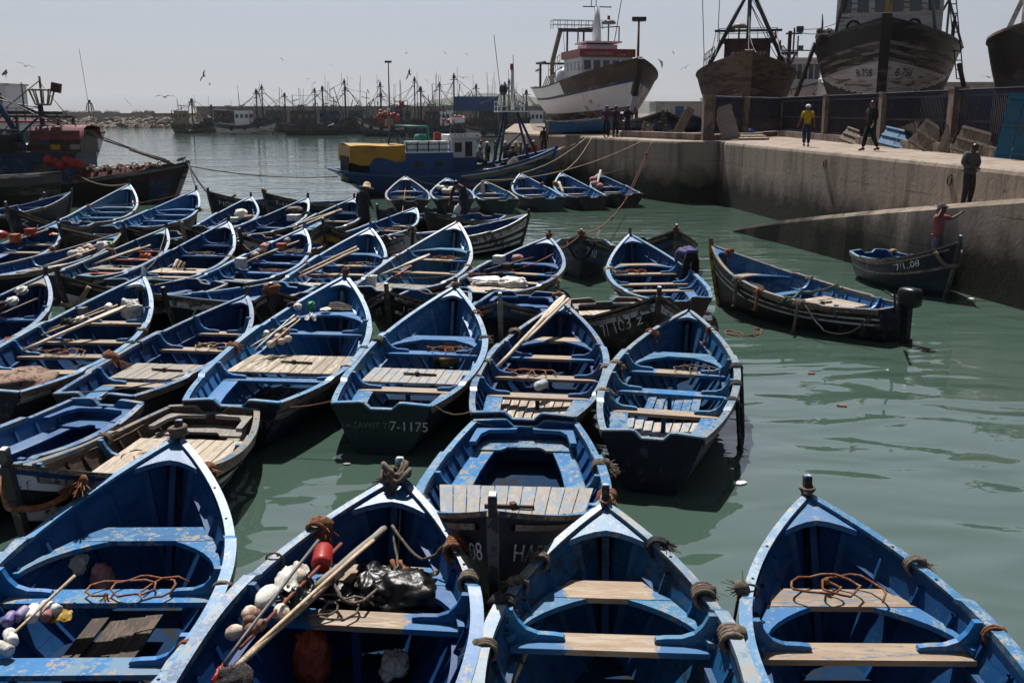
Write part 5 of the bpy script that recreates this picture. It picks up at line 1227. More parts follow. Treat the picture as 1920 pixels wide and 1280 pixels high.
bx(root, 'red_bin', (5.6, -.5, 3.75), (.36, .36, .5), 'red'); bars(root, 'davit', [((2.9, -.3, 3.4), (3.1, -.3, 4.3)), ((3.5, -.3, 3.4), (3.15, -.3, 4.3)), ((3.1, -.3, 4.3), (4.0, -.3, 3.4))], .09, 'bluemast'); tubes(root, 'davit_post', [[(3.0, -.3, 4.2), (2.98, -.3, 5.3)]], .08, 'steel_tan'); bx(root, 'davit_block', (3.0, -.3, 4.55), (.4, .3, .3), 'steel_tan')
bars(root, 'lamp_bracket', [((6.6, -.7, 3.9), (6.5, -.7, 4.5)), ((7.3, -.7, 3.9), (6.9, -.7, 4.5))], .06, 'bluemast'); bx(root, 'deck_lamp', (6.7, -.7, 4.65), (.75, .3, .28), 'ship_white')
for (a, b_) in (((9.0, -.8, 1.6), (9.75, -.2, 5.1)), ((9.2, .9, 1.6), (9.8, .2, 5.1)), ((11.1, -.6, 1.9), (10.4, -.1, 5.1)), ((11.9, -.2, 2.1), (10.5, .1, 5.1))): tubes(root, 'mast_leg', [[a, b_]], .075, 'bluemast', 6)
bars(root, 'mast_brace', [((9.25, -.6, 2.9), (10.9, -.5, 2.9)), ((9.45, -.4, 3.9), (10.6, -.3, 3.9)), ((9.25, -.6, 2.9), (10.6, -.3, 3.9))], .06, 'bluemast'); railing(root, [(9.3, -.5, 5.1), (10.9, -.5, 5.1), (10.9, .5, 5.1), (9.3, .5, 5.1), (9.3, -.5, 5.1)], .55, 'ship_white', .35); bx(root, 'top_platform', (10.1, 0, 5.1), (1.7, 1.1, .06), 'ship_white')
tubes(root, 'lattice_top', [[(10.2, 0, 5.2), (10.15, 0, 7.4)]], .09, 'ship_white'); tubes(root, 'topmast', [[(9.6, 0, 5.2), (9.1, 0, 9.2)], [(10.4, .2, 5.4), (10.3, .2, 8.2)]], .02, 'steel_dk'); mb = MB(); mb.ball((9.65, 0, 6.3), .26, n=8, sq=(1, 1, 1.3)); mb.build('radar_reflector', ['steel_dk'], root); mb = MB(); mb.lathe([(.1, 7.4), (.1, 7.7)], (10.15, 0, 0), n=8); mb.build('beacon_globe', ['red'], root)
for k, (x, y, mt, dd) in enumerate(((8.2, -.9, 'work_blue', (.6, .5, .5)), (9.5, .3, 'wood_dark', (.8, .7, .5)), (11.0, -.5, 'shed_b', (.6, .5, .45)), (11.4, .1, 'shed_b', (.5, .5, .5)), (11.9, .3, 'redroof', (.8, .5, .4)), (8.9, .4, 'ship_white', (.5, .4, .5)))):
    mb = MB(); x_, y_, z_ = dd; mb.box((0, 0, z_/2), dd); mb.box((0, 0, z_), (x_+.05, y_+.05, .05)); mb.box((0, 0, .1), (x_+.03, y_+.03, .05)); o = mb.build('fish_box', [mt]); o.location = root.matrix_basis @ Vector((x, y, 1.35+.06*(x-8)+.35*max(0, x-10.5))); o.rotation_euler = (0, 0, WTH+k)
    tag(o, ['blue fish box just ahead of the white wheelhouse', 'dark wooden box under the tripod mast', 'blue fish tub forward of the tripod mast', 'rounder blue tub beside the other in the trawler bow', 'red fish box near the bow of the blue trawler', 'white box on the blue trawler deck'][k], 'fish box', 'boxes on the blue trawler deck')
mb = MB(); rows = [[(8.9+1.9*i/8, -1.0+1.2*j/5+.1*math.sin(i), 2.0+.35*math.sin(i*.9)*math.cos(j)+.3*math.sin(math.pi*j/5)) for j in range(6)] for i in range(9)]
mb.grid(rows, 0); o = mb.build('net_cover', ['net_dark']); o.location = root.location; o.rotation_euler = root.rotation_euler; tag(o, 'grey crumpled net cover amidships on the blue trawler', 'net cover')

# the fleet moored along the far wall
def far_trawler(ps, pb, pw, lab, cols, cab='ship_white', wh=(.30, .55), mh=8.5, boom=True, dz=0, roof=None, gal=False, group='trawlers moored along the breakwater'):
    d = (at_z(960, pw, 0)).y
    a = at_y(ps, pw, d); b_ = at_y(pb, pw, d); L = abs(b_.x-a.x)*1.06
    root = thing('moored_trawler', lab, 'trawler', group=group)
    th = 0 if pb > ps else math.pi
    place(root, (a.x, d), th+rnd.uniform(-.12, .12), -.7+dz)
    s = Ship(L, max(4, L*.27), 2.3, 3.9, 2.8, rake=1.8, full=2.3)
    s.hull(root, [0, .35, .5, .62, .74, .9, 1], lambda i, u, sd: i and min(i-1, 4), cols+['wood_dark'] if len(cols) == 5 else cols, nu=14, railm=cols[4])
    s.stem(root, cols[4], .25, .3)
    x0, x1 = wh[0]*L, wh[1]*L
    n = max(3, int((x1-x0)/.9)); g = (x1-x0)/n
    sdv = -1 if th == 0 else 1
    y = s.B*.30
    cabin(root, x0, x1, -y, y, 2.1, 4.9, cab, roof or cab, wins=[('R' if th == 0 else 'L', x0+g*(k+.2), x0+g*(k+.8), 3.7, 4.4) for k in range(n)]+[('F', -y*.8, y*.8, 3.8, 4.4)])
    mx = (wh[1]+.10)*L; tubes(root, 'mast', [[(mx, 0, 2.2), (mx, 0, mh)]], .14, 'steel_dk', 6)
    tubes(root, 'aerial', [[(x0+.5, .3, 4.9), (x0+.4, .3, mh+rnd.uniform(-1, 2))]], .035, 'steel_dk', 4)
    bars(root, 'crosstree', [((mx-.1, -1.0, mh*.82), (mx-.1, 1.0, mh*.82)), ((mx-.7, 0, mh*.9), (mx+.7, 0, mh*.9))], .12, 'steel_dk')
    mb = MB(); mb.box((mx, 0, mh*.93), (.5, .5, .35)); mb.ball((mx, 0, mh*.93+.3), .25, n=6); mb.build('mast_light', ['steel_dk'], root)
    bars(root, 'radar_post', [((x0+1.2, 0, 4.9), (x0+1.2, 0, 6.0)), ((x0+.5, 0, 6.0), (x0+1.9, 0, 6.0))], .13, 'steel_dk')
    rg = [sag((mx, 0, mh), (L*.97, 0, 3.9), .1), sag((mx, 0, mh*.9), (x0, 0, 5.0), .1), sag((mx, 0, mh*.9), (.3, 0, 2.8), .2)]
    if boom:
        e1 = rnd.uniform(1.2, 3.2); e2 = rnd.uniform(.55, .85); e3 = rnd.uniform(-1.2, 1.9)
        bars(root, 'boom', [((mx+.2, .2, 2.8), (mx+e1, .3, mh*e2)), ((mx+e1, .3, mh*e2), (mx+e1+rnd.uniform(.4, 1.4), .3, mh*(e2-rnd.uniform(.05, .2)))), ((mx+.1, -.3, 2.8), (mx+e3, -.3, mh*rnd.uniform(.6, .85)))], .13, 'steel_dk'); rg.append(sag((mx, 0, mh*.95), (mx+e1, .3, mh*e2), .05))
    if gal: bars(root, 'gallows', [((mx-1.2, -1.2, 2.3), (mx-.2, -.8, 6.5)), ((mx+1.6, -1.2, 2.6), (mx+.2, -.8, 6.5)), ((mx+2.2, -1.0, 2.9), (mx+.4, -.7, 6.5)), ((mx-.4, -.9, 6.5), (mx+.5, -.8, 6.5)), ((mx-.9, -1.1, 4), (mx+1.2, -1.1, 4))], .14, 'steel_tan')
    ah = mh*rnd.uniform(.5, .85); am_ = rnd.uniform(-2.6, 1.4); bars(root, 'after_mast', [((x0-.6, .4, 2.4), (x0-.8, .4, ah)), ((x0-rnd.uniform(.6, 1.6), .4, ah*.86), (x0+.3, .4, ah*.9)), ((x0-.7, .4, 2.6), (x0+am_, .5, ah*.8))], .13, 'steel_dk')
    tubes(root, 'whip_aerial', [[(mx+.5, -.4, 2.4), (mx+.6, -.4, mh+rnd.uniform(.2, 2.2))], [(x0+.9, -.4, 4.9), (x0+.7, -.4, mh*.95)]], .03, 'steel_dk', 4); rg.append(sag((x0-.8, .4, ah), (mx, 0, mh*.85), .2))
    tubes(root, 'rigging', rg, .035, 'steel_dk', 4)
    for k in range(3): 
        mb = MB(); u = .3+.2*k; mb.lathe([(.2, -.1), (.38, -.1), (.42, 0), (.38, .1), (.2, .1)], s.P(u, .8, sdv*(1 if th else 1))+Vector((0, sdv*.12, 0)), axis=(0, 1, 0), n=9); mb.build('tyre_fender', ['engine'], root)
    mb = MB(); mb.box((L*.745, 0, 2.75), (L*.3, 1.9, .5))
    for k in range(12): mb.box((L*(.62+.25*rnd.random()), rnd.uniform(-.8, .8), 2.9+.6*rnd.random()), (rnd.uniform(.2, .6), .4, rnd.uniform(.2, .6)), (0, 0, rnd.random()))
    mb.build('deck_gear', [rnd.choice(['net_dark', 'wood_dark', 'hull_blue', 'ship_red2'])], root)
    return root, s
fl = [(462, 396, 247, 'white-cabined trawler behind, at the left end of the far row', ['ship_black', 'ship_blue', 'ship_white', 'ship_white', 'ship_white'], 'ship_grey', (.3, .8), 6.2, False, 0, None, False),
      (322, 409, 250, 'green-brown trawler with tan gallows at the left end of the far row', ['ship_tan', 'ship_tan', 'ship_black', 'ship_black', 'ship_brown'], 'steel_tan', (.10, .34), 7.4, False, 0, None, True),
      (405, 522, 252, 'navy and white trawler second from the left in the far row', ['ship_w2', 'ship_w2', 'ship_w2', 'ship_blue', 'ship_black'], 'ship_white', (.34, .56), 9.0, True, 0, None, False),
      (596, 505, 248, 'dark trawler half hidden behind the navy and white one', ['ship_black', 'ship_black', 'ship_red2', 'ship_black', 'ship_black'], 'maroon', (.2, .5), 8.6, True, 0, None, False),
      (531, 650, 254, 'long black trawler with portholes along its raised side', ['ship_black', 'ship_black', 'ship_grey', 'ship_grey', 'ship_black'], 'ship_grey', (.22, .5), 9.4, True, 0, None, False),
      (598, 692, 252, 'black trawler with a pale blue wheelhouse behind the long one', ['ship_black', 'ship_teal', 'ship_black', 'ship_grey', 'ship_black'], 'hull_blue', (.18, .42), 9.6, True, 0, None, False),
      (768, 674, 256, 'grey trawler carrying a bunch of red net floats on its foredeck', ['ship_black', 'ship_grey', 'ship_grey', 'ship_w2', 'ship_grey'], 'hull_blue', (.1, .42), 8.2, True, 0, None, False),
      (760, 700, 250, 'blue-masted trawler behind the red floats', ['ship_black', 'ship_black', 'ship_black', 'ship_blue', 'ship_black'], 'hull_blue', (.2, .6), 10.6, True, 0, None, False),
      (848, 757, 258, 'dark green trawler in the middle of the far row', ['ship_black', 'ship_black', 'ship_teal', 'ship_grey', 'ship_black'], 'ship_grey', (.25, .5), 9.0, True, 0, 'redroof', False),
      (812, 888, 254, 'dark brown trawler with a raised bow right of the red floats', ['ship_black', 'ship_black', 'ship_black', 'ship_brown', 'ship_brown'], 'ship_white', (.1, .4), 11.6, True, 0, None, False),
      (875, 988, 264, 'trawler with a pale striped bow beneath the white basket mast', ['ship_w2', 'ship_band', 'ship_w2', 'ship_band', 'ship_black'], 'ship_grey', (.28, .5), 9.2, True, 0, None, False),
      (940, 885, 250, 'trawler with a blue name board high behind the striped bow', ['ship_black', 'ship_teal', 'ship_black', 'ship_black', 'ship_black'], 'hull_blue', (.2, .7), 10.2, True, 0, 'shed_b', False),
      (1040, 968, 256, 'dark trawler close to the white hull on the slip', ['ship_black', 'ship_black', 'ship_black', 'ship_red2', 'ship_black'], 'ship_white', (.3, .6), 8.6, True, 0, None, False),
      (985, 930, 252, 'trawler with a tall white spar just left of the white hull on the slip', ['ship_black', 'ship_black', 'ship_blue', 'ship_black', 'ship_black'], 'ship_grey', (.2, .6), 9.8, True, 0, None, False)]
fl += [(560, 470, 246, 'dark trawler hull in the second rank, left part of the far row', ['ship_black', 'ship_black', 'ship_grey', 'ship_black', 'ship_black'], 'ship_grey', (.3, .6), 10.5, True, 0, None, False),
       (700, 620, 247, 'rust-marked trawler in the second rank behind the pale blue wheelhouse', ['ship_black', 'ship_red2', 'ship_black', 'ship_black', 'ship_black'], 'steel_dk', (.2, .5), 11.5, True, 0, None, False),
       (725, 810, 247, 'second-rank trawler with tall derricks right of the lamp mast', ['ship_black', 'ship_black', 'ship_teal', 'ship_black', 'ship_black'], 'ship_grey', (.25, .5), 12.0, True, 0, 'redroof', False),
       (880, 800, 248, 'second-rank trawler with a dark green upper strake', ['ship_black', 'ship_black', 'ship_black', 'ship_teal', 'ship_black'], 'ship_white', (.3, .55), 10.8, True, 0, None, False),
       (905, 990, 249, 'second-rank trawler with crossed gallows near the white hull', ['ship_black', 'ship_black', 'ship_grey', 'ship_black', 'ship_black'], 'steel_dk', (.2, .45), 11.2, True, 0, None, True),
       (650, 560, 246, 'second-rank trawler with a grey funnel-like cabin', ['ship_black', 'ship_grey', 'ship_black', 'ship_black', 'ship_black'], 'hull_blue', (.3, .5), 9.8, True, 0, None, True)]
for a in fl: far_trawler(*a[:5], cab=a[5], wh=a[6], mh=a[7], boom=a[8], roof=a[10], gal=a[11])
def float_bunch(px, py, Y, n, w, h, lab):
    c = at_y(px, py, Y); mb = MB()
    for k in range(n):
        a = rnd.uniform(0, 6.28); r = rnd.random()**.5
        mb.ball((r*w*math.cos(a), rnd.uniform(-.5, .5), r*h*math.sin(a)), rnd.uniform(.28, .42), n=8, m=rnd.choice((0, 0, 0, 1)))
    o = mb.build('net_float_bunch', ['red', 'orange'], recalc=False); o.location = c; tag(o, lab, 'net floats', 'bunches of red net floats')
float_bunch(728, 223, 172, 34, 1.9, 1.0, 'large bunch of red net floats on the grey far trawler'); float_bunch(717, 213, 172, 7, .6, .6, 'few red floats piled above the large red bunch'); float_bunch(851, 223, 168, 16, 1.8, .5, 'smaller bunch of red floats right of the dark green trawler'); float_bunch(749, 196, 176, 6, .6, .5, 'red bundle hoisted on a spar above the far trawlers')
mb = MB(); p = at_y(893, 194, 186); mb.box((0, 0, 0), (8, .3, 2.4)); mb.box((0, 0, -1.3), (8.3, .4, .15)); o = mb.build('blue_hoarding', ['shed_b']); o.location = p; tag(o, 'long blue hoarding on the far wall above the trawlers', 'hoarding')
# ------------------------------------------------------------------ gear lying in and hanging on the boats
SN = dict(A='the boat with the rope-wrapped stem', B='the black-bag boat', C='the bottom-centre boat', D='the lower right boat', E='the stern-away pale hatch boat', G='the grey wooden boat', H='the wide pale hatch boat', I='the stick-hatch boat',
          J='the long oar boat', K='the boat by open water', Lb='the empty grey hatch boat', M='the white-stemmed boat', N='the boat cut by the left edge', P2='the bare-stemmed bow-on boat', P3='the black dashed boat', Q1='the white sack boat', Q2='the white bucket boat', Q3='the two-pole boat',
          Q4='the orange crate boat', Q5='the log boat', Q6='the red thwart boat', Q7='the float-heaped boat', Q8='the red float boat', R1='the tidy empty boat', R2='the trawler-tied boat', K2='the stooping man boat', O1='the outboard boat', O2='the boat under the ramp',
          P1='the chalk-numbered boat', S8='the red-roped bow-on boat', T4='the fourth quay boat', T1='the first quay boat', R4='the brown bundle boat', S2='the tall-stemmed navy boat', R6='the worn-railed boat')
RC = dict(rope='brown', rope_or='orange', rope_dk='black', rope_grn='green', rope_tan='tan', rope_red='red')
def rail_at(key, px, py):
    b = BO[key]; l, u = b.pix(px, py, .02); return b, min(max(u, .01), .97), (1 if l.y > 0 else -1)
def fibres(mb, c, r, n, down=.6, w=.0045):
    c = Vector(c); ax = Vector((rnd.uniform(-.8, .8), rnd.uniform(-.8, .8), -.25-down*.6)).normalized()
    mb.ball(c, r*.34, n=6, jit=.25)
    for k in range(int(n*1.3)):
        d = (ax+Vector((rnd.gauss(0, .42), rnd.gauss(0, .42), rnd.gauss(0, .36)))).normalized()*r*rnd.uniform(.45, 1.0)
        e = Vector((rnd.gauss(0, 1), rnd.gauss(0, 1), -.5))*r*.14
        mb.tube([c, c+d*.5+e*.5, c+d+e*1.6], w*rnd.uniform(.7, 1.3), 3, cap=False)
def lashing(key, px, py, m='rope', n=3, r=.016, tuft=.08, hang=0, inside=.0):
    b, u, sd = rail_at(key, px, py); x = u*b.L; h = b.hb(u); z = b.sh(u)
    mb = MB()
    for k in range(n):
        x0 = x+(k-(n-1)/2)*r*2.1; loop = []
        for q in range(13):
            a = 2*math.pi*q/12; loop.append((x0+rnd.uniform(-.006, .006)+(r*1.6 if q == 12 else 0), sd*(h-.025+.075*math.cos(a)), z+.005+.06*math.sin(a)*(1.0 if math.sin(a) > 0 else 1.5)))
        mb.tube(loop, r, 5)
    yo = sd*(h-.10) if inside else sd*(h+.05)
    if tuft:
        mb.ball((x, sd*(h+.03 if not inside else h-.1), z+.03), tuft*.55, n=7, jit=.15); fibres(mb, (x, sd*(h+.03 if not inside else h-.1), z+.03), tuft*1.3, int(26+tuft*160), .3)
    if hang:
        p = [(x, yo, z-.01)]
        for k in range(1, 7): p.append((x+rnd.uniform(-.02, .02), yo+sd*(.03 if not inside else -.02)*k/3, z-hang*k/6))
        mb.tube(p, r*1.25, 6); fibres(mb, p[-1], .09, 16, .8)
    pos = 'near the bow' if u > .78 else ('forward' if u > .58 else ('amidships' if u > .33 else 'aft'))
    bow_away = math.sin(b.th) > 0
    side = ('left' if (sd > 0) == bow_away else 'right')
    o = mb.build('rope_lashing', [m], recalc=False); o.location = (b.x, b.y, 0); o.rotation_euler = (0, 0, b.th)
    what = 'rope hanging from' if hang else ('frayed rope tied on' if tuft > .09 else 'rope lashing on')
    lab = '%s %s the %s rail of %s %s' % (RC[m], what, side, SN[key], pos)
    used[lab] = used.get(lab, 0)+1
    if used[lab] > 1: lab = lab.replace(' lashing', '').replace('black rope hanging from', 'shorter black rope on')+', twin'
    tag(o, lab, 'rope', 'rope lashings on the boat rails'); return o
used = {}
for a in [('A', 424, 1100, 'rope', 2, .012, .06), ('A', 312, 1212, 'rope_or', 2, .012, .11), ('B', 620, 985, 'rope_or', 4, .02, .12, .22, 1), ('B', 836, 1020, 'rope_or', 5, .022, .11), ('B', 893, 1085, 'rope', 3, .02, .07, .18), ('B', 528, 1046, 'rope', 1, .01, 0),
          ('C', 1000, 1047, 'rope', 3, .016, .07), ('C', 962, 1092, 'rope', 2, .016, .08), ('C', 905, 1212, 'rope', 3, .016, .10), ('C', 1242, 1020, 'rope_dk', 3, .016, .08), ('C', 1324, 1110, 'rope', 4, .02, .09), ('C', 1368, 1190, 'rope', 4, .022, .12),
          ('C', 945, 1130, 'rope_dk', 3, .022, .13, .25), ('D', 1391, 1105, 'rope', 1, .01, .12, .55), ('D', 1728, 1055, 'rope', 3, .014, .08), ('D', 1845, 1185, 'rope_or', 2, .012, .07), ('E', 1124, 872, 'rope', 4, .02, .14), ('E', 1138, 930, 'rope_or', 4, .02, .13), ('E', 812, 935, 'rope', 2, .014, .07),
          ('G', 192, 820, 'rope', 3, .018, .10), ('G', 455, 880, 'rope_or', 3, .02, .10, .55), ('H', 470, 650, 'rope_or', 4, .022, .14), ('H', 534, 572, 'rope_dk', 3, .022, .09), ('H', 690, 655, 'rope_grn', 2, .016, .10), ('H', 634, 690, 'rope', 2, .014, .06), ('I', 706, 638, 'rope_grn', 5, .024, .14),
          ('I', 908, 635, 'rope', 3, .018, .09), ('I', 882, 586, 'rope_or', 2, .014, .07), ('J', 960, 622, 'rope', 4, .022, .11), ('J', 904, 680, 'rope', 3, .018, .09), ('J', 1128, 690, 'rope', 4, .022, .12), ('J', 892, 708, 'rope_or', 2, .014, .08), ('K', 1384, 690, 'rope_dk', 4, .026, .10, .75), ('K', 1376, 722, 'rope_dk', 4, .026, .08, .85),
          ('K', 1366, 752, 'rope_dk', 3, .022, .08, .6), ('K', 1187, 684, 'rope', 4, .018, .07, .2, 1), ('K', 1140, 735, 'rope', 3, .016, .10, .25, 1), ('K', 1225, 622, 'rope_or', 2, .012, .07, .15, 1), ('K', 1340, 618, 'rope_or', 2, .012, .07, .2, 1), ('M', 172, 672, 'rope_or', 3, .016, .24), ('M', 235, 645, 'rope_grn', 3, .016, .11),
          ('M', 275, 622, 'rope', 3, .016, .12), ('Lb', 256, 645, 'rope_grn', 2, .014, .08), ('Q2', 885, 500, 'rope_tan', 3, .02, .10), ('Q2', 740, 482, 'rope_or', 2, .014, .10), ('Q3', 716, 487, 'rope_dk', 3, .024, .14), ('Q3', 576, 495, 'rope_or', 3, .018, .10), ('Q4', 584, 478, 'rope', 3, .022, .12), ('Q1', 1050, 522, 'rope_tan', 3, .024, .12, .3),
          ('Q1', 858, 513, 'rope_or', 2, .014, .09), ('Q5', 422, 482, 'rope_tan', 3, .018, .10), ('Q6', 215, 470, 'rope_or', 4, .02, .16), ('Q8', 95, 468, 'rope_or', 3, .02, .18), ('R1', 255, 398, 'rope', 3, .022, .12), ('R1', 167, 386, 'rope_or', 3, .02, .10), ('R2', 378, 392, 'rope', 3, .024, .14), ('R2', 330, 416, 'rope_tan', 3, .022, .12),
          ('K2', 1148, 505, 'rope_tan', 3, .02, .12, .15, 1), ('P2', 1008, 553, 'rope_or', 3, .02, .16), ('O1', 1376, 525, 'rope', 4, .03, .11, .5), ('O1', 1427, 545, 'rope_or', 3, .026, .11, .35), ('O1', 1474, 562, 'rope_grn', 3, .028, .13), ('O1', 1490, 568, 'rope', 4, .026, .06, .55), ('O1', 1536, 520, 'rope', 3, .024, .12), ('O1', 1375, 470, 'rope_or', 3, .022, .09, .25, 1),
          ('O2', 1760, 468, 'rope_tan', 3, .026, .09), ('T4', 960, 345, 'rope', 3, .03, .15, .3), ('T4', 1030, 345, 'rope_or', 3, .03, .18), ('R6', 742, 430, 'rope_dk', 3, .03, .13), ('R6', 770, 428, 'rope_or', 3, .03, .12), ('R4', 590, 400, 'rope_grn', 3, .03, .10, .3)]:
    lashing(*a)

def stem_wrap(key, m, turns, r, rad, lab, tuft=0, dz=-.02):
    b = BO[key]; p = b.P(1, 1, 1); mb = MB(); pts = []
    for k in range(turns*10+1):
        a = 2*math.pi*k/10; rr = rad+.012*math.sin(k*1.7)
        pts.append((p.x-.01+rr*1.05*math.cos(a), rr*.95*math.sin(a), p.z+dz+.04+.028*k/10+rnd.uniform(-.008, .008)))
    mb.tube(pts, r, 6)
    if tuft: fibres(mb, (p.x, 0, p.z+.05), tuft, 60, .2); fibres(mb, (p.x-.06, .05, p.z+.02), tuft, 30, .2)
    o = mb.build('stem_rope', [m], recalc=False); o.location = (b.x, b.y, 0); o.rotation_euler = (0, 0, b.th); tag(o, lab, 'rope', 'rope turns round stem posts')
stem_wrap('A', 'rope', 3, .026, .075, 'thick brown rope wound round the stem of the lower left boat')
for k in range(1): 
    b = BO['B']; p = b.P(1, 1, 1); mb = MB()
    for q in range(5):
        c = Vector((p.x-.06-.03*(q % 3), .05*math.cos(q*1.9), p.z+.02+.022*q)); ax = q*.8; pts = []
        for j in range(15):
            a = 2*math.pi*j/14; v = Vector((.085*math.cos(a), .10*math.sin(a), .045*math.sin(2*a+q))); pts.append(c+Matrix.Rotation(ax, 3, 'Z') @ v)
        mb.tube(pts, .021, 6)
    fibres(mb, (p.x-.1, .12, p.z), .12, 40); fibres(mb, (p.x-.2, 0, p.z-.02), .10, 30)
    o = mb.build('rope_knot', ['rope'], recalc=False); o.location = (b.x, b.y, 0); o.rotation_euler = (0, 0, b.th); tag(o, 'large brown rope knot heaped on the bow of the black-bag boat', 'rope')
stem_wrap('C', 'rope_or', 1, .012, .055, 'thin brown line looped round the stem of the bottom-centre boat')
stem_wrap('D', 'rope', 2, .014, .06, 'thin cord tied round the stem of the lower right boat')
stem_wrap('P4', 'rope_or', 3, .04, .12, 'fluffy ruff of orange frayed rope round a black boat stem', .16)
stem_wrap('S2', 'rope_red', 3, .025, .085, 'red rope turns on the stem of the tall-stemmed navy boat')
stem_wrap('Q1', 'rope_or', 3, .02, .07, 'orange rope turns on the stem of the white sack boat', .08)
stem_wrap('I', 'rope_tan', 2, .02, .07, 'tan rope knotted at the bow of the boat with a stick on its hatch', .08)
stem_wrap('S9', 'rope_or', 2, .022, .08, 'orange tuft on the stem of the striped boat behind the stooping man', .10)
stem_wrap('S8', 'rope_red', 3, .024, .085, 'red rope hitched round the stem of the dark blue bow-on boat', .06)
stem_wrap('H', 'rope_red', 4, .016, .06, 'dull red cord round the head of the wide pale hatch boat')

def fender_loop(key, m, r, drop, lab, tuft=0):
    b = BO[key]; mb = MB(); pts = []
    for k in range(17):
        t = -1+2*k/16; u = 1-.11*abs(t)**1.1; sd = 1 if t > 0 else -1
        z = b.sh(u)-.06-drop*(1-abs(t)**2.2); v = (z-b.zk)/(b.sh(u)-b.zk); p = b.P(min(u, .999), v, sd)
        pts.append(p+Vector((.04+r*(1-abs(t)), sd*(r+.02)*min(1, abs(t)*3), 0)))
    mb.tube(pts, r, 8)
    if tuft: fibres(mb, pts[-1], tuft, 80, 0, .008); fibres(mb, pts[-2], tuft*.8, 50, 0, .008)
    o = mb.build('rope_fender', [m], recalc=False); o.location = (b.x, b.y, 0); o.rotation_euler = (0, 0, b.th); tag(o, lab, 'rope fender')
fender_loop('P6', 'rope_tan', .05, .55, 'thick tan rope fender slung round the black bow at left'); fender_loop('G', 'rope_or', .032, .35, 'brown rope with a frayed orange end across the striped bow at left', .16)
fender_loop('O2', 'rope', .045, .5, 'heavy rope fender under the bow of the boat by the ramp'); fender_loop('S8', 'rope_dk', .035, .6, 'dark rope slung under the bow of the red-roped boat')

# ---- poles, oars and floats
def pole(key, a, b_, r, m, lab, name='pole', z0=.0, z1=.0, grp=None, taper=.8):
    b = BO[key]; p, _ = b.pix(*a, z0); q, _ = b.pix(*b_, z1)
    mid = (p+q)/2; mb = MB(); d = q-p; n = 6
    mb.tube([p+d*k/n-mid+Vector((0, 0, rnd.uniform(-.006, .006))) for k in range(n+1)], lambda t: r*(1-(1-taper)*t), 7)
    if name == 'oar':
        dn = d.normalized(); w = Vector((-dn.y, dn.x, 0)).normalized(); e = p-mid
        mb.prism([e-w*.03, e+dn*.25-w*.07, e+dn*.8-w*.055, e+dn*1.0-w*.02, e+dn*1.0+w*.02, e+dn*.8+w*.055, e+dn*.25+w*.07, e+w*.03], (0, 0, .025))
    o = mb.build(name, [m]); o.location = b.W(mid); o.rotation_euler = (0, 0, b.th); return tag(o, lab, name, grp)
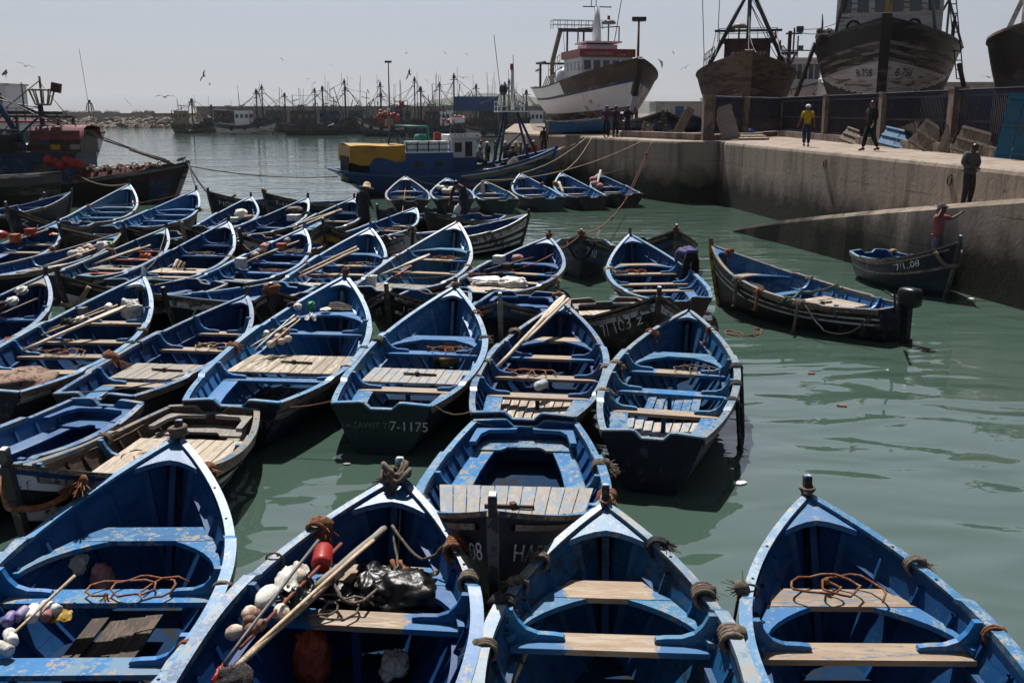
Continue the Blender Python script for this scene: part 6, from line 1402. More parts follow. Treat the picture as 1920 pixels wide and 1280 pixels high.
def blob(key, px, py, dz, r, m, lab, cat, name, sq=(1, 1, .8), jit=.08, n=10, grp=None, rot=0, kind='ball', z=None):
    b = BO[key]; p, _ = b.pix(px, py, dz, z); mb = MB()
    if kind == 'crumple':
        rows = []; sd_ = rnd.uniform(0, 50)
        for i in range(31):
            a = math.pi*i/30; rr = math.sin(a)**.6 if 0 < i < 30 else .01; row = []
            for j in range(48):
                t = 2*math.pi*j/48; d = Vector((rr*math.cos(t), rr*math.sin(t), math.cos(a)))
                n1 = noise.noise(d*1.5+Vector((sd_, 0, 0))); n2 = (1-abs(noise.noise(d*2.3+Vector((0, sd_, 0)))))**5; n3 = (1-abs(noise.noise(d*5+Vector((0, 0, sd_)))))**5
                row.append(Vector((d.x*sq[0], d.y*sq[1], d.z*sq[2]))*r*(1+.34*n1+.22*n2+.09*n3-.12))
            rows.append(row)
        mb.grid(rows, 0, True, closed=True, flip=True)
    elif kind == 'ball': mb.ball((0, 0, 0), r, n=n, sq=sq, jit=jit)
    elif kind == 'can': mb.lathe([(r*.6, -r*1.6), (r*.95, -r*1.45), (r, -r), (r, r), (r*.95, r*1.4), (r*.5, r*1.6)], (0, 0, 0), axis=(1, .2, .1), n=10)
    elif kind == 'box':
        mb.box((0, 0, 0), (r*2*sq[0], r*2*sq[1], r*2*sq[2])); mb.box((0, 0, r*sq[2]), (r*2*sq[0]+.015, r*2*sq[1]+.015, .02))
        for k in range(3): mb.box((r*sq[0]*(-.6+.6*k), 0, 0), (.02, r*2*sq[1]+.012, r*2*sq[2]*.7))
    elif kind == 'bag':
        rows = []
        for i in range(13):
            a = math.pi*i/12; rr = math.sin(a)**.55
            rows.append([Vector((r*rr*math.cos(t)*sq[0], r*rr*math.sin(t)*sq[1], r*sq[2]*math.cos(a)))*(1+jit*math.sin(3*t+i*1.3)+rnd.uniform(-jit, jit)*.7) for t in [2*math.pi*j/18 for j in range(18)]])
        mb.grid(rows, 0, True, closed=True, flip=True)
    elif kind == 'bucket': mb.lathe([(r*.75, -r), (r, r), (r*1.06, r), (r*1.06, r*.92), (r*.9, r*.9), (r*.7, -r*.8)], (0, 0, 0), n=14); mb.tube([(r*math.cos(a), 0, r+r*.6*math.sin(a)) for a in [math.pi*k/8 for k in range(9)]], .008, 4)
    elif kind == 'jug': mb.lathe([(r*.5, -r*1.7), (r, -r*1.5)]+[(r*(1 if k % 2 else .92), -r*1.3+r*.3*k) for k in range(9)]+[(r*.5, r*1.6), (r*.25, r*1.7), (r*.25, r*2)], (0, 0, 0), axis=(-1, .5, 0), n=14)
    elif kind == 'cloth':
        so = rnd.uniform(0, 40); rows = []
        for i in range(21):
            row = []
            for j in range(21):
                u, v = -1+i/10, -1+j/10; x = u*math.sqrt(1-v*v*.42); y = v*math.sqrt(1-u*u*.42)
                f = noise.noise(Vector((x*1.7+so, y*1.7, 0)))*.45+abs(noise.noise(Vector((x*3.5, y*3.5+so, 1))))*.35
                row.append((r*sq[0]*x*(1+.2*noise.noise(Vector((v*2, so, u)))), r*sq[1]*y*(1+.2*noise.noise(Vector((u*2, 3, so)))), r*.6*sq[2]*f-r*.28*(x*x+y*y)))
            rows.append(row)
        mb.grid(rows, 0); mb.grid([[(x, y, z_-.008) for x, y, z_ in rr] for rr in rows], 0)
    o = mb.build(name, [m], recalc=(kind in ('box', 'bucket', 'can', 'jug'))); o.location = b.W(p); o.rotation_euler = (0, 0, b.th+rot); return tag(o, lab, cat, grp)
def floats(key, pts, mats, r, lab, grp, dz=-.05, kind='ball', cat='float'):
    for k, (px, py) in enumerate(pts): blob(key, px, py, dz, r*rnd.uniform(.85, 1.1), mats[k % len(mats)], lab, cat, 'net_float', sq=(1.15, .9, .9), jit=.03, grp=grp, kind=kind, rot=rnd.uniform(-1, 1))

g = 'poles in the black-bag boat'
pole('B', (722, 990), (590, 1100), .032, 'wood_grey', 'square grey spar leaning up to the bow of the black-bag boat', z0=-.2, z1=.0, grp=g)
pole('B', (700, 1012), (440, 1245), .018, 'pole', 'long thin bamboo pole lying along the black-bag boat', z0=-.12, z1=.06, grp=g)
pole('B', (662, 1050), (430, 1262), .030, 'pole', 'thick brown pole innermost in the black-bag boat bundle', z0=-.15, z1=.05, grp=g)
pole('B', (597, 1012), (420, 1242), .014, 'steel', 'slim grey metal rod above the floats in the black-bag boat', z0=.22, z1=.12, grp=g)
pole('B', (640, 1020), (450, 1215), .016, 'rope_red', 'reddish stick beside the bamboo pole in the black-bag boat', z0=-.05, z1=.08, grp=g)
floats('B', [(560, 1080), (468, 1150), (528, 1148), (440, 1185)], ['float_w'], .068, 'off-white net float in the black-bag boat bundle', 'white floats in the black-bag boat', .03)
floats('B', [(468, 1163), (487, 1172), (480, 1152), (470, 1180)], ['brown_float'], .048, 'brown net float in the cluster of the black-bag boat', 'brown floats in the black-bag boat', .09)
blob('B', 500, 1118, .02, .10, 'cloth_white', 'white ribbed float wrapped in netting on the black-bag boat', 'float', 'wrapped_float', sq=(1.6, .8, .7), jit=.04)
blob('B', 605, 1045, -.02, .085, 'red', 'red plastic cone buoy in the black-bag boat', 'buoy', 'cone_buoy', kind='can')
blob('B', 545, 1072, .06, .17, 'cloth_white', 'crumpled white cloth on the left rail of the black-bag boat', 'cloth', 'cloth_scrap', kind='cloth', sq=(1.3, .7, 1.2))
blob('B', 560, 1098, .03, .16, 'blackbag', 'black plastic scrap among the floats of the black-bag boat', 'plastic scrap', 'plastic_scrap', kind='cloth', sq=(1.2, .8, 1.6))
blob('B', 418, 1258, .08, .10, 'red', 'red rag at the aft end of the pole bundle', 'rag', 'red_rag', kind='cloth', sq=(1, .7, 2))
blob('B', 440, 1278, .06, .12, 'net_dark', 'dark grey woollen bundle behind the red rag', 'bundle', 'dark_bundle', kind='bag', jit=.1)
blob('B', 692, 1112, -.38, .30, 'blackbag', 'left of two shiny black rubbish bags in the bow', 'bag', 'rubbish_bag', kind='crumple', sq=(.95, .95, .62), grp='black bags in the bow')
blob('B', 768, 1120, -.38, .34, 'blackbag', 'right of two shiny black rubbish bags in the bow', 'bag', 'rubbish_bag', kind='crumple', sq=(.95, 1.0, .58), grp='black bags in the bow')
blob('B', 585, 1235, 0, .17, 'orange_cloth', 'orange oilskin bundled under the second thwart of the black-bag boat', 'oilskin', 'oilskin', kind='crumple', sq=(.8, .8, 1.3), jit=.12, z=.35)
blob('B', 740, 1245, 0, .16, 'cloth_white', 'pale sack on the floor below the black-bag boat thwart', 'sack', 'sack', kind='crumple', sq=(1, .7, .5), jit=.12, z=.16)
b = BO['B']
def boat_rope(key, pts, r, m, lab, cat='rope', name='rope'):
    b = BO[key]; P3 = []
    for (px, py, dz) in pts: P3.append(b.pix(px, py, dz)[0])
    out = []
    for i in range(len(P3)-1):
        for k in range(5): 
            q = P3[i].lerp(P3[i+1], k/5); out.append(q-Vector((0, 0, .04*math.sin(math.pi*k/5)))+Vector((rnd.uniform(-.01, .01), rnd.uniform(-.01, .01), 0)))
    out.append(P3[-1]); mb = MB(); mb.tube(out, r, 5); o = mb.build(name, [m]); o.location = (b.x, b.y, 0); o.rotation_euler = (0, 0, b.th); return tag(o, lab, cat)
boat_rope('B', [(735, 985, -.1), (790, 1048, -.12), (835, 1020, .03)], .014, 'rope', 'brown rope looping from the bow knot to the right rail')
boat_rope('B', [(740, 1000, -.15), (745, 1060, -.2), (680, 1125, -.1), (640, 1120, -.05), (615, 1055, 0)], .013, 'rope', 'rope loop hanging over the black bags')
boat_rope('B', [(735, 1050, -.18), (750, 1075, -.18), (765, 1065, -.17), (750, 1050, -.17)], .02, 'rope_or', 'small orange rope coil on the fore thwart of the black-bag boat')

floats('A', [(62, 1150), (95, 1140), (20, 1195), (8, 1215)], ['white'], .05, 'white plastic bottle float in the lower left boat', 'white bottle floats', -.12, 'can')
floats('A', [(18, 1160), (40, 1150)], ['purple'], .045, 'purple bottle float in the lower left boat', 'purple bottle floats', -.08, 'can')
blob('A', 88, 1150, -.12, .045, 'pink', 'pinkish cylinder float beside the purple bottles', 'float', 'net_float', kind='can')
pole('A', (140, 1078), (5, 1205), .014, 'pole', 'thin stick carrying the bottle floats of the lower left boat', z0=.0, z1=-.1)
blob('A', 150, 1062, 0, .15, 'cloth_white', 'white plastic sack stuffed under the fore thwart', 'sack', 'sack', kind='crumple', sq=(1.0, .5, .9), jit=.10, z=.45)
blob('A', 192, 1085, 0, .15, 'pink', 'blue and red patterned sack beside the white one', 'sack', 'sack', kind='crumple', sq=(.8, .6, .9), jit=.10, z=.35)
blob('A', 112, 1148, -.15, .10, 'yellow', 'yellow rag hanging below the thwart of the lower left boat', 'rag', 'yellow_rag', kind='cloth')
boat_rope('A', [(325, 860, -.15), (318, 900, -.35), (322, 950, -.55)], .014, 'rope', 'cord hanging inside the bow of the lower left boat')
boat_rope('C', [(1128, 950, 0), (1126, 975, -.1), (1130, 1020, -.35), (1122, 1060, -.6)], .010, 'rope', 'cord hanging from the stem of the bottom-centre boat')
boat_rope('D', [(1500, 940, 0), (1528, 950, -.05), (1527, 1000, -.3), (1520, 1070, -.7)], .013, 'rope', 'brown cord hanging inside the bow of the lower right boat')
pole('C', (1020, 1140), (960, 1278), .03, 'pole', 'short wooden pole inside the left of the bottom-centre boat', z0=-.35, z1=-.35)
boat_rope('C', [(945, 1120, .05), (915, 1160, .0), (895, 1175, -.05)], .018, 'rope_dk', 'black mooring rope between the bottom-centre and black-bag boats')

floats('H', [(497, 632), (500, 625), (513, 622)], ['rope_grn', 'white'], .065, 'green and white net float heaped on the left rail', 'green floats of the wide pale hatch boat', .03)
floats('H', [(520, 632), (533, 628), (528, 640), (515, 640), (540, 635), (535, 622), (508, 645)], ['float_w', 'brown_float', 'float_w', 'pink'], .07, 'whitish or brown net float on the left rail of the wide pale hatch boat', 'pale floats of the wide pale hatch boat', .03)
for k, (a, c) in enumerate((((560, 592), (490, 642)), ((552, 590), (478, 655)), ((563, 598), (500, 650)), ((555, 598), (470, 650)))):
    pole('H', a, c, .014, ('pole', 'white')[k % 2], ['outer bamboo stick under the float heap', 'white stick under the float heap', 'inner bamboo stick under the float heap', 'lower white stick under the float heap'][k], z0=.12, z1=.06, grp='sticks of the float bundle')
blob('H', 558, 575, .10, .085, 'white', 'white round buoy at the head of the float bundle', 'buoy', 'round_buoy', jit=.03)
blob('H', 583, 573, .05, .11, 'green', 'bright green plastic bag on the fore thwart', 'bag', 'plastic_bag', kind='bag', sq=(1, .6, .7), jit=.15)
blob('H', 583, 592, .0, .13, 'cloth_white', 'silvery crumpled sheet beside the green bag', 'plastic scrap', 'plastic_scrap', kind='cloth', sq=(1, .8, 2))
blob('H', 610, 577, -.15, .10, 'cloth_white', 'small grey paper scrap on the fore thwart of the hatch boat', 'plastic scrap', 'plastic_scrap', kind='cloth')
for k, (px, py, m, z) in enumerate(((828, 643, 'float_yel', .36), (822, 672, 'brown_float', .2), (843, 676, 'float_yel', .2), (845, 645, 'brown_float', .36))):
    blob('I', px, py, 0, .11, m, ['yellow-faced float inside the dark green sterned boat, upper one', 'brown float low inside the dark green sterned boat', 'yellow-faced float inside the dark green sterned boat, lower one', 'brown float beside the upper yellow one'][k], 'float', 'net_float', kind='can', z=z, rot=-1.4, grp='round floats under the thwart')
blob('I', 832, 625, 0, .24, 'net_dark', 'dark net bundle beneath the fore thwart of the green-sterned boat', 'net', 'net_bundle', kind='bag', sq=(.8, 1.1, .6), z=.3)
pole('J', (1058, 556), (930, 690), .040, 'oar', 'long weathered oar lying from the bow down to the left side', 'oar', z0=.16, z1=-.12, taper=.75)
pole('J', (1066, 560), (985, 640), .028, 'oar', 'shorter pole lying against the long oar', 'pole', z0=.15, z1=.02)
blob('J', 1013, 722, -.16, .075, 'clear', 'clear plastic water jug lying on the third thwart', 'jug', 'water_jug', kind='jug')
blob('M', 246, 580, -.2, .19, 'cloth_white', 'white knotted sack in the bow of the white-stemmed boat', 'sack', 'sack', kind='crumple', sq=(.8, 1, .9), jit=.12)
blob('M', 240, 548, -.2, .12, 'float_yel', 'yellow oilskin hanging in the bow of the white-stemmed boat', 'oilskin', 'oilskin', kind='bag', sq=(.5, .8, 1.4), jit=.15)
for k, (a, c, r) in enumerate((((235, 575), (45, 655), .035), ((220, 572), (78, 628), .02), ((210, 570), (90, 618), .018), ((225, 582), (75, 640), .02))):
    pole('M', a, c, r, ('oar', 'pole', 'steel_tan', 'pole')[k], ['broad plank-like oar of the white-stemmed boat', 'topmost stick of the bundle in the white-stemmed boat', 'pale stick at the back of the bundle', 'lowest bamboo of the bundle'][k], 'oar' if k == 0 else 'pole', z0=.05, z1=.06, grp='poles in the white-stemmed boat')
blob('M', 203, 575, .08, .06, 'white', 'white plastic bottle on the pole bundle', 'bottle', 'plastic_bottle', kind='can'); blob('M', 150, 598, .06, .10, 'cloth_white', 'white rag wound on the pole bundle', 'rag', 'white_rag', kind='bag', sq=(1.4, .6, .5), jit=.15); blob('M', 125, 605, .08, .10, 'net_dark', 'dark net knot on the pole bundle', 'net', 'net_bundle', kind='bag', jit=.15); blob('M', 155, 583, .08, .08, 'steel', 'grey square can on the pole bundle', 'can', 'square_can', kind='box', sq=(1, .7, .7))
blob('M', 35, 715, -.15, .55, 'net_tan', 'heap of tan and pink netting at the left edge', 'fishing net', 'net_heap', kind='bag', sq=(.9, 1.0, .28), jit=.12)
for k, (px, py, m) in enumerate(((40, 545, 'cloth_white'), (22, 565, 'cloth_white'), (8, 572, 'net_dark'), (20, 640, 'rope_or'))):
    blob('N', px, py, .02, .13, m, ['white rag roll on the far rail at left edge', 'off-white float roll at left edge', 'dark net roll at left edge', 'orange net lump on the near rail at left edge'][k], 'roll', 'gear_roll', kind='bag', sq=(1.5, .7, .6), jit=.15)
pole('N', (70, 560), (0, 590), .03, 'wood_dark', 'dark pole along the side of the left edge boat', z0=-.05, z1=-.02)
blob('Q1', 910, 527, -.1, .40, 'cloth_white', 'flat white sack spread over the stern hatch', 'sack', 'sack', kind='crumple', sq=(.9, 1.1, .22), jit=.08, grp='white sacks on the hatch'); blob('Q1', 962, 530, -.08, .34, 'cloth_white', 'plump white sack at the right of the stern hatch', 'sack', 'sack', kind='crumple', sq=(.8, 1.0, .36), jit=.06, grp='white sacks on the hatch')
blob('Q1', 970, 485, .0, .15, 'pink', 'pink tied bundle on the left rail of the white sack boat', 'bundle', 'tied_bundle', kind='bag', sq=(1, 1, .7), jit=.05); blob('Q1', 936, 487, .03, .14, 'white', 'white packed box on the left rail of the white sack boat', 'box', 'white_box', kind='box', sq=(1, .9, .7)); blob('Q1', 952, 500, .0, .15, 'net_dark', 'black basket below the pink bundle', 'basket', 'basket', kind='box', sq=(1.2, .7, .5))
pole('Q1', (1000, 483), (905, 507), .025, 'wood_dark', 'dark pole under the pink bundle', z0=0, z1=0)
pole('Q2', (805, 478), (713, 516), .035, 'oar', 'bare oar in the white bucket boat', 'oar', z0=-.05, z1=-.05); pole('Q2', (770, 500), (735, 523), .05, 'wood_red', 'reddish timber beside the oar', 'timber', z0=-.2, z1=-.2)
blob('Q2', 697, 527, .05, .13, 'white', 'white bucket on the rail at the stern', 'bucket', 'bucket', kind='bucket')
pole('Q3', (668, 463), (562, 512), .03, 'pole', 'upper bare pole of the two-pole boat', z0=.02, z1=0, grp='two bare poles'); pole('Q3', (672, 467), (560, 520), .035, 'pole', 'lower bare pole of the two-pole boat', z0=-.05, z1=-.05, grp='two bare poles')
floats('Q4', [(480, 477), (487, 472), (494, 468), (476, 480)], ['float_w', 'brown_float'], .09, 'pale float tied along the side of the orange crate boat', 'floats of the orange crate boat', .03)
blob('Q4', 528, 463, .06, .11, 'orange', 'orange crate in the bow of the boat with tied floats', 'crate', 'crate', kind='box', sq=(.9, 1, .8)); blob('Q4', 495, 463, .06, .10, 'pink', 'pinkish can among the tied floats', 'can', 'tin_can', kind='can'); blob('Q4', 538, 452, .08, .09, 'steel', 'grey can at the tip of the poles', 'can', 'tin_can', kind='can')
pole('Q4', (560, 452), (462, 490), .025, 'pole', 'upper pole along the orange crate boat', z0=.03, z1=.03, grp='poles of the orange crate boat'); pole('Q4', (540, 458), (455, 495), .025, 'oar', 'lower pole along the orange crate boat', z0=.0, z1=.0, grp='poles of the orange crate boat'); blob('Q4', 452, 493, .05, .12, 'white', 'white jerrycan at the foot of the poles', 'jerrycan', 'jerrycan', kind='box', sq=(.8, 1, 1))
for k in range(3): pole('Q5', (355+7*k-22, 488+2*k), (325+8*k, 502), (.05, .03, .03)[k], ('oar', 'pole', 'pole')[k], ['thick short log ahead of the bare hatch', 'middle stick ahead of the bare hatch', 'right-hand stick ahead of the bare hatch'][k], 'log', z0=.0, z1=-.12, grp='logs beside the bare hatch')
pole('Q6', (282, 460), (178, 494), .03, 'pole', 'long pole lying in the red thwart boat', z0=0, z1=0); pole('Q6', (262, 464), (200, 485), .025, 'oar', 'shorter pole beside the long one in the red thwart boat', z0=.03, z1=.03); blob('Q6', 272, 480, -.2, .15, 'orange', 'orange net lump on the red thwart', 'net', 'net_bundle', kind='bag', sq=(1, 1, .5), jit=.15)
floats('Q7', [(150, 470), (160, 466), (167, 463), (142, 474), (172, 468), (155, 474), (163, 472), (180, 465), (135, 476), (148, 480)], ['float_w', 'brown_float', 'cloth_white'], .11, 'pale float in the heap along the float-heaped boat', 'float heap', .02)
blob('Q7', 203, 461, .0, .15, 'green', 'green bag at the head of the float heap', 'bag', 'plastic_bag', kind='bag', jit=.12); pole('Q7', (205, 458), (80, 500), .03, 'pole', 'pole under the float heap', z0=0, z1=0); blob('Q7', 192, 463, .02, .18, 'cloth_white', 'white bag beside the green one', 'bag', 'plastic_bag', kind='bag', jit=.12); pole('Q7', (150, 492), (30, 512), .03, 'oar', 'loose oar along the near side of the float-heaped boat', 'oar', z0=0, z1=0)
blob('Q8', 58, 436, .06, .14, 'red', 'red box float nearest the bow on the far left boat', 'float', 'box_float', kind='box', sq=(1, .9, .8), grp='red floats on the far left boat'); blob('Q8', 29, 447, .06, .13, 'orange', 'orange box float in the middle on the far left boat', 'float', 'box_float', kind='box', sq=(1, .8, .9), grp='red floats on the far left boat'); blob('Q8', 3, 441, .10, .18, 'red', 'round red float at the left edge', 'float', 'net_float', grp='red floats on the far left boat')
blob('Q8', 100, 437, -.1, .12, 'orange', 'orange flag scrap in the bow of the red float boat', 'flag', 'flag', kind='cloth'); pole('Q8', (90, 430), (5, 458), .03, 'pole', 'pole carrying the red box floats', z0=.02, z1=.02)
blob('R3', 452, 402, 0, .24, 'cloth_white', 'white tied sack in the bow at the back row', 'sack', 'sack', kind='bag', sq=(1, 1, .8), jit=.08); blob('R3', 468, 408, -.05, .25, 'net_tan', 'tan net beside the white tied sack', 'net', 'net_heap', kind='bag', sq=(1, 1, .4), jit=.12); blob('R3', 438, 412, -.05, .15, 'cloth_white', 'small white box behind the tied sack', 'box', 'white_box', kind='box', sq=(1, 1, .5))
blob('R4', 552, 395, .05, .27, 'wood_dark', 'dark brown bundle in the bow of the back row boat', 'bundle', 'dark_bundle', kind='bag', sq=(1, 1.2, .55), jit=.08); blob('R4', 552, 408, -.05, .20, 'cloth_white', 'white box below the dark brown bundle', 'box', 'white_box', kind='box', sq=(1, 1, .5))
pole('R5', (640, 393), (545, 424), .035, 'pole', 'upper of two bare poles beside the straw-hatted man', z0=0, z1=0, grp='poles by the straw-hatted man'); pole('R5', (632, 396), (550, 430), .035, 'oar', 'lower of two bare poles beside the straw-hatted man', z0=0, z1=0, grp='poles by the straw-hatted man')
for k in range(7): blob('T2', 822+4*k, 352+(k*5) % 9, -.05, .17, ('cloth_white', 'net_dark', 'float_w')[k % 3], 'pale float or rag in the heap of the bailer boat', 'float', 'net_float', jit=.1, grp='heap in the bailer boat')
blob('T5', 1044, 346, .05, .17, 'float_yel', 'yellow box in the bow of the fifth quay boat', 'box', 'yellow_box', kind='box'); pole('T5', (1048, 342), (1056, 362), .07, 'oar', 'broad oar blade standing in the fifth quay boat', 'oar', z0=.25, z1=-.1)
for k, (px, py) in enumerate(((1112, 337), (1115, 345), (1125, 349))): blob('T6', px, py, .05, .2, 'pink', 'pink float in the bow of the quay corner boat', 'float', 'net_float', grp='pink floats of the quay corner boat')
pole('T6', (1126, 320), (1118, 352), .06, 'oar', 'pale oar standing on end in the quay corner boat', 'oar', z0=.35, z1=-.1); blob('T3', 905, 350, 0, .2, 'oar', 'upright pale board at the side of the third quay boat', 'board', 'board', kind='box', sq=(.2, .4, 1.4))

# outboard motor on the long boat, with tiller
b = BO['O1']; root = thing('outboard_motor', 'black outboard motor on the stern of the long open boat', 'outboard motor', b.W((-.12, -.1, 0)), b.th)
zt = b.sh(0)
mb = MB(); rows = []
for i, (sx, z) in enumerate(((.15, .06), (.19, .10), (.20, .24), (.195, .36), (.17, .42), (.06, .44))):
    rows.append([(-.16+sx*1.15*math.copysign(abs(math.cos(t))**.6, math.cos(t)), sx*.85*math.copysign(abs(math.sin(t))**.6, math.sin(t)), zt+z) for t in [2*math.pi*k/16 for k in range(16)]])
mb.grid(rows, 0, True, closed=True); n = len(mb.v); mb.face([n-16+k for k in range(16)]); mb.face([k for k in range(16)][::-1]); mb.build('cowl', ['engine'], root)
mb = MB(); mb.box((-.12, 0, zt-.28), (.16, .14, .75)); mb.box((-.16, 0, zt-.72), (.22, .10, .3)); mb.build('leg', ['engine'], root)
mb = MB(); mb.box((.02, 0, zt-.02), (.12, .3, .26)); mb.build('clamp', ['steel_dk'], root); mb = MB(); mb.tube([(.0, -.05, zt+.12), (.5, -.12, zt+.26)], .025, 6); mb.build('tiller', ['engine'], root)
mb = MB(); mb.box((-.18, -.165, zt+.29), (.2, .012, .06)); mb.build('cowl_badge', ['steel'], root)
pole('O1', (1680, 585), (1677, 553), .03, 'engine', 'black upright rod beside the outboard', 'rod', z0=0, z1=.5)
boat_rope('O1', [(1376, 525, -.08), (1400, 560, -.35), (1430, 545, -.1), (1470, 585, -.4), (1500, 572, -.1)], .02, 'rope_dk', 'rope garland hung along the near side of the outboard boat')
boat_rope('O1', [(1510, 572, 0), (1545, 620, -.4), (1590, 625, -.45), (1625, 600, -.15)], .02, 'rope_dk', 'second rope garland further aft on the outboard boat')
boat_rope('O1', [(1475, 565, .05), (1500, 545, .02), (1530, 545, .02), (1570, 532, .1), (1580, 540, .05)], .028, 'rope_grn', 'green rope lying over the hatch of the outboard boat')
# drifting rope on the water
mb = MB(); c = at_z(1390, 623, .01); pts = []
for k in range(40):
    t = k/39; a = t*9.5; pts.append((c.x-.35+.9*t+.32*math.cos(a)*(1-t*.6), c.y-.35+.9*t*.7+.45*math.sin(a)*(1-t*.7), .012+.01*math.sin(k)))
mb.tube(pts, .016, 5); fibres(mb, pts[-1], .10, 14, 0, .005); fibres(mb, pts[20], .10, 14, 0, .005); tag(mb.build('drifting_rope', ['rope_or']), 'tangle of orange rope drifting on the green water', 'rope')

# ---- mooring lines
def line(pa, pb, s, r, m, lab, knots=0):
    mb = MB(); pts = wobble(sag(pa, pb, s, 22), .008); mb.tube(pts, r, 5)
    for k in range(knots): mb.ball(pts[4+5*k], r*3.5, n=6, jit=.3); fibres(mb, pts[4+5*k], r*7, 14)
    return tag(mb.build('mooring_line', [m], recalc=False), lab, 'rope', 'mooring lines')
def bow(key, dz=.0): b = BO[key]; p = b.P(1, 1, 1); return b.W(p+Vector((0, 0, dz)))
def rail(key, px, py): b, u, sd = rail_at(key, px, py); return b.W((u*b.L, sd*b.hb(u), b.sh(u)+.02))
qtop = at_z(1221, 268, QZ+.03); k1 = Vector((6.9, 46.5, 1.7)); k1 = at_y(1170, 378, 44.0)
line(qtop, k1, .05, .02, 'rope_red', 'red rope from the quay edge, upper half', 1); line(k1, bow('S8'), .25, .02, 'rope_red', 'red rope over the green water to the bow-on boat, lower half', 2)
line(qtop, k1+Vector((.05, .1, 0)), .2, .018, 'rope_or', 'thin orange rope beside the red one at the quay edge')
line(at_z(1230, 266, QZ+.02), bow('T6'), .4, .018, 'rope', 'line from the quay to the quay corner boat'); line(at_z(1110, 257, QZ+.02), bow('T5'), .3, .02, 'rope_tan', 'line from the quay to the fifth quay boat'); line(at_z(1100, 257, QZ+.02), bow('T4'), .3, .02, 'rope_tan', 'line from the quay to the fourth quay boat'); line(at_z(1205, 264, QZ+.02), bow('T3', .02), .5, .02, 'rope_tan', 'long tan line from the quay to the third quay boat')
line(at_z(1095, 257, QZ+.02), at_y(1043, 282, 58.3), .2, .03, 'rope', 'bow line of the yellow tarpaulin trawler'); line(bow('S8'), rail('Q2', 865, 512), .35, .02, 'rope_or', 'orange line from the bow-on boat across to the bucket boat', 1)
v1b = Vector((-16.1, 50.2, 1.9)); line(v1b, at_y(441, 366, 44), .8, .05, 'rope_dk', 'black bow line of the maroon net trawler running down right'); line(v1b, bow('R2', .1), .02, .03, 'rope_dk', 'taut black line from the trawler bow to a boat stem'); line(v1b+Vector((-.1, 0, -.1)), at_y(634, 331, 54), .25, .03, 'rope', 'long line across the water between the two trawlers')
line(Vector((-21.5, 49.5, 1.5)), bow('R1', .02), .3, .03, 'rope', 'brown line from the trawler deck to the tidy empty boat')
for a, c, lab, m in ((rail('Lb', 108, 740), rail('H', 400, 683), 'thin line from the grey hatch boat to the wide hatch boat', 'rope'), (rail('H', 345, 757), rail('I', 622, 757), 'thin red line between the two hatch boat sterns', 'rope_red'), (rail('I', 805, 758), rail('J', 890, 770), 'thin line between the green-sterned and oar boats', 'rope'), (rail('M', 165, 680), rail('Lb', 323, 612), 'red line from the white-stemmed boat to the grey hatch boat', 'rope_red'),
                     (bow('H', .1), rail('Q3', 560, 507), 'line from the wide hatch boat up to the two-pole boat', 'rope_red'), (bow('Q5', .05), rail('Q4', 470, 472), 'line from the log boat to the crate boat', 'rope'), (bow('I', .05), rail('Q2', 775, 548), 'line from the green-sterned boat to the bucket boat', 'rope_or'), (bow('R2'), rail('R1', 167, 387), 'line between the two tidy boats at the back', 'rope_or'), (bow('R4'), rail('R3', 470, 410), 'line between the two sack boats at the back', 'rope_or'),
                     (bow('Q6', .02), bow('M', .1), 'thin line from the red thwart boat down to the white stem', 'rope'), (rail('Q3', 730, 475), bow('Q2', 0), 'red line from the two-pole boat to the bucket boat', 'rope_red'), (rail('G', 105, 856), rail('E', 800, 900) if 0 else rail('G', 330, 764), 'cord sagging across the grey boat hatch', 'rope'), (rail('E', 890, 790), rail('J', 985, 786), 'short cord joining the two sterns at centre', 'rope'), (bow('T1'), rail('T2', 870, 352), 'cord between the first and second quay boats', 'rope'),
                     (rail('R6', 745, 440), bow('T1', -.5), 'tan line from the worn-railed boat towards the quay boats', 'rope_tan'), (rail('Q2', 700, 515), rail('Q1', 880, 508), 'brown line strung behind the middle row', 'rope'), (rail('Q4', 355, 530), rail('Q3', 515, 535), 'brown line strung between crate and pole boats', 'rope_or'), (bow('K2', 0), bow('S8', -.1), 'cord between the stooping man boat and the bow-on boat', 'rope')):
    line(a, c, .08+.02*(Vector(a)-Vector(c)).length, .011, m, lab)

for k, (px, py) in enumerate(((1465, 508), (1240, 447), (1520, 700), (1385, 905), (650, 870), (1700, 660), (1820, 560), (1110, 425), (1580, 760), (1340, 690))):
    c = at_z(px, py, .006); mb = MB(); n = rnd.randint(5, 8); r = rnd.uniform(.03, .08)
    mb.prism([(r*rnd.uniform(.6, 1.2)*math.cos(6.28*j/n)*1.5, r*rnd.uniform(.6, 1.2)*math.sin(6.28*j/n), 0) for j in range(n)], (0, 0, .012)); o = mb.build('floating_scrap', [('cloth_white', 'wood_grey', 'rope_or')[k % 3 if k else 0]]); o.location = c; tag(o, 'small scrap of litter floating on the green water', 'litter', 'floating scraps')

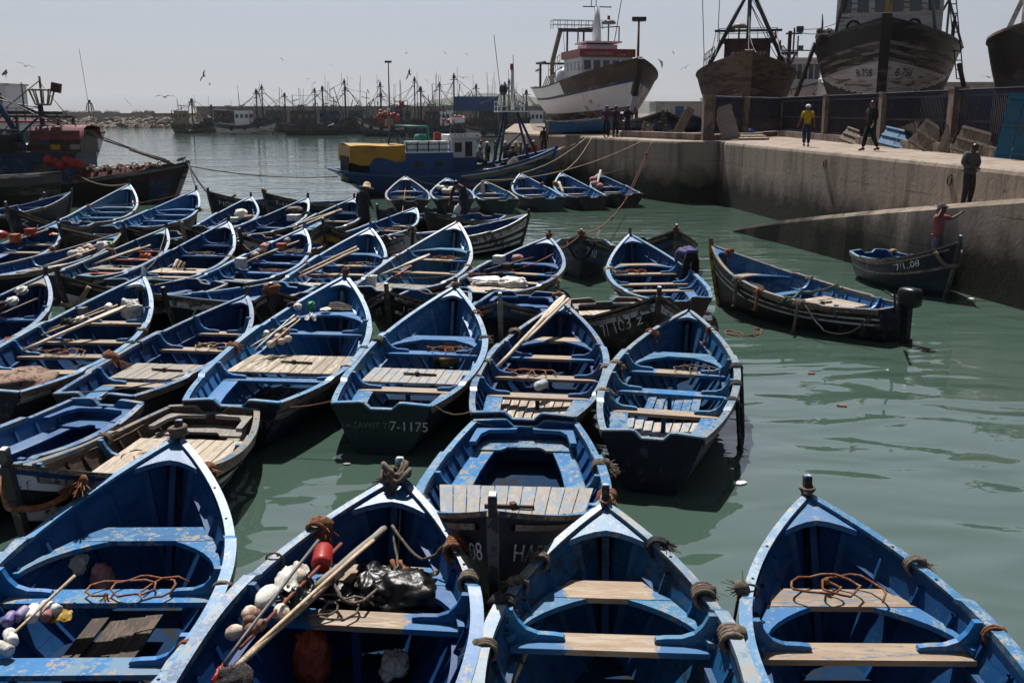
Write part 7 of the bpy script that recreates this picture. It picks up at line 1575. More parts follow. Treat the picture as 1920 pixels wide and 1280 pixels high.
# loose cord and net scraps lying about in the boats
def loose(key, u, side, m, what, lab, n=34, size=.22, dz=-.17):
    b = BO[key]; z = b.sh(u)+dz; mb = MB(); x0 = u*b.L; y0 = side*b.hb(u)*.5; pts = []; a = rnd.uniform(0, 6)
    if what == 'cord':
        for k in range(n):
            t = k/n; a += rnd.uniform(.2, .75); pts.append((x0+size*(math.cos(a)*(1-.4*t))+.3*size*math.sin(3*t), y0+size*1.2*math.sin(a)*(.6+.4*t)+(t-.5)*.5, z+.012+.03*abs(math.sin(k*.9))))
        mb.tube(pts, .010, 5); fibres(mb, pts[-1], .07, 14, .3)
    else:
        rows = [[(x0+size*(-1+i/6)*math.sqrt(max(0, 1-(j/6-1)**2*.6)), y0+size*1.3*(-1+j/6), z+size*.5*max(0, 1-((i/6-1)**2+(j/6-1)**2)*.8)*(.6+.6*noise.noise(Vector((i*.5, j*.5, x0))))) for j in range(13)] for i in range(13)]
        mb.grid(rows, 0); fibres(mb, (x0, y0, z+.06), size*.7, 26, -.4)
    o = mb.build('loose_cord' if what == 'cord' else 'net_scrap', [m], recalc=False); o.location = (b.x, b.y, 0); o.rotation_euler = (0, 0, b.th); tag(o, lab, 'rope' if what == 'cord' else 'net')
def tu(key, k): return sorted([c for c in BO[key].root.children if c.name.startswith('thwart')], key=lambda c: min(v.co.x for v in c.data.vertices))[k]
def tx(key, k):
    vs_ = [v.co.x for v in tu(key, k).data.vertices]; return (min(vs_)+.12)/BO[key].L
for key, k, side, m, what, col in (('A', 1, -.5, 'rope_or', 'cord', 'orange'), ('B', 0, .6, 'rope', 'cord', 'brown'), ('D', 1, .1, 'rope_or', 'cord', 'orange'), ('G', 0, -.6, 'rope_or', 'cord', 'orange'), ('J', 1, .5, 'rope_or', 'cord', 'orange'), ('K', 2, -.6, 'rope', 'cord', 'brown'), ('Lb', 1, -.5, 'rope_tan', 'cord', 'tan'),
                                   ('I', 1, -.6, 'rope_or', 'cord', 'orange'), ('M', 1, .3, 'rope_or', 'cord', 'orange'), ('Q2', 1, -.4, 'rope_or', 'cord', 'orange'), ('Q3', 1, -.5, 'rope', 'cord', 'brown'), ('Q4', 1, -.4, 'rope_or', 'cord', 'orange'), ('Q5', 1, .2, 'rope', 'cord', 'brown'), ('K2', 2, .5, 'rope_or', 'cord', 'orange'), ('R6', 0, .3, 'rope_or', 'cord', 'orange'), ('T1', 1, .4, 'rope', 'cord', 'brown'), ('P2', 0, .3, 'rope_or', 'cord', 'orange')):
    loose(key, tx(key, k), side, m, what, 'loose %s cord lying across a thwart of %s' % (col, SN[key]))
for key, u, side, m, col in (('Q8', .35, .2, 'net_dark', 'dark'), ('Q7', .75, -.2, 'net_tan', 'tan'), ('R6', .3, -.2, 'net_tan', 'tan'), ('Q6', .72, -.3, 'net_dark', 'dark'), ('O1', .72, .4, 'net_dark', 'dark'), ('H', .9, 0, 'net_dark', 'dark'), ('Q4', .86, 0, 'net_dark', 'dark')):
    loose(key, u, side, m, 'net', '%s net scrap bundled inside %s' % (col, SN[key]), size=.24, dz=-.32)
# ------------------------------------------------------------------ people
M['skin'] = mat('brown_skin', (.20, .10, .065), .6, var=.08, bump=.05)
def cloth(name, c): 
    if name not in M: M[name] = mat(name, c, .85, tuple(x*.7 for x in c), .4, 6, var=.15, bump=.4, bscale=12)
    return name
JD = dict(pel=(0, .0, .95), wai=(0, .0, 1.08), che=(0, .0, 1.30), nek=(0, .0, 1.47), hed=(0, -.025, 1.60), top=(0, -.02, 1.70),
          shL=(.18, 0, 1.41), elL=(.23, .03, 1.14), wrL=(.24, -.05, .90), shR=(-.18, 0, 1.41), elR=(-.23, .03, 1.14), wrR=(-.24, -.05, .90),
          hiL=(.095, 0, .92), knL=(.11, -.03, .50), anL=(.11, .02, .09), hiR=(-.095, 0, .92), knR=(-.11, -.03, .50), anR=(-.11, .02, .09))
def skin_obj(name, verts, edges, m, parent, sub=1, root=0):
    me = bpy.data.meshes.new(name); me.from_pydata([v[0] for v in verts], edges, []); ob = bpy.data.objects.new(name, me); COL.objects.link(ob)
    ob.modifiers.new('s', 'SKIN')
    if not me.skin_vertices: return None
    for i, v in enumerate(verts): r = v[1]; sv = me.skin_vertices[0].data[i]; sv.radius = r if isinstance(r, tuple) else (r, r); sv.use_root = (i == root)
    md = ob.modifiers.new('d', 'SUBSURF'); md.levels = sub; md.render_levels = sub
    dg = bpy.context.evaluated_depsgraph_get(); dg.update(); m2 = bpy.data.meshes.new_from_object(ob.evaluated_get(dg)); m2.name = name
    bpy.data.objects.remove(ob); bpy.data.meshes.remove(me)
    m2.materials.clear(); m2.materials.append(M[m]); m2.polygons.foreach_set('use_smooth', [True]*len(m2.polygons)); m2.polygons.foreach_set('material_index', [0]*len(m2.polygons))
    o = bpy.data.objects.new(name, m2); COL.objects.link(o); o.parent = parent; return o
def person(lab, loc, rz, h=1.7, pose=None, shirt=('shirt_black', (.02, .02, .025)), pants=('trousers_dark', (.02, .022, .03)), shoes='engine', hat=None, sleeve=1.0, fingers=True, hair='engine', shorts=False, robe=False, group=None, jacket=0):
    J = {k: Vector(v) for k, v in JD.items()}
    for k, v in (pose or {}).items(): J[k] = Vector(v)
    root = thing('person', lab, 'person', loc, rz, group); root.scale = (h/1.7,)*3
    V = []; E = []; I = {}
    def av(n, p, r): I[n] = len(V); V.append((Vector(p), r)); return I[n]
    def ae(a, b): E.append((I[a], I[b]))
    av('pel', J['pel'], .12); av('wai', J['wai'], .11); av('che', J['che'], .13); av('nek', J['nek'], .055)
    up = (J['top']-J['hed']).normalized(); hd = J['hed']
    fw = Vector((0, -1, 0)); fw = (fw-up*fw.dot(up)); fw = fw.normalized() if fw.length > .1 else Vector((0, 0, -1))
    av('h0', hd-up*.06, .07); av('h1', hd+up*.02, (.085, .095)); av('h2', J['top'], .065); av('nose', hd-up*.01+fw*.105, .014); av('chin', hd-up*.085+fw*.05, .035)
    for a, b in (('pel', 'wai'), ('wai', 'che'), ('che', 'nek'), ('nek', 'h0'), ('h0', 'h1'), ('h1', 'h2'), ('h1', 'nose'), ('h0', 'chin')): ae(a, b)
    sx = up.cross(fw).normalized()
    for s, q in ((1, 'eaL'), (-1, 'eaR')): av(q, hd-up*.01+sx*s*.095, .018); ae('h1', q)
    for s in 'LR':
        av('sh'+s, J['sh'+s], .06); av('el'+s, J['el'+s], .042); av('wr'+s, J['wr'+s], .030); ae('che', 'sh'+s); ae('sh'+s, 'el'+s); ae('el'+s, 'wr'+s)
        d = (J['wr'+s]-J['el'+s]).normalized(); pc = J['wr'+s]+d*.07; av('pa'+s, pc, (.034, .022)); ae('wr'+s, 'pa'+s)
        if fingers:
            w = d.cross(Vector((0, 1, .2))).normalized()
            for k in range(4):
                b0 = pc+d*.03+w*(-.027+.018*k); L_ = (.06, .072, .068, .052)[k]; c1 = d+Vector((0, -.35, 0))*.5
                av('f%d%s' % (k, s), b0, .010); av('g%d%s' % (k, s), b0+c1.normalized()*L_*.5, .009); av('t%d%s' % (k, s), b0+c1.normalized()*L_*.5+(c1+Vector((0, -.5, 0))).normalized()*L_*.5, .0075)
                ae('pa'+s, 'f%d%s' % (k, s)); ae('f%d%s' % (k, s), 'g%d%s' % (k, s)); ae('g%d%s' % (k, s), 't%d%s' % (k, s))
            th = J['wr'+s]+d*.03; t1 = th+(d*.5-w*.9).normalized()*.045; av('th'+s, t1, .011); av('ti'+s, t1+(d-w*.2).normalized()*.04, .009); ae('pa'+s, 'th'+s); ae('th'+s, 'ti'+s)
        av('hi'+s, J['hi'+s], .085); av('kn'+s, J['kn'+s], .058); av('an'+s, J['an'+s], .042); ae('pel', 'hi'+s); ae('hi'+s, 'kn'+s); ae('kn'+s, 'an'+s)
    skin_obj('body', V, E, 'skin', root)
    # clothes
    cn = cloth(*shirt); V2 = [(J['pel']+(J['wai']-J['pel'])*.1, .145+jacket), (J['wai'], .138+jacket), (J['che'], .158+jacket), (J['nek']-(J['nek']-J['che'])*.15, .085)]; E2 = [(0, 1), (1, 2), (2, 3)]
    for s in 'LR':
        n = len(V2); V2.append((J['sh'+s], .078+jacket*.5)); E2.append((2, n)); t = sleeve
        if t <= .5: V2.append((J['sh'+s].lerp(J['el'+s], t*2), .070+jacket*.5)); E2.append((n, n+1))
        else: V2 += [(J['el'+s], .058+jacket*.5), (J['el'+s].lerp(J['wr'+s], .92), .048+jacket*.4)]; E2 += [(n, n+1), (n+1, n+2)]
    if jacket: n = len(V2); V2.append((J['pel']-Vector((0, 0, .12)), .17)); E2.append((0, n))
    skin_obj('shirt', V2, E2, cn, root, root=1)
    pn = cloth(*pants)
    if robe:
        mb = MB(); c0 = J['wai']; mb.lathe([(.17, .0), (.21, -.3), (.24, -.7), (.26, -1.0)], c0, n=12); mb.build('robe_skirt', [cn], root)
    else:
        V3 = [(J['wai']-(J['wai']-J['pel'])*.4, .128), (J['pel'], .135)]; E3 = [(0, 1)]
        for s in 'LR':
            n = len(V3); V3 += [(J['hi'+s], .112), (J['kn'+s], .094 if not shorts else .09)]; E3 += [(1, n), (n, n+1)]
            if not shorts: V3.append((J['an'+s]+(J['kn'+s]-J['an'+s])*.08, .074)); E3.append((n+1, n+2))
        skin_obj('trousers', V3, E3, pn, root, root=1)
    for s in 'LR':
        mb = MB(); a = J['an'+s]; k = (J['kn'+s]-a).normalized(); mb.tube([a+Vector((0, .06, -.045)), a+Vector((0, .0, -.035)), a+Vector((0, -.10, -.055)), a+Vector((0, -.17, -.065))], lambda t: .05-.012*t, 8)
        if shoes == 'boots_black' or shoes == 'boots_white': mb.tube([a-k*.03, a+k*.12, a+k*.28], .066, 9)
        mb.build('shoe', [{'boots_black': 'engine', 'boots_white': 'cloth_white'}.get(shoes, shoes)], root)
    if hat:
        kind, hm = hat; mb = MB(); rot = up
        if kind == 'straw': mb.lathe([(.27, .0), (.275, .012), (.14, .035), (.12, .15), (.06, .20), (.01, .205)], hd+up*.03, up, 16)
        elif kind == 'bucket': mb.lathe([(.165, -.02), (.168, -.008), (.115, .04), (.105, .12), (.02, .135)], hd+up*.03, up, 14)
        elif kind == 'cap': mb.lathe([(.112, .0), (.112, .04), (.09, .10), (.02, .125)], hd+up*.02, up, 14); mb.prism([hd+up*.035+fw*.09+sx*.08, hd+up*.03+fw*.19+sx*.05, hd+up*.03+fw*.19-sx*.05, hd+up*.035+fw*.09-sx*.08], up*.012)
        mb.build('hat', [hm], root)
    else:
        mb = MB(); mb.ball(hd+up*.045-fw*.018, .108, n=10, sq=(.95, 1, .85)); mb.build('hair', [hair], root)
    mb = MB()
    for s in (1, -1): mb.ball(hd+up*.02+fw*.088+sx*s*.034, .013, n=6)
    mb.build('eyes', ['dark'], root)
    return root
walk = dict(anL=(.10, .22, .12), knL=(.10, .02, .50), anR=(-.10, -.18, .09), knR=(-.10, -.14, .51), wrL=(.27, -.22, .92), elL=(.25, -.05, 1.14), wrR=(-.27, .16, .92), elR=(-.25, .10, 1.15))
p = at_z(1511, 275, QZ+.02); person('man in a yellow T-shirt and white cap walking along the quay', p, R(168), 1.66, dict(walk, wrL=(.34, -.05, .93)), ('yellow_shirt', (.75, .48, .02)), ('blue_jeans', (.03, .05, .10)), hat=('cap', 'white'), sleeve=.45)
p = at_z(1630, 282, QZ+.02); person('man all in black standing with legs apart by the fence', p, R(-60), 1.78, dict(walk, anL=(.10, .30, .10), anR=(-.10, -.24, .09)), shoes='engine', jacket=.02)
p = at_z(1812, 384, 2.02); person('man in a grey jacket and black boots standing on the ramp, head bowed', p, R(20), 1.62, dict(hed=(0, -.10, 1.56), top=(0, -.16, 1.65), nek=(0, -.02, 1.46), elL=(.29, .0, 1.15), wrL=(.06, -.20, 1.07), elR=(-.29, .0, 1.15), wrR=(-.05, -.21, 1.05)), ('grey_jacket', (.10, .105, .10)), ('dark_grey_trousers', (.045, .045, .042)), 'boots_black', jacket=.035)
b = BO['O2']; p = b.W((2.85, .0, .1)); person('man in a pink T-shirt and bucket hat standing in a boat, hand on the ramp', (p.x, p.y, .60), R(38), 1.62, dict(elL=(.42, -.10, 1.34), wrL=(.66, -.18, 1.46), elR=(-.30, -.12, 1.42), wrR=(-.14, -.10, 1.58), hed=(.02, -.05, 1.60)), ('pink_shirt', (.50, .14, .13)), ('grey_shorts', (.16, .15, .16)), hat=('bucket', cloth('grey_felt', (.10, .09, .10))), sleeve=.45, shorts=True)
b = BO['K2']; q = b.pix(1293, 556, 0, .12)[0]; p = b.W(q); person('stooping man in a purple shirt and black trousers, bent over in the boat stern', (p.x, p.y+.1, .10), R(188), 1.72, dict(pel=(0, .10, 1.0), hiL=(.10, .08, .96), hiR=(-.10, .08, .96), wai=(0, -.03, 1.07), che=(0, -.27, 1.10), nek=(0, -.42, 1.02), hed=(0, -.53, .93), top=(0, -.60, .87), shL=(.19, -.35, 1.07), shR=(-.19, -.35, 1.07), elL=(.22, -.40, .80), elR=(-.22, -.40, .80), wrL=(.14, -.42, .55), wrR=(-.14, -.42, .55), knL=(.12, .02, .52), knR=(-.12, .02, .52)), ('purple_shirt', (.13, .12, .33)), ('black_trousers', (.012, .012, .016)), 'boots_black', sleeve=.5)
p = BO['T2']; p = at_z(868, 404, .6); person('bailer in dark clothes and white boots bending forward with a white jug', (p.x, p.y, .45), R(-30), 1.75, dict(pel=(0, .12, .95), hiL=(.10, .10, .92), hiR=(-.10, .10, .92), wai=(0, .0, 1.05), che=(0, -.20, 1.20), nek=(0, -.33, 1.27), hed=(0, -.42, 1.32), top=(0, -.47, 1.40), shL=(.19, -.25, 1.20), shR=(-.19, -.25, 1.20), elL=(.24, -.30, .95), elR=(-.26, -.32, .92), wrL=(.2, -.42, .72), wrR=(-.26, -.48, .66)), ('navy_top', (.02, .022, .03)), ('blue_work_trousers', (.03, .045, .07)), 'boots_white', sleeve=1)
mb = MB(); mb.lathe([(.12, -.16), (.13, -.12), (.13, .08), (.05, .15), (.045, .2)], (0, 0, 0), axis=(.3, 0, 1), n=10); o = mb.build('bailing_jug', ['white']); o.location = at_y(858, 392, p.y-.2); tag(o, 'white cut jug in the hand of the bailer', 'jug')
p = at_z(683, 432, .3); person('man in a straw hat and dark robe seen from behind among the boats', (p.x, p.y, .18), R(165), 1.72, dict(che=(.05, -.05, 1.30), nek=(-.02, -.12, 1.47), hed=(-.06, -.18, 1.58), top=(-.07, -.20, 1.68), wrL=(.22, -.22, .95), wrR=(-.24, -.2, .92)), ('grey_robe', (.035, .038, .045)), ('grey_robe_t', (.035, .038, .045)), hat=('straw', 'pole'), robe=True)
p = at_z(85, 388, .55); person('seated man in dark and white clothes in the boat under the trawler', (p.x, p.y, -.12), R(30), 1.65, dict(pel=(0, .05, .55), wai=(0, .03, .68), che=(0, -.02, .92), nek=(0, -.06, 1.08), hed=(0, -.10, 1.20), top=(0, -.12, 1.30), shL=(.18, -.02, 1.02), shR=(-.18, -.02, 1.02), elL=(.26, -.12, .78), elR=(-.26, -.12, .78), wrL=(.10, -.32, .68), wrR=(-.10, -.32, .68), hiL=(.1, 0, .53), hiR=(-.1, 0, .53), knL=(.16, -.40, .55), knR=(-.16, -.40, .55), anL=(.14, -.42, .12), anR=(-.14, -.42, .12)), ('white_smock', (.09, .09, .095)), ('black_trousers', (.01, .01, .01)))
for k, (px, lab, sh, hat) in enumerate(((1134, 'man in a purple shirt and blue cap, left of three by the white hull', ('plum_shirt', (.09, .03, .08)), ('cap', 'shed_b')), (1151, 'man in a maroon shirt, middle of three by the white hull', ('maroon_shirt', (.10, .025, .03)), None), (1173, 'man in a black vest with a yellow shoulder, right of three by the white hull', ('black_vest', (.02, .02, .025)), ('cap', 'shed_b')))):
    p = at_z(px, 255.5, QZ+.02); person(lab, (p.x, min(p.y, 57.6), QZ), R((175, 150, 185)[k]), 1.7, walk if k == 2 else None, sh, ('dark_jeans', (.02, .025, .04)), hat=hat, sleeve=.45, fingers=False)
SL = [(1020, 262, 'bystander in black at the top of the slip', (.02, .02, .025), None), (1046, 262, 'bystander in a red checked shirt at the top of the slip', (.25, .03, .04), None), (1064, 263, 'bystander in dark blue at the top of the slip', (.02, .03, .06), None), (901, 292, 'small figure in a red headscarf on the slip', (.40, .42, .45), ('cap', 'red')), (914, 294, 'small figure in black on the slip', (.02, .02, .02), ('cap', 'white')),
      (929, 293, 'small figure in a brown jacket on the slip', (.10, .06, .05), None), (948, 294, 'small figure in a wine coloured robe on the slip', (.10, .03, .03), ('bucket', 'cloth_white')), (956, 292, 'small figure in pale pink on the slip', (.40, .22, .2), None), (967, 293, 'small figure in beige on the slip', (.36, .26, .2), ('bucket', 'cloth_white')), (976, 292, 'small figure in violet on the slip', (.14, .06, .16), None), (988, 290, 'small figure in dark grey on the slip', (.04, .04, .04), None), (1001, 285, 'small figure in an orange vest with a white cap on the slip', (.5, .08, .03), ('cap', 'white'))]
for k, (px, py, lab, c, hat) in enumerate(SL):
    Y = 62.5+(k % 3)*.6 if px > 1010 else 63.5+(k % 2)
    hy = (237, 233, 236, 263, 265, 264, 265, 268, 265, 266, 268, 263)[k]; q = at_y(px, hy, Y); z = q.z-1.66
    person(lab, (q.x, Y, z), R(rnd.uniform(0, 360)), 1.62, None, ('crowd_shirt_%d' % k, c), ('crowd_trousers_%d' % (k % 3), (.03+.03*(k % 3), .03, .04)), hat=hat, fingers=False, sleeve=.9)
for k, (x, y, lab, c) in enumerate(((7.9, -.8, 'crewman in grey sitting beside the white wheelhouse', (.25, .26, .28)), (10.2, .2, 'crewman in dark clothes bent under the tripod mast', (.05, .05, .06)))):
    w_ = bpy.data.objects['fishing_trawler.002'].matrix_basis @ Vector((x, y, 2.05)); person(lab, w_, R(60+80*k), 1.6, dict(pel=(0, .05, .45), wai=(0, .03, .58), che=(0, -.04, .82), nek=(0, -.08, .98), hed=(0, -.12, 1.10), top=(0, -.14, 1.20), shL=(.18, -.04, .92), shR=(-.18, -.04, .92), elL=(.25, -.14, .68), elR=(-.25, -.14, .68), wrL=(.1, -.34, .6), wrR=(-.1, -.34, .6), hiL=(.1, 0, .43), hiR=(-.1, 0, .43), knL=(.15, -.4, .46), knR=(-.15, -.4, .46), anL=(.14, -.42, .08), anR=(-.14, -.42, .08)), ('crew_top_%d' % k, c), fingers=False)

# ------------------------------------------------------------------ gulls
M['gull'] = mat('gull_white', (.55, .55, .56), .8, bump=0); M['gull_grey'] = mat('gull_grey_wing', (.22, .23, .25), .8, (.05, .05, .05), .3, 9, bump=0)
def gull(lab, px, py, Y, span, roll, yaw, flap, grp=None, perched=False, dark=False, z=None):
    loc = at_y(px, py, Y); mb = MB()
    mb.lathe([(.015, -.24), (.035, -.15), (.07, -.02), (.065, .08), (.045, .14), (.045, .18), (.03, .22), (.012, .235), (.006, .28)], (0, 0, 0), axis=(0, -1, .05 if not perched else .45), n=8, m=0)
    for s in (1, -1):
        if perched:
            rows = [[(s*.055, -.06+.06*k, .05-.012*k) for k in range(5)], [(s*.08, -.05+.09*k, -.0-.02*k) for k in range(5)], [(s*.05, -.02+.09*k, -.05-.02*k) for k in range(5)]]
        else:
            u1 = Vector((s*.30*math.cos(flap), 0, .30*math.sin(flap))); u2 = u1+Vector((s*.34*math.cos(flap*.2-.25), .06, .34*math.sin(flap*.2-.25)))
            rows = [[(s*.03, -.09, .03), (s*.03, .0, .045), (s*.03, .09, .03)], [tuple(u1+Vector((0, -.10, .02))), tuple(u1+Vector((0, 0, .035))), tuple(u1+Vector((0, .09, .015)))], [tuple(u2+Vector((0, -.01, 0))), tuple(u2+Vector((0, .02, .008))), tuple(u2+Vector((0, .05, 0)))]]
        mb.grid(rows, 1); mb.grid([[(a, b_, c-.014) for a, b_, c in r] for r in rows], 1)
    if perched:
        for s in (1, -1): mb.bar((s*.025, .02, -.06), (s*.025, .0, -.22), .012, .012, m=1)
    o = mb.build('gull', ['gull' if not dark else 'gull_grey', 'gull_grey' if not dark else 'steel_dk']); o.location = loc; o.rotation_euler = (0, roll, yaw); k = span/1.34; o.scale = (k, k, k)
    return tag(o, lab, 'gull', grp)
F = 'gulls over the harbour'
gull('large gull banking at top left above the black trawler', 48, 124, 75, 1.35, .35, R(20), .35, F); gull('dark gull with one wing raised over the left of the far row', 382, 143, 95, 1.35, -1.0, R(60), .5, F, dark=True); gull('white gull gliding with wings spread, left of the far trawlers', 309, 182, 62, 1.35, 0, R(0), .3, F)
gull('small gull tilting steeply right of the harbour light', 239, 191, 110, 1.2, .9, R(10), .2, F); gull('dark gull climbing right of the tall far lamp mast', 767, 140, 90, 1.35, -.9, R(70), .45, F, dark=True); gull('white gull skimming the water before the leftmost far trawler', 355, 245, 120, 1.3, .3, R(40), .5, F); gull('white gull low before the long black far trawler', 622, 234, 110, 1.3, -.2, R(60), .15, F)
gull('gull gliding left of the white trawler at mast height', 868, 146, 85, 1.3, .1, R(0), .3, F); gull('gull right of the white trawler, wings folded down', 1240, 117, 95, 1.2, .8, R(50), -.3, F); gull('pale gull further right of the white trawler', 1285, 127, 95, 1.2, -.5, R(10), .3, F); gull('gull gliding under the wire beside the rightmost hull', 1855, 145, 75, 1.2, 0, R(0), .3, F); gull('gull left of the large black-topped hull', 1495, 79, 90, 1.1, -.4, R(10), .3, F); gull('gull with raised wing above the low white building', 1173, 193, 90, 1.3, 1.2, R(80), .5, F)
for k, (px, py) in enumerate(((393, 157), (578, 148), (590, 155), (513, 170), (660, 148), (528, 110), (708, 152), (762, 100), (834, 100), (875, 102), (640, 150), (710, 152), (1262, 98), (620, 122), (1120, 97), (800, 152), (690, 172), (948, 165))): gull('tiny far gull, a speck in the pale sky over the trawlers', px, py, 190+rnd.random()*30, 1.3, rnd.uniform(-.8, .8), rnd.uniform(0, 6), rnd.uniform(-.2, .5), 'tiny gulls over the far row')
gull('gull perched on top of the blue derrick at left', 10, 136, 49.5, 1.5, 0, R(40), 0, None, True); gull('gull perched on the bow of the maroon net trawler', 343, 297, 50.2, 1.5, 0, R(60), 0, None, True); gull('gull standing on the aft frame of the white trawler', 1009, 131, 92, 1.6, 0, R(30), 0, None, True)

# ------------------------------------------------------------------ clutter on the quay
def pallet(loc, rz, tilt, w, h, n, m, lab, name='pallet', roll=0):
    root = thing(name, lab, name.replace('_', ' '), loc, rz); root.rotation_euler = (tilt, roll, rz)
    for k in range(n):
        mb = MB(); x = -w/2+w*(k+.5)/n; mb.box((x, 0, h/2), (w/n*.94, .025, h)); mb.build('board', [m], root)
    for k in range(3):
        mb = MB(); mb.box((0, -.04, h*(.08+.42*k)), (w, .05, .08)); mb.build('batten', [m], root)
    return root
M['wood_z'] = mat('upright_board_wood', (.36, .28, .21), .7, (.22, .17, .13), .45, 4, stretch=(8, 8, 1), var=.35, bump=.3); M['blue_board'] = mat('pale_blue_board', (.10, .27, .50), .5, (.3, .35, .4), .35, 3, stretch=(3, 3, 1)); M['teal_board'] = mat('teal_door_paint', (.02, .17, .30), .55, (.12, .16, .18), .35, 3)
def qp(px, py): return at_z(px, py, QZ+.03)
def fp(px, py, x=15.2):
    d = ray(px, py); Y = x*d.y/d.x; return Vector((x, Y, QZ+.03))
p = fp(1590, 274); pallet(p, R(-40), R(-45), 1.0, .85, 5, 'wood_z', 'small grey pallet leaning on the kerb left of the man in black', roll=R(18)); p = fp(1672, 282); r_ = pallet(p, R(-40), R(-42), 1.3, .95, 2, 'blue_board', 'pale blue board leaning on the kerb right of the man in black', 'blue_board', roll=R(12))
p = fp(1728, 283); pallet(p, R(-50), R(-25), 1.35, 1.05, 6, 'wood_z', 'large slatted pallet tilted on one corner against the kerb', roll=R(28)); p = fp(1768, 285, 15.35); pallet(p, R(-50), R(-15), .45, 1.0, 2, 'wood_z', 'thick bare timber leaning on a fence pillar', 'timber', roll=R(8)); p = fp(1818, 286); pallet(p, R(-50), R(-22), 1.35, .9, 7, 'wood_z', 'pallet of uneven boards right of the leaning timber', roll=R(14))
p = fp(1893, 296, 15.2); pallet(p, R(-45), R(-12), .95, 2.0, 2, 'teal_board', 'tall blue-green boat door leaning on the fence at right edge', 'boat_door', roll=R(4)); p = qp(1372, 262); pallet(p, R(20), R(-14), 1.1, 1.75, 1, 'wood_grey', 'large grey board propped behind the corner pillar', 'grey_board', roll=R(-14)); p = qp(1415, 262); pallet(p, R(10), R(-75), 1.6, 1.0, 5, 'wood_z', 'pallet lying nearly flat in front of the bicycle bay')
p = qp(1265, 259); pallet(p, R(10), R(-12), .5, 1.9, 1, 'wood_z', 'long plank ladder leaning at the quay corner', 'plank', roll=R(32)); p = qp(1211, 254); pallet(p, R(10), R(-30), .7, .9, 2, 'wood_z', 'short weathered board leaning on the raised kerb', 'weathered_board', roll=R(22)); p = qp(1085, 249); pallet(p, R(5), R(-80), .9, .6, 2, 'wood_z', 'flat timber top on the quay end', 'timber')
mb = MB(); mb.ball((0, 0, .25), .45, n=10, sq=(1.6, .8, .55), jit=.15); o = mb.build('blue_tarp_heap', ['shed_b']); o.location = qp(1395, 258); tag(o, 'heap of blue plastic sheet behind the corner pillar', 'tarpaulin')
def bicycle(loc, rz, lab, grp=None):
    root = thing('bicycle', lab, 'bicycle', loc, rz, grp)
    for x in (-.52, .52):
        mb = MB(); mb.tube([(x+.33*math.cos(a), 0, .34+.33*math.sin(a)) for a in [2*math.pi*k/20 for k in range(21)]], .018, 5); w_ = mb.build('wheel', ['engine'], root)
        mb = MB()
        for k in range(8): a = k*math.pi/8; mb.tube([(x+.32*math.cos(a), 0, .34+.32*math.sin(a)), (x-.32*math.cos(a), 0, .34-.32*math.sin(a))], .004, 3)
        mb.build('spokes', ['steel'], w_)
    mb = MB()
    for a, b_ in (((-.52, 0, .34), (-.15, 0, .82)), ((-.15, 0, .82), (-.02, 0, .30)), ((-.02, 0, .30), (.38, 0, .80)), ((-.15, 0, .80), (.38, 0, .82)), ((-.52, 0, .34), (-.02, 0, .30)), ((.52, 0, .34), (.36, 0, .95))): mb.tube([a, b_], .018, 5)
    mb.build('frame', ['steel_dk'], root); mb = MB(); mb.tube([(.30, -.28, .98), (.36, -.1, 1.0), (.36, .1, 1.0), (.30, .28, .98)], .015, 5); mb.build('handlebar', ['steel_dk'], root); mb = MB(); mb.box((-.17, 0, .90), (.25, .14, .06)); mb.build('saddle', ['engine'], root)
p = qp(1235, 257); bicycle(p, R(15), 'bicycle parked on the raised kerb left of the plank ladder'); p = qp(1418, 255); bicycle((12.9, 56.4, QZ+.03), R(50), 'bicycle behind the slanting fence bay, nearer the corner', 'bicycles behind the fence'); bicycle((14.0, 57.9, QZ+.03), R(60), 'bicycle behind the slanting fence bay, farther from the corner', 'bicycles behind the fence')
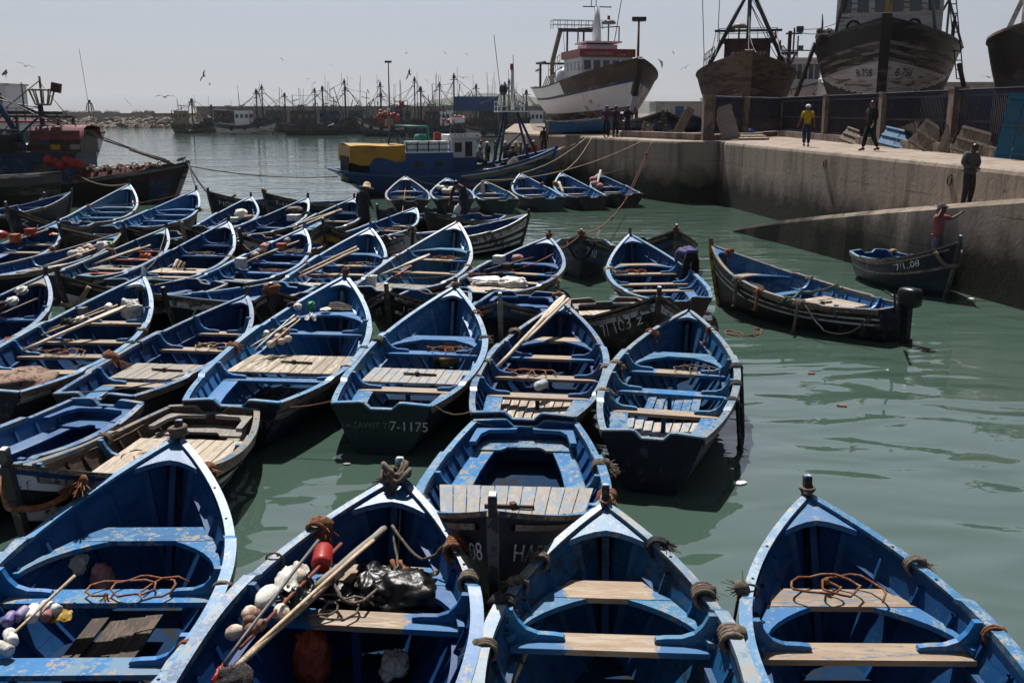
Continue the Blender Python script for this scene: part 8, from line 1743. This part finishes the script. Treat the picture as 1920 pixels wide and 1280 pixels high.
for k, (px, py, Y, m) in enumerate(((1640, 240, 58, 'cloth_white'), (1850, 262, 45, 'wood_grey'), (1530, 248, 60, 'steel'))):
    q = at_y(px, py, Y); mb = MB(); mb.box((0, 0, .3), (1.6, .8, .6)); mb.box((0, 0, .62), (1.7, .9, .06)); o = mb.build('yard_crate', [m]); o.location = (max(q.x, 17.2), Y, QZ+.03); tag(o, ['pale crate under the big hull behind the fence', 'grey crate behind the right fence bay', 'metal box behind the fence bay of the yellow-shirted man'][k], 'crate')
# iron mooring rings on the quay wall
for k, (px, py, lab) in enumerate(((1515, 302, 'rusty mooring ring on the quay wall below the yellow-shirted man'), (1735, 322, 'rusty mooring ring on the quay wall left of the ramp man'))):
    Y = (37.5, 28.9)[k]; q = at_y(px, py, Y); xw = 10.2+(12.05-10.2)*(48.5-Y)/14 if Y > 34.5 else 12.05+.65*(34.5-Y)/6.5
    mb = MB(); mb.tube([(0, .14*math.cos(a), .14*math.sin(a)-.14) for a in [2*math.pi*j/14 for j in range(15)]], .022, 6); mb.box((.03, 0, .0), (.08, .08, .08)); o = mb.build('mooring_ring', ['iron']); o.location = (xw-.05, Y, QZ-.35); tag(o, lab, 'mooring ring', 'mooring rings on the quay wall')
# blue boats hauled up on the yard
for k, (px, py, Y, th, lab) in enumerate(((1090, 246, 61.5, .25, 'small bright blue boat drawn up on the quay by the three men'), (1150, 240, 66, 1.25, 'blue boat standing on the yard behind the three men'), (1205, 238, 70, -1.2, 'hauled-out blue boat left of the bicycle'), (1225, 236, 73, -1.5, 'hauled-out blue boat behind the bicycle'), (1245, 236, 71, -1.75, 'hauled-out blue boat just left of the plank ladder'), (1268, 234, 74, -1.5, 'hauled-out blue boat behind the plank ladder'), (1290, 236, 70, -2.0, 'hauled-out blue boat next to the corner pillar'))):
    q = at_z(px, py, QZ); x = (px-960)/FOC*Y; Q['Y%d' % k] = (x-2.2*math.cos(th), Y-2.2*math.sin(th), th, 4.4, 1.7, .72, .55, 1.15)
    bb = build_boat('Y%d' % k, lab, 'blue boats hauled out on the yard', [(.6, 'hull_blue' if k else 'blue'), (1, 'navy' if k else 'blue')], detail=1, T=[(.6, 't', 'blue'), (.3, 't', 'blue')], z=QZ+.24)
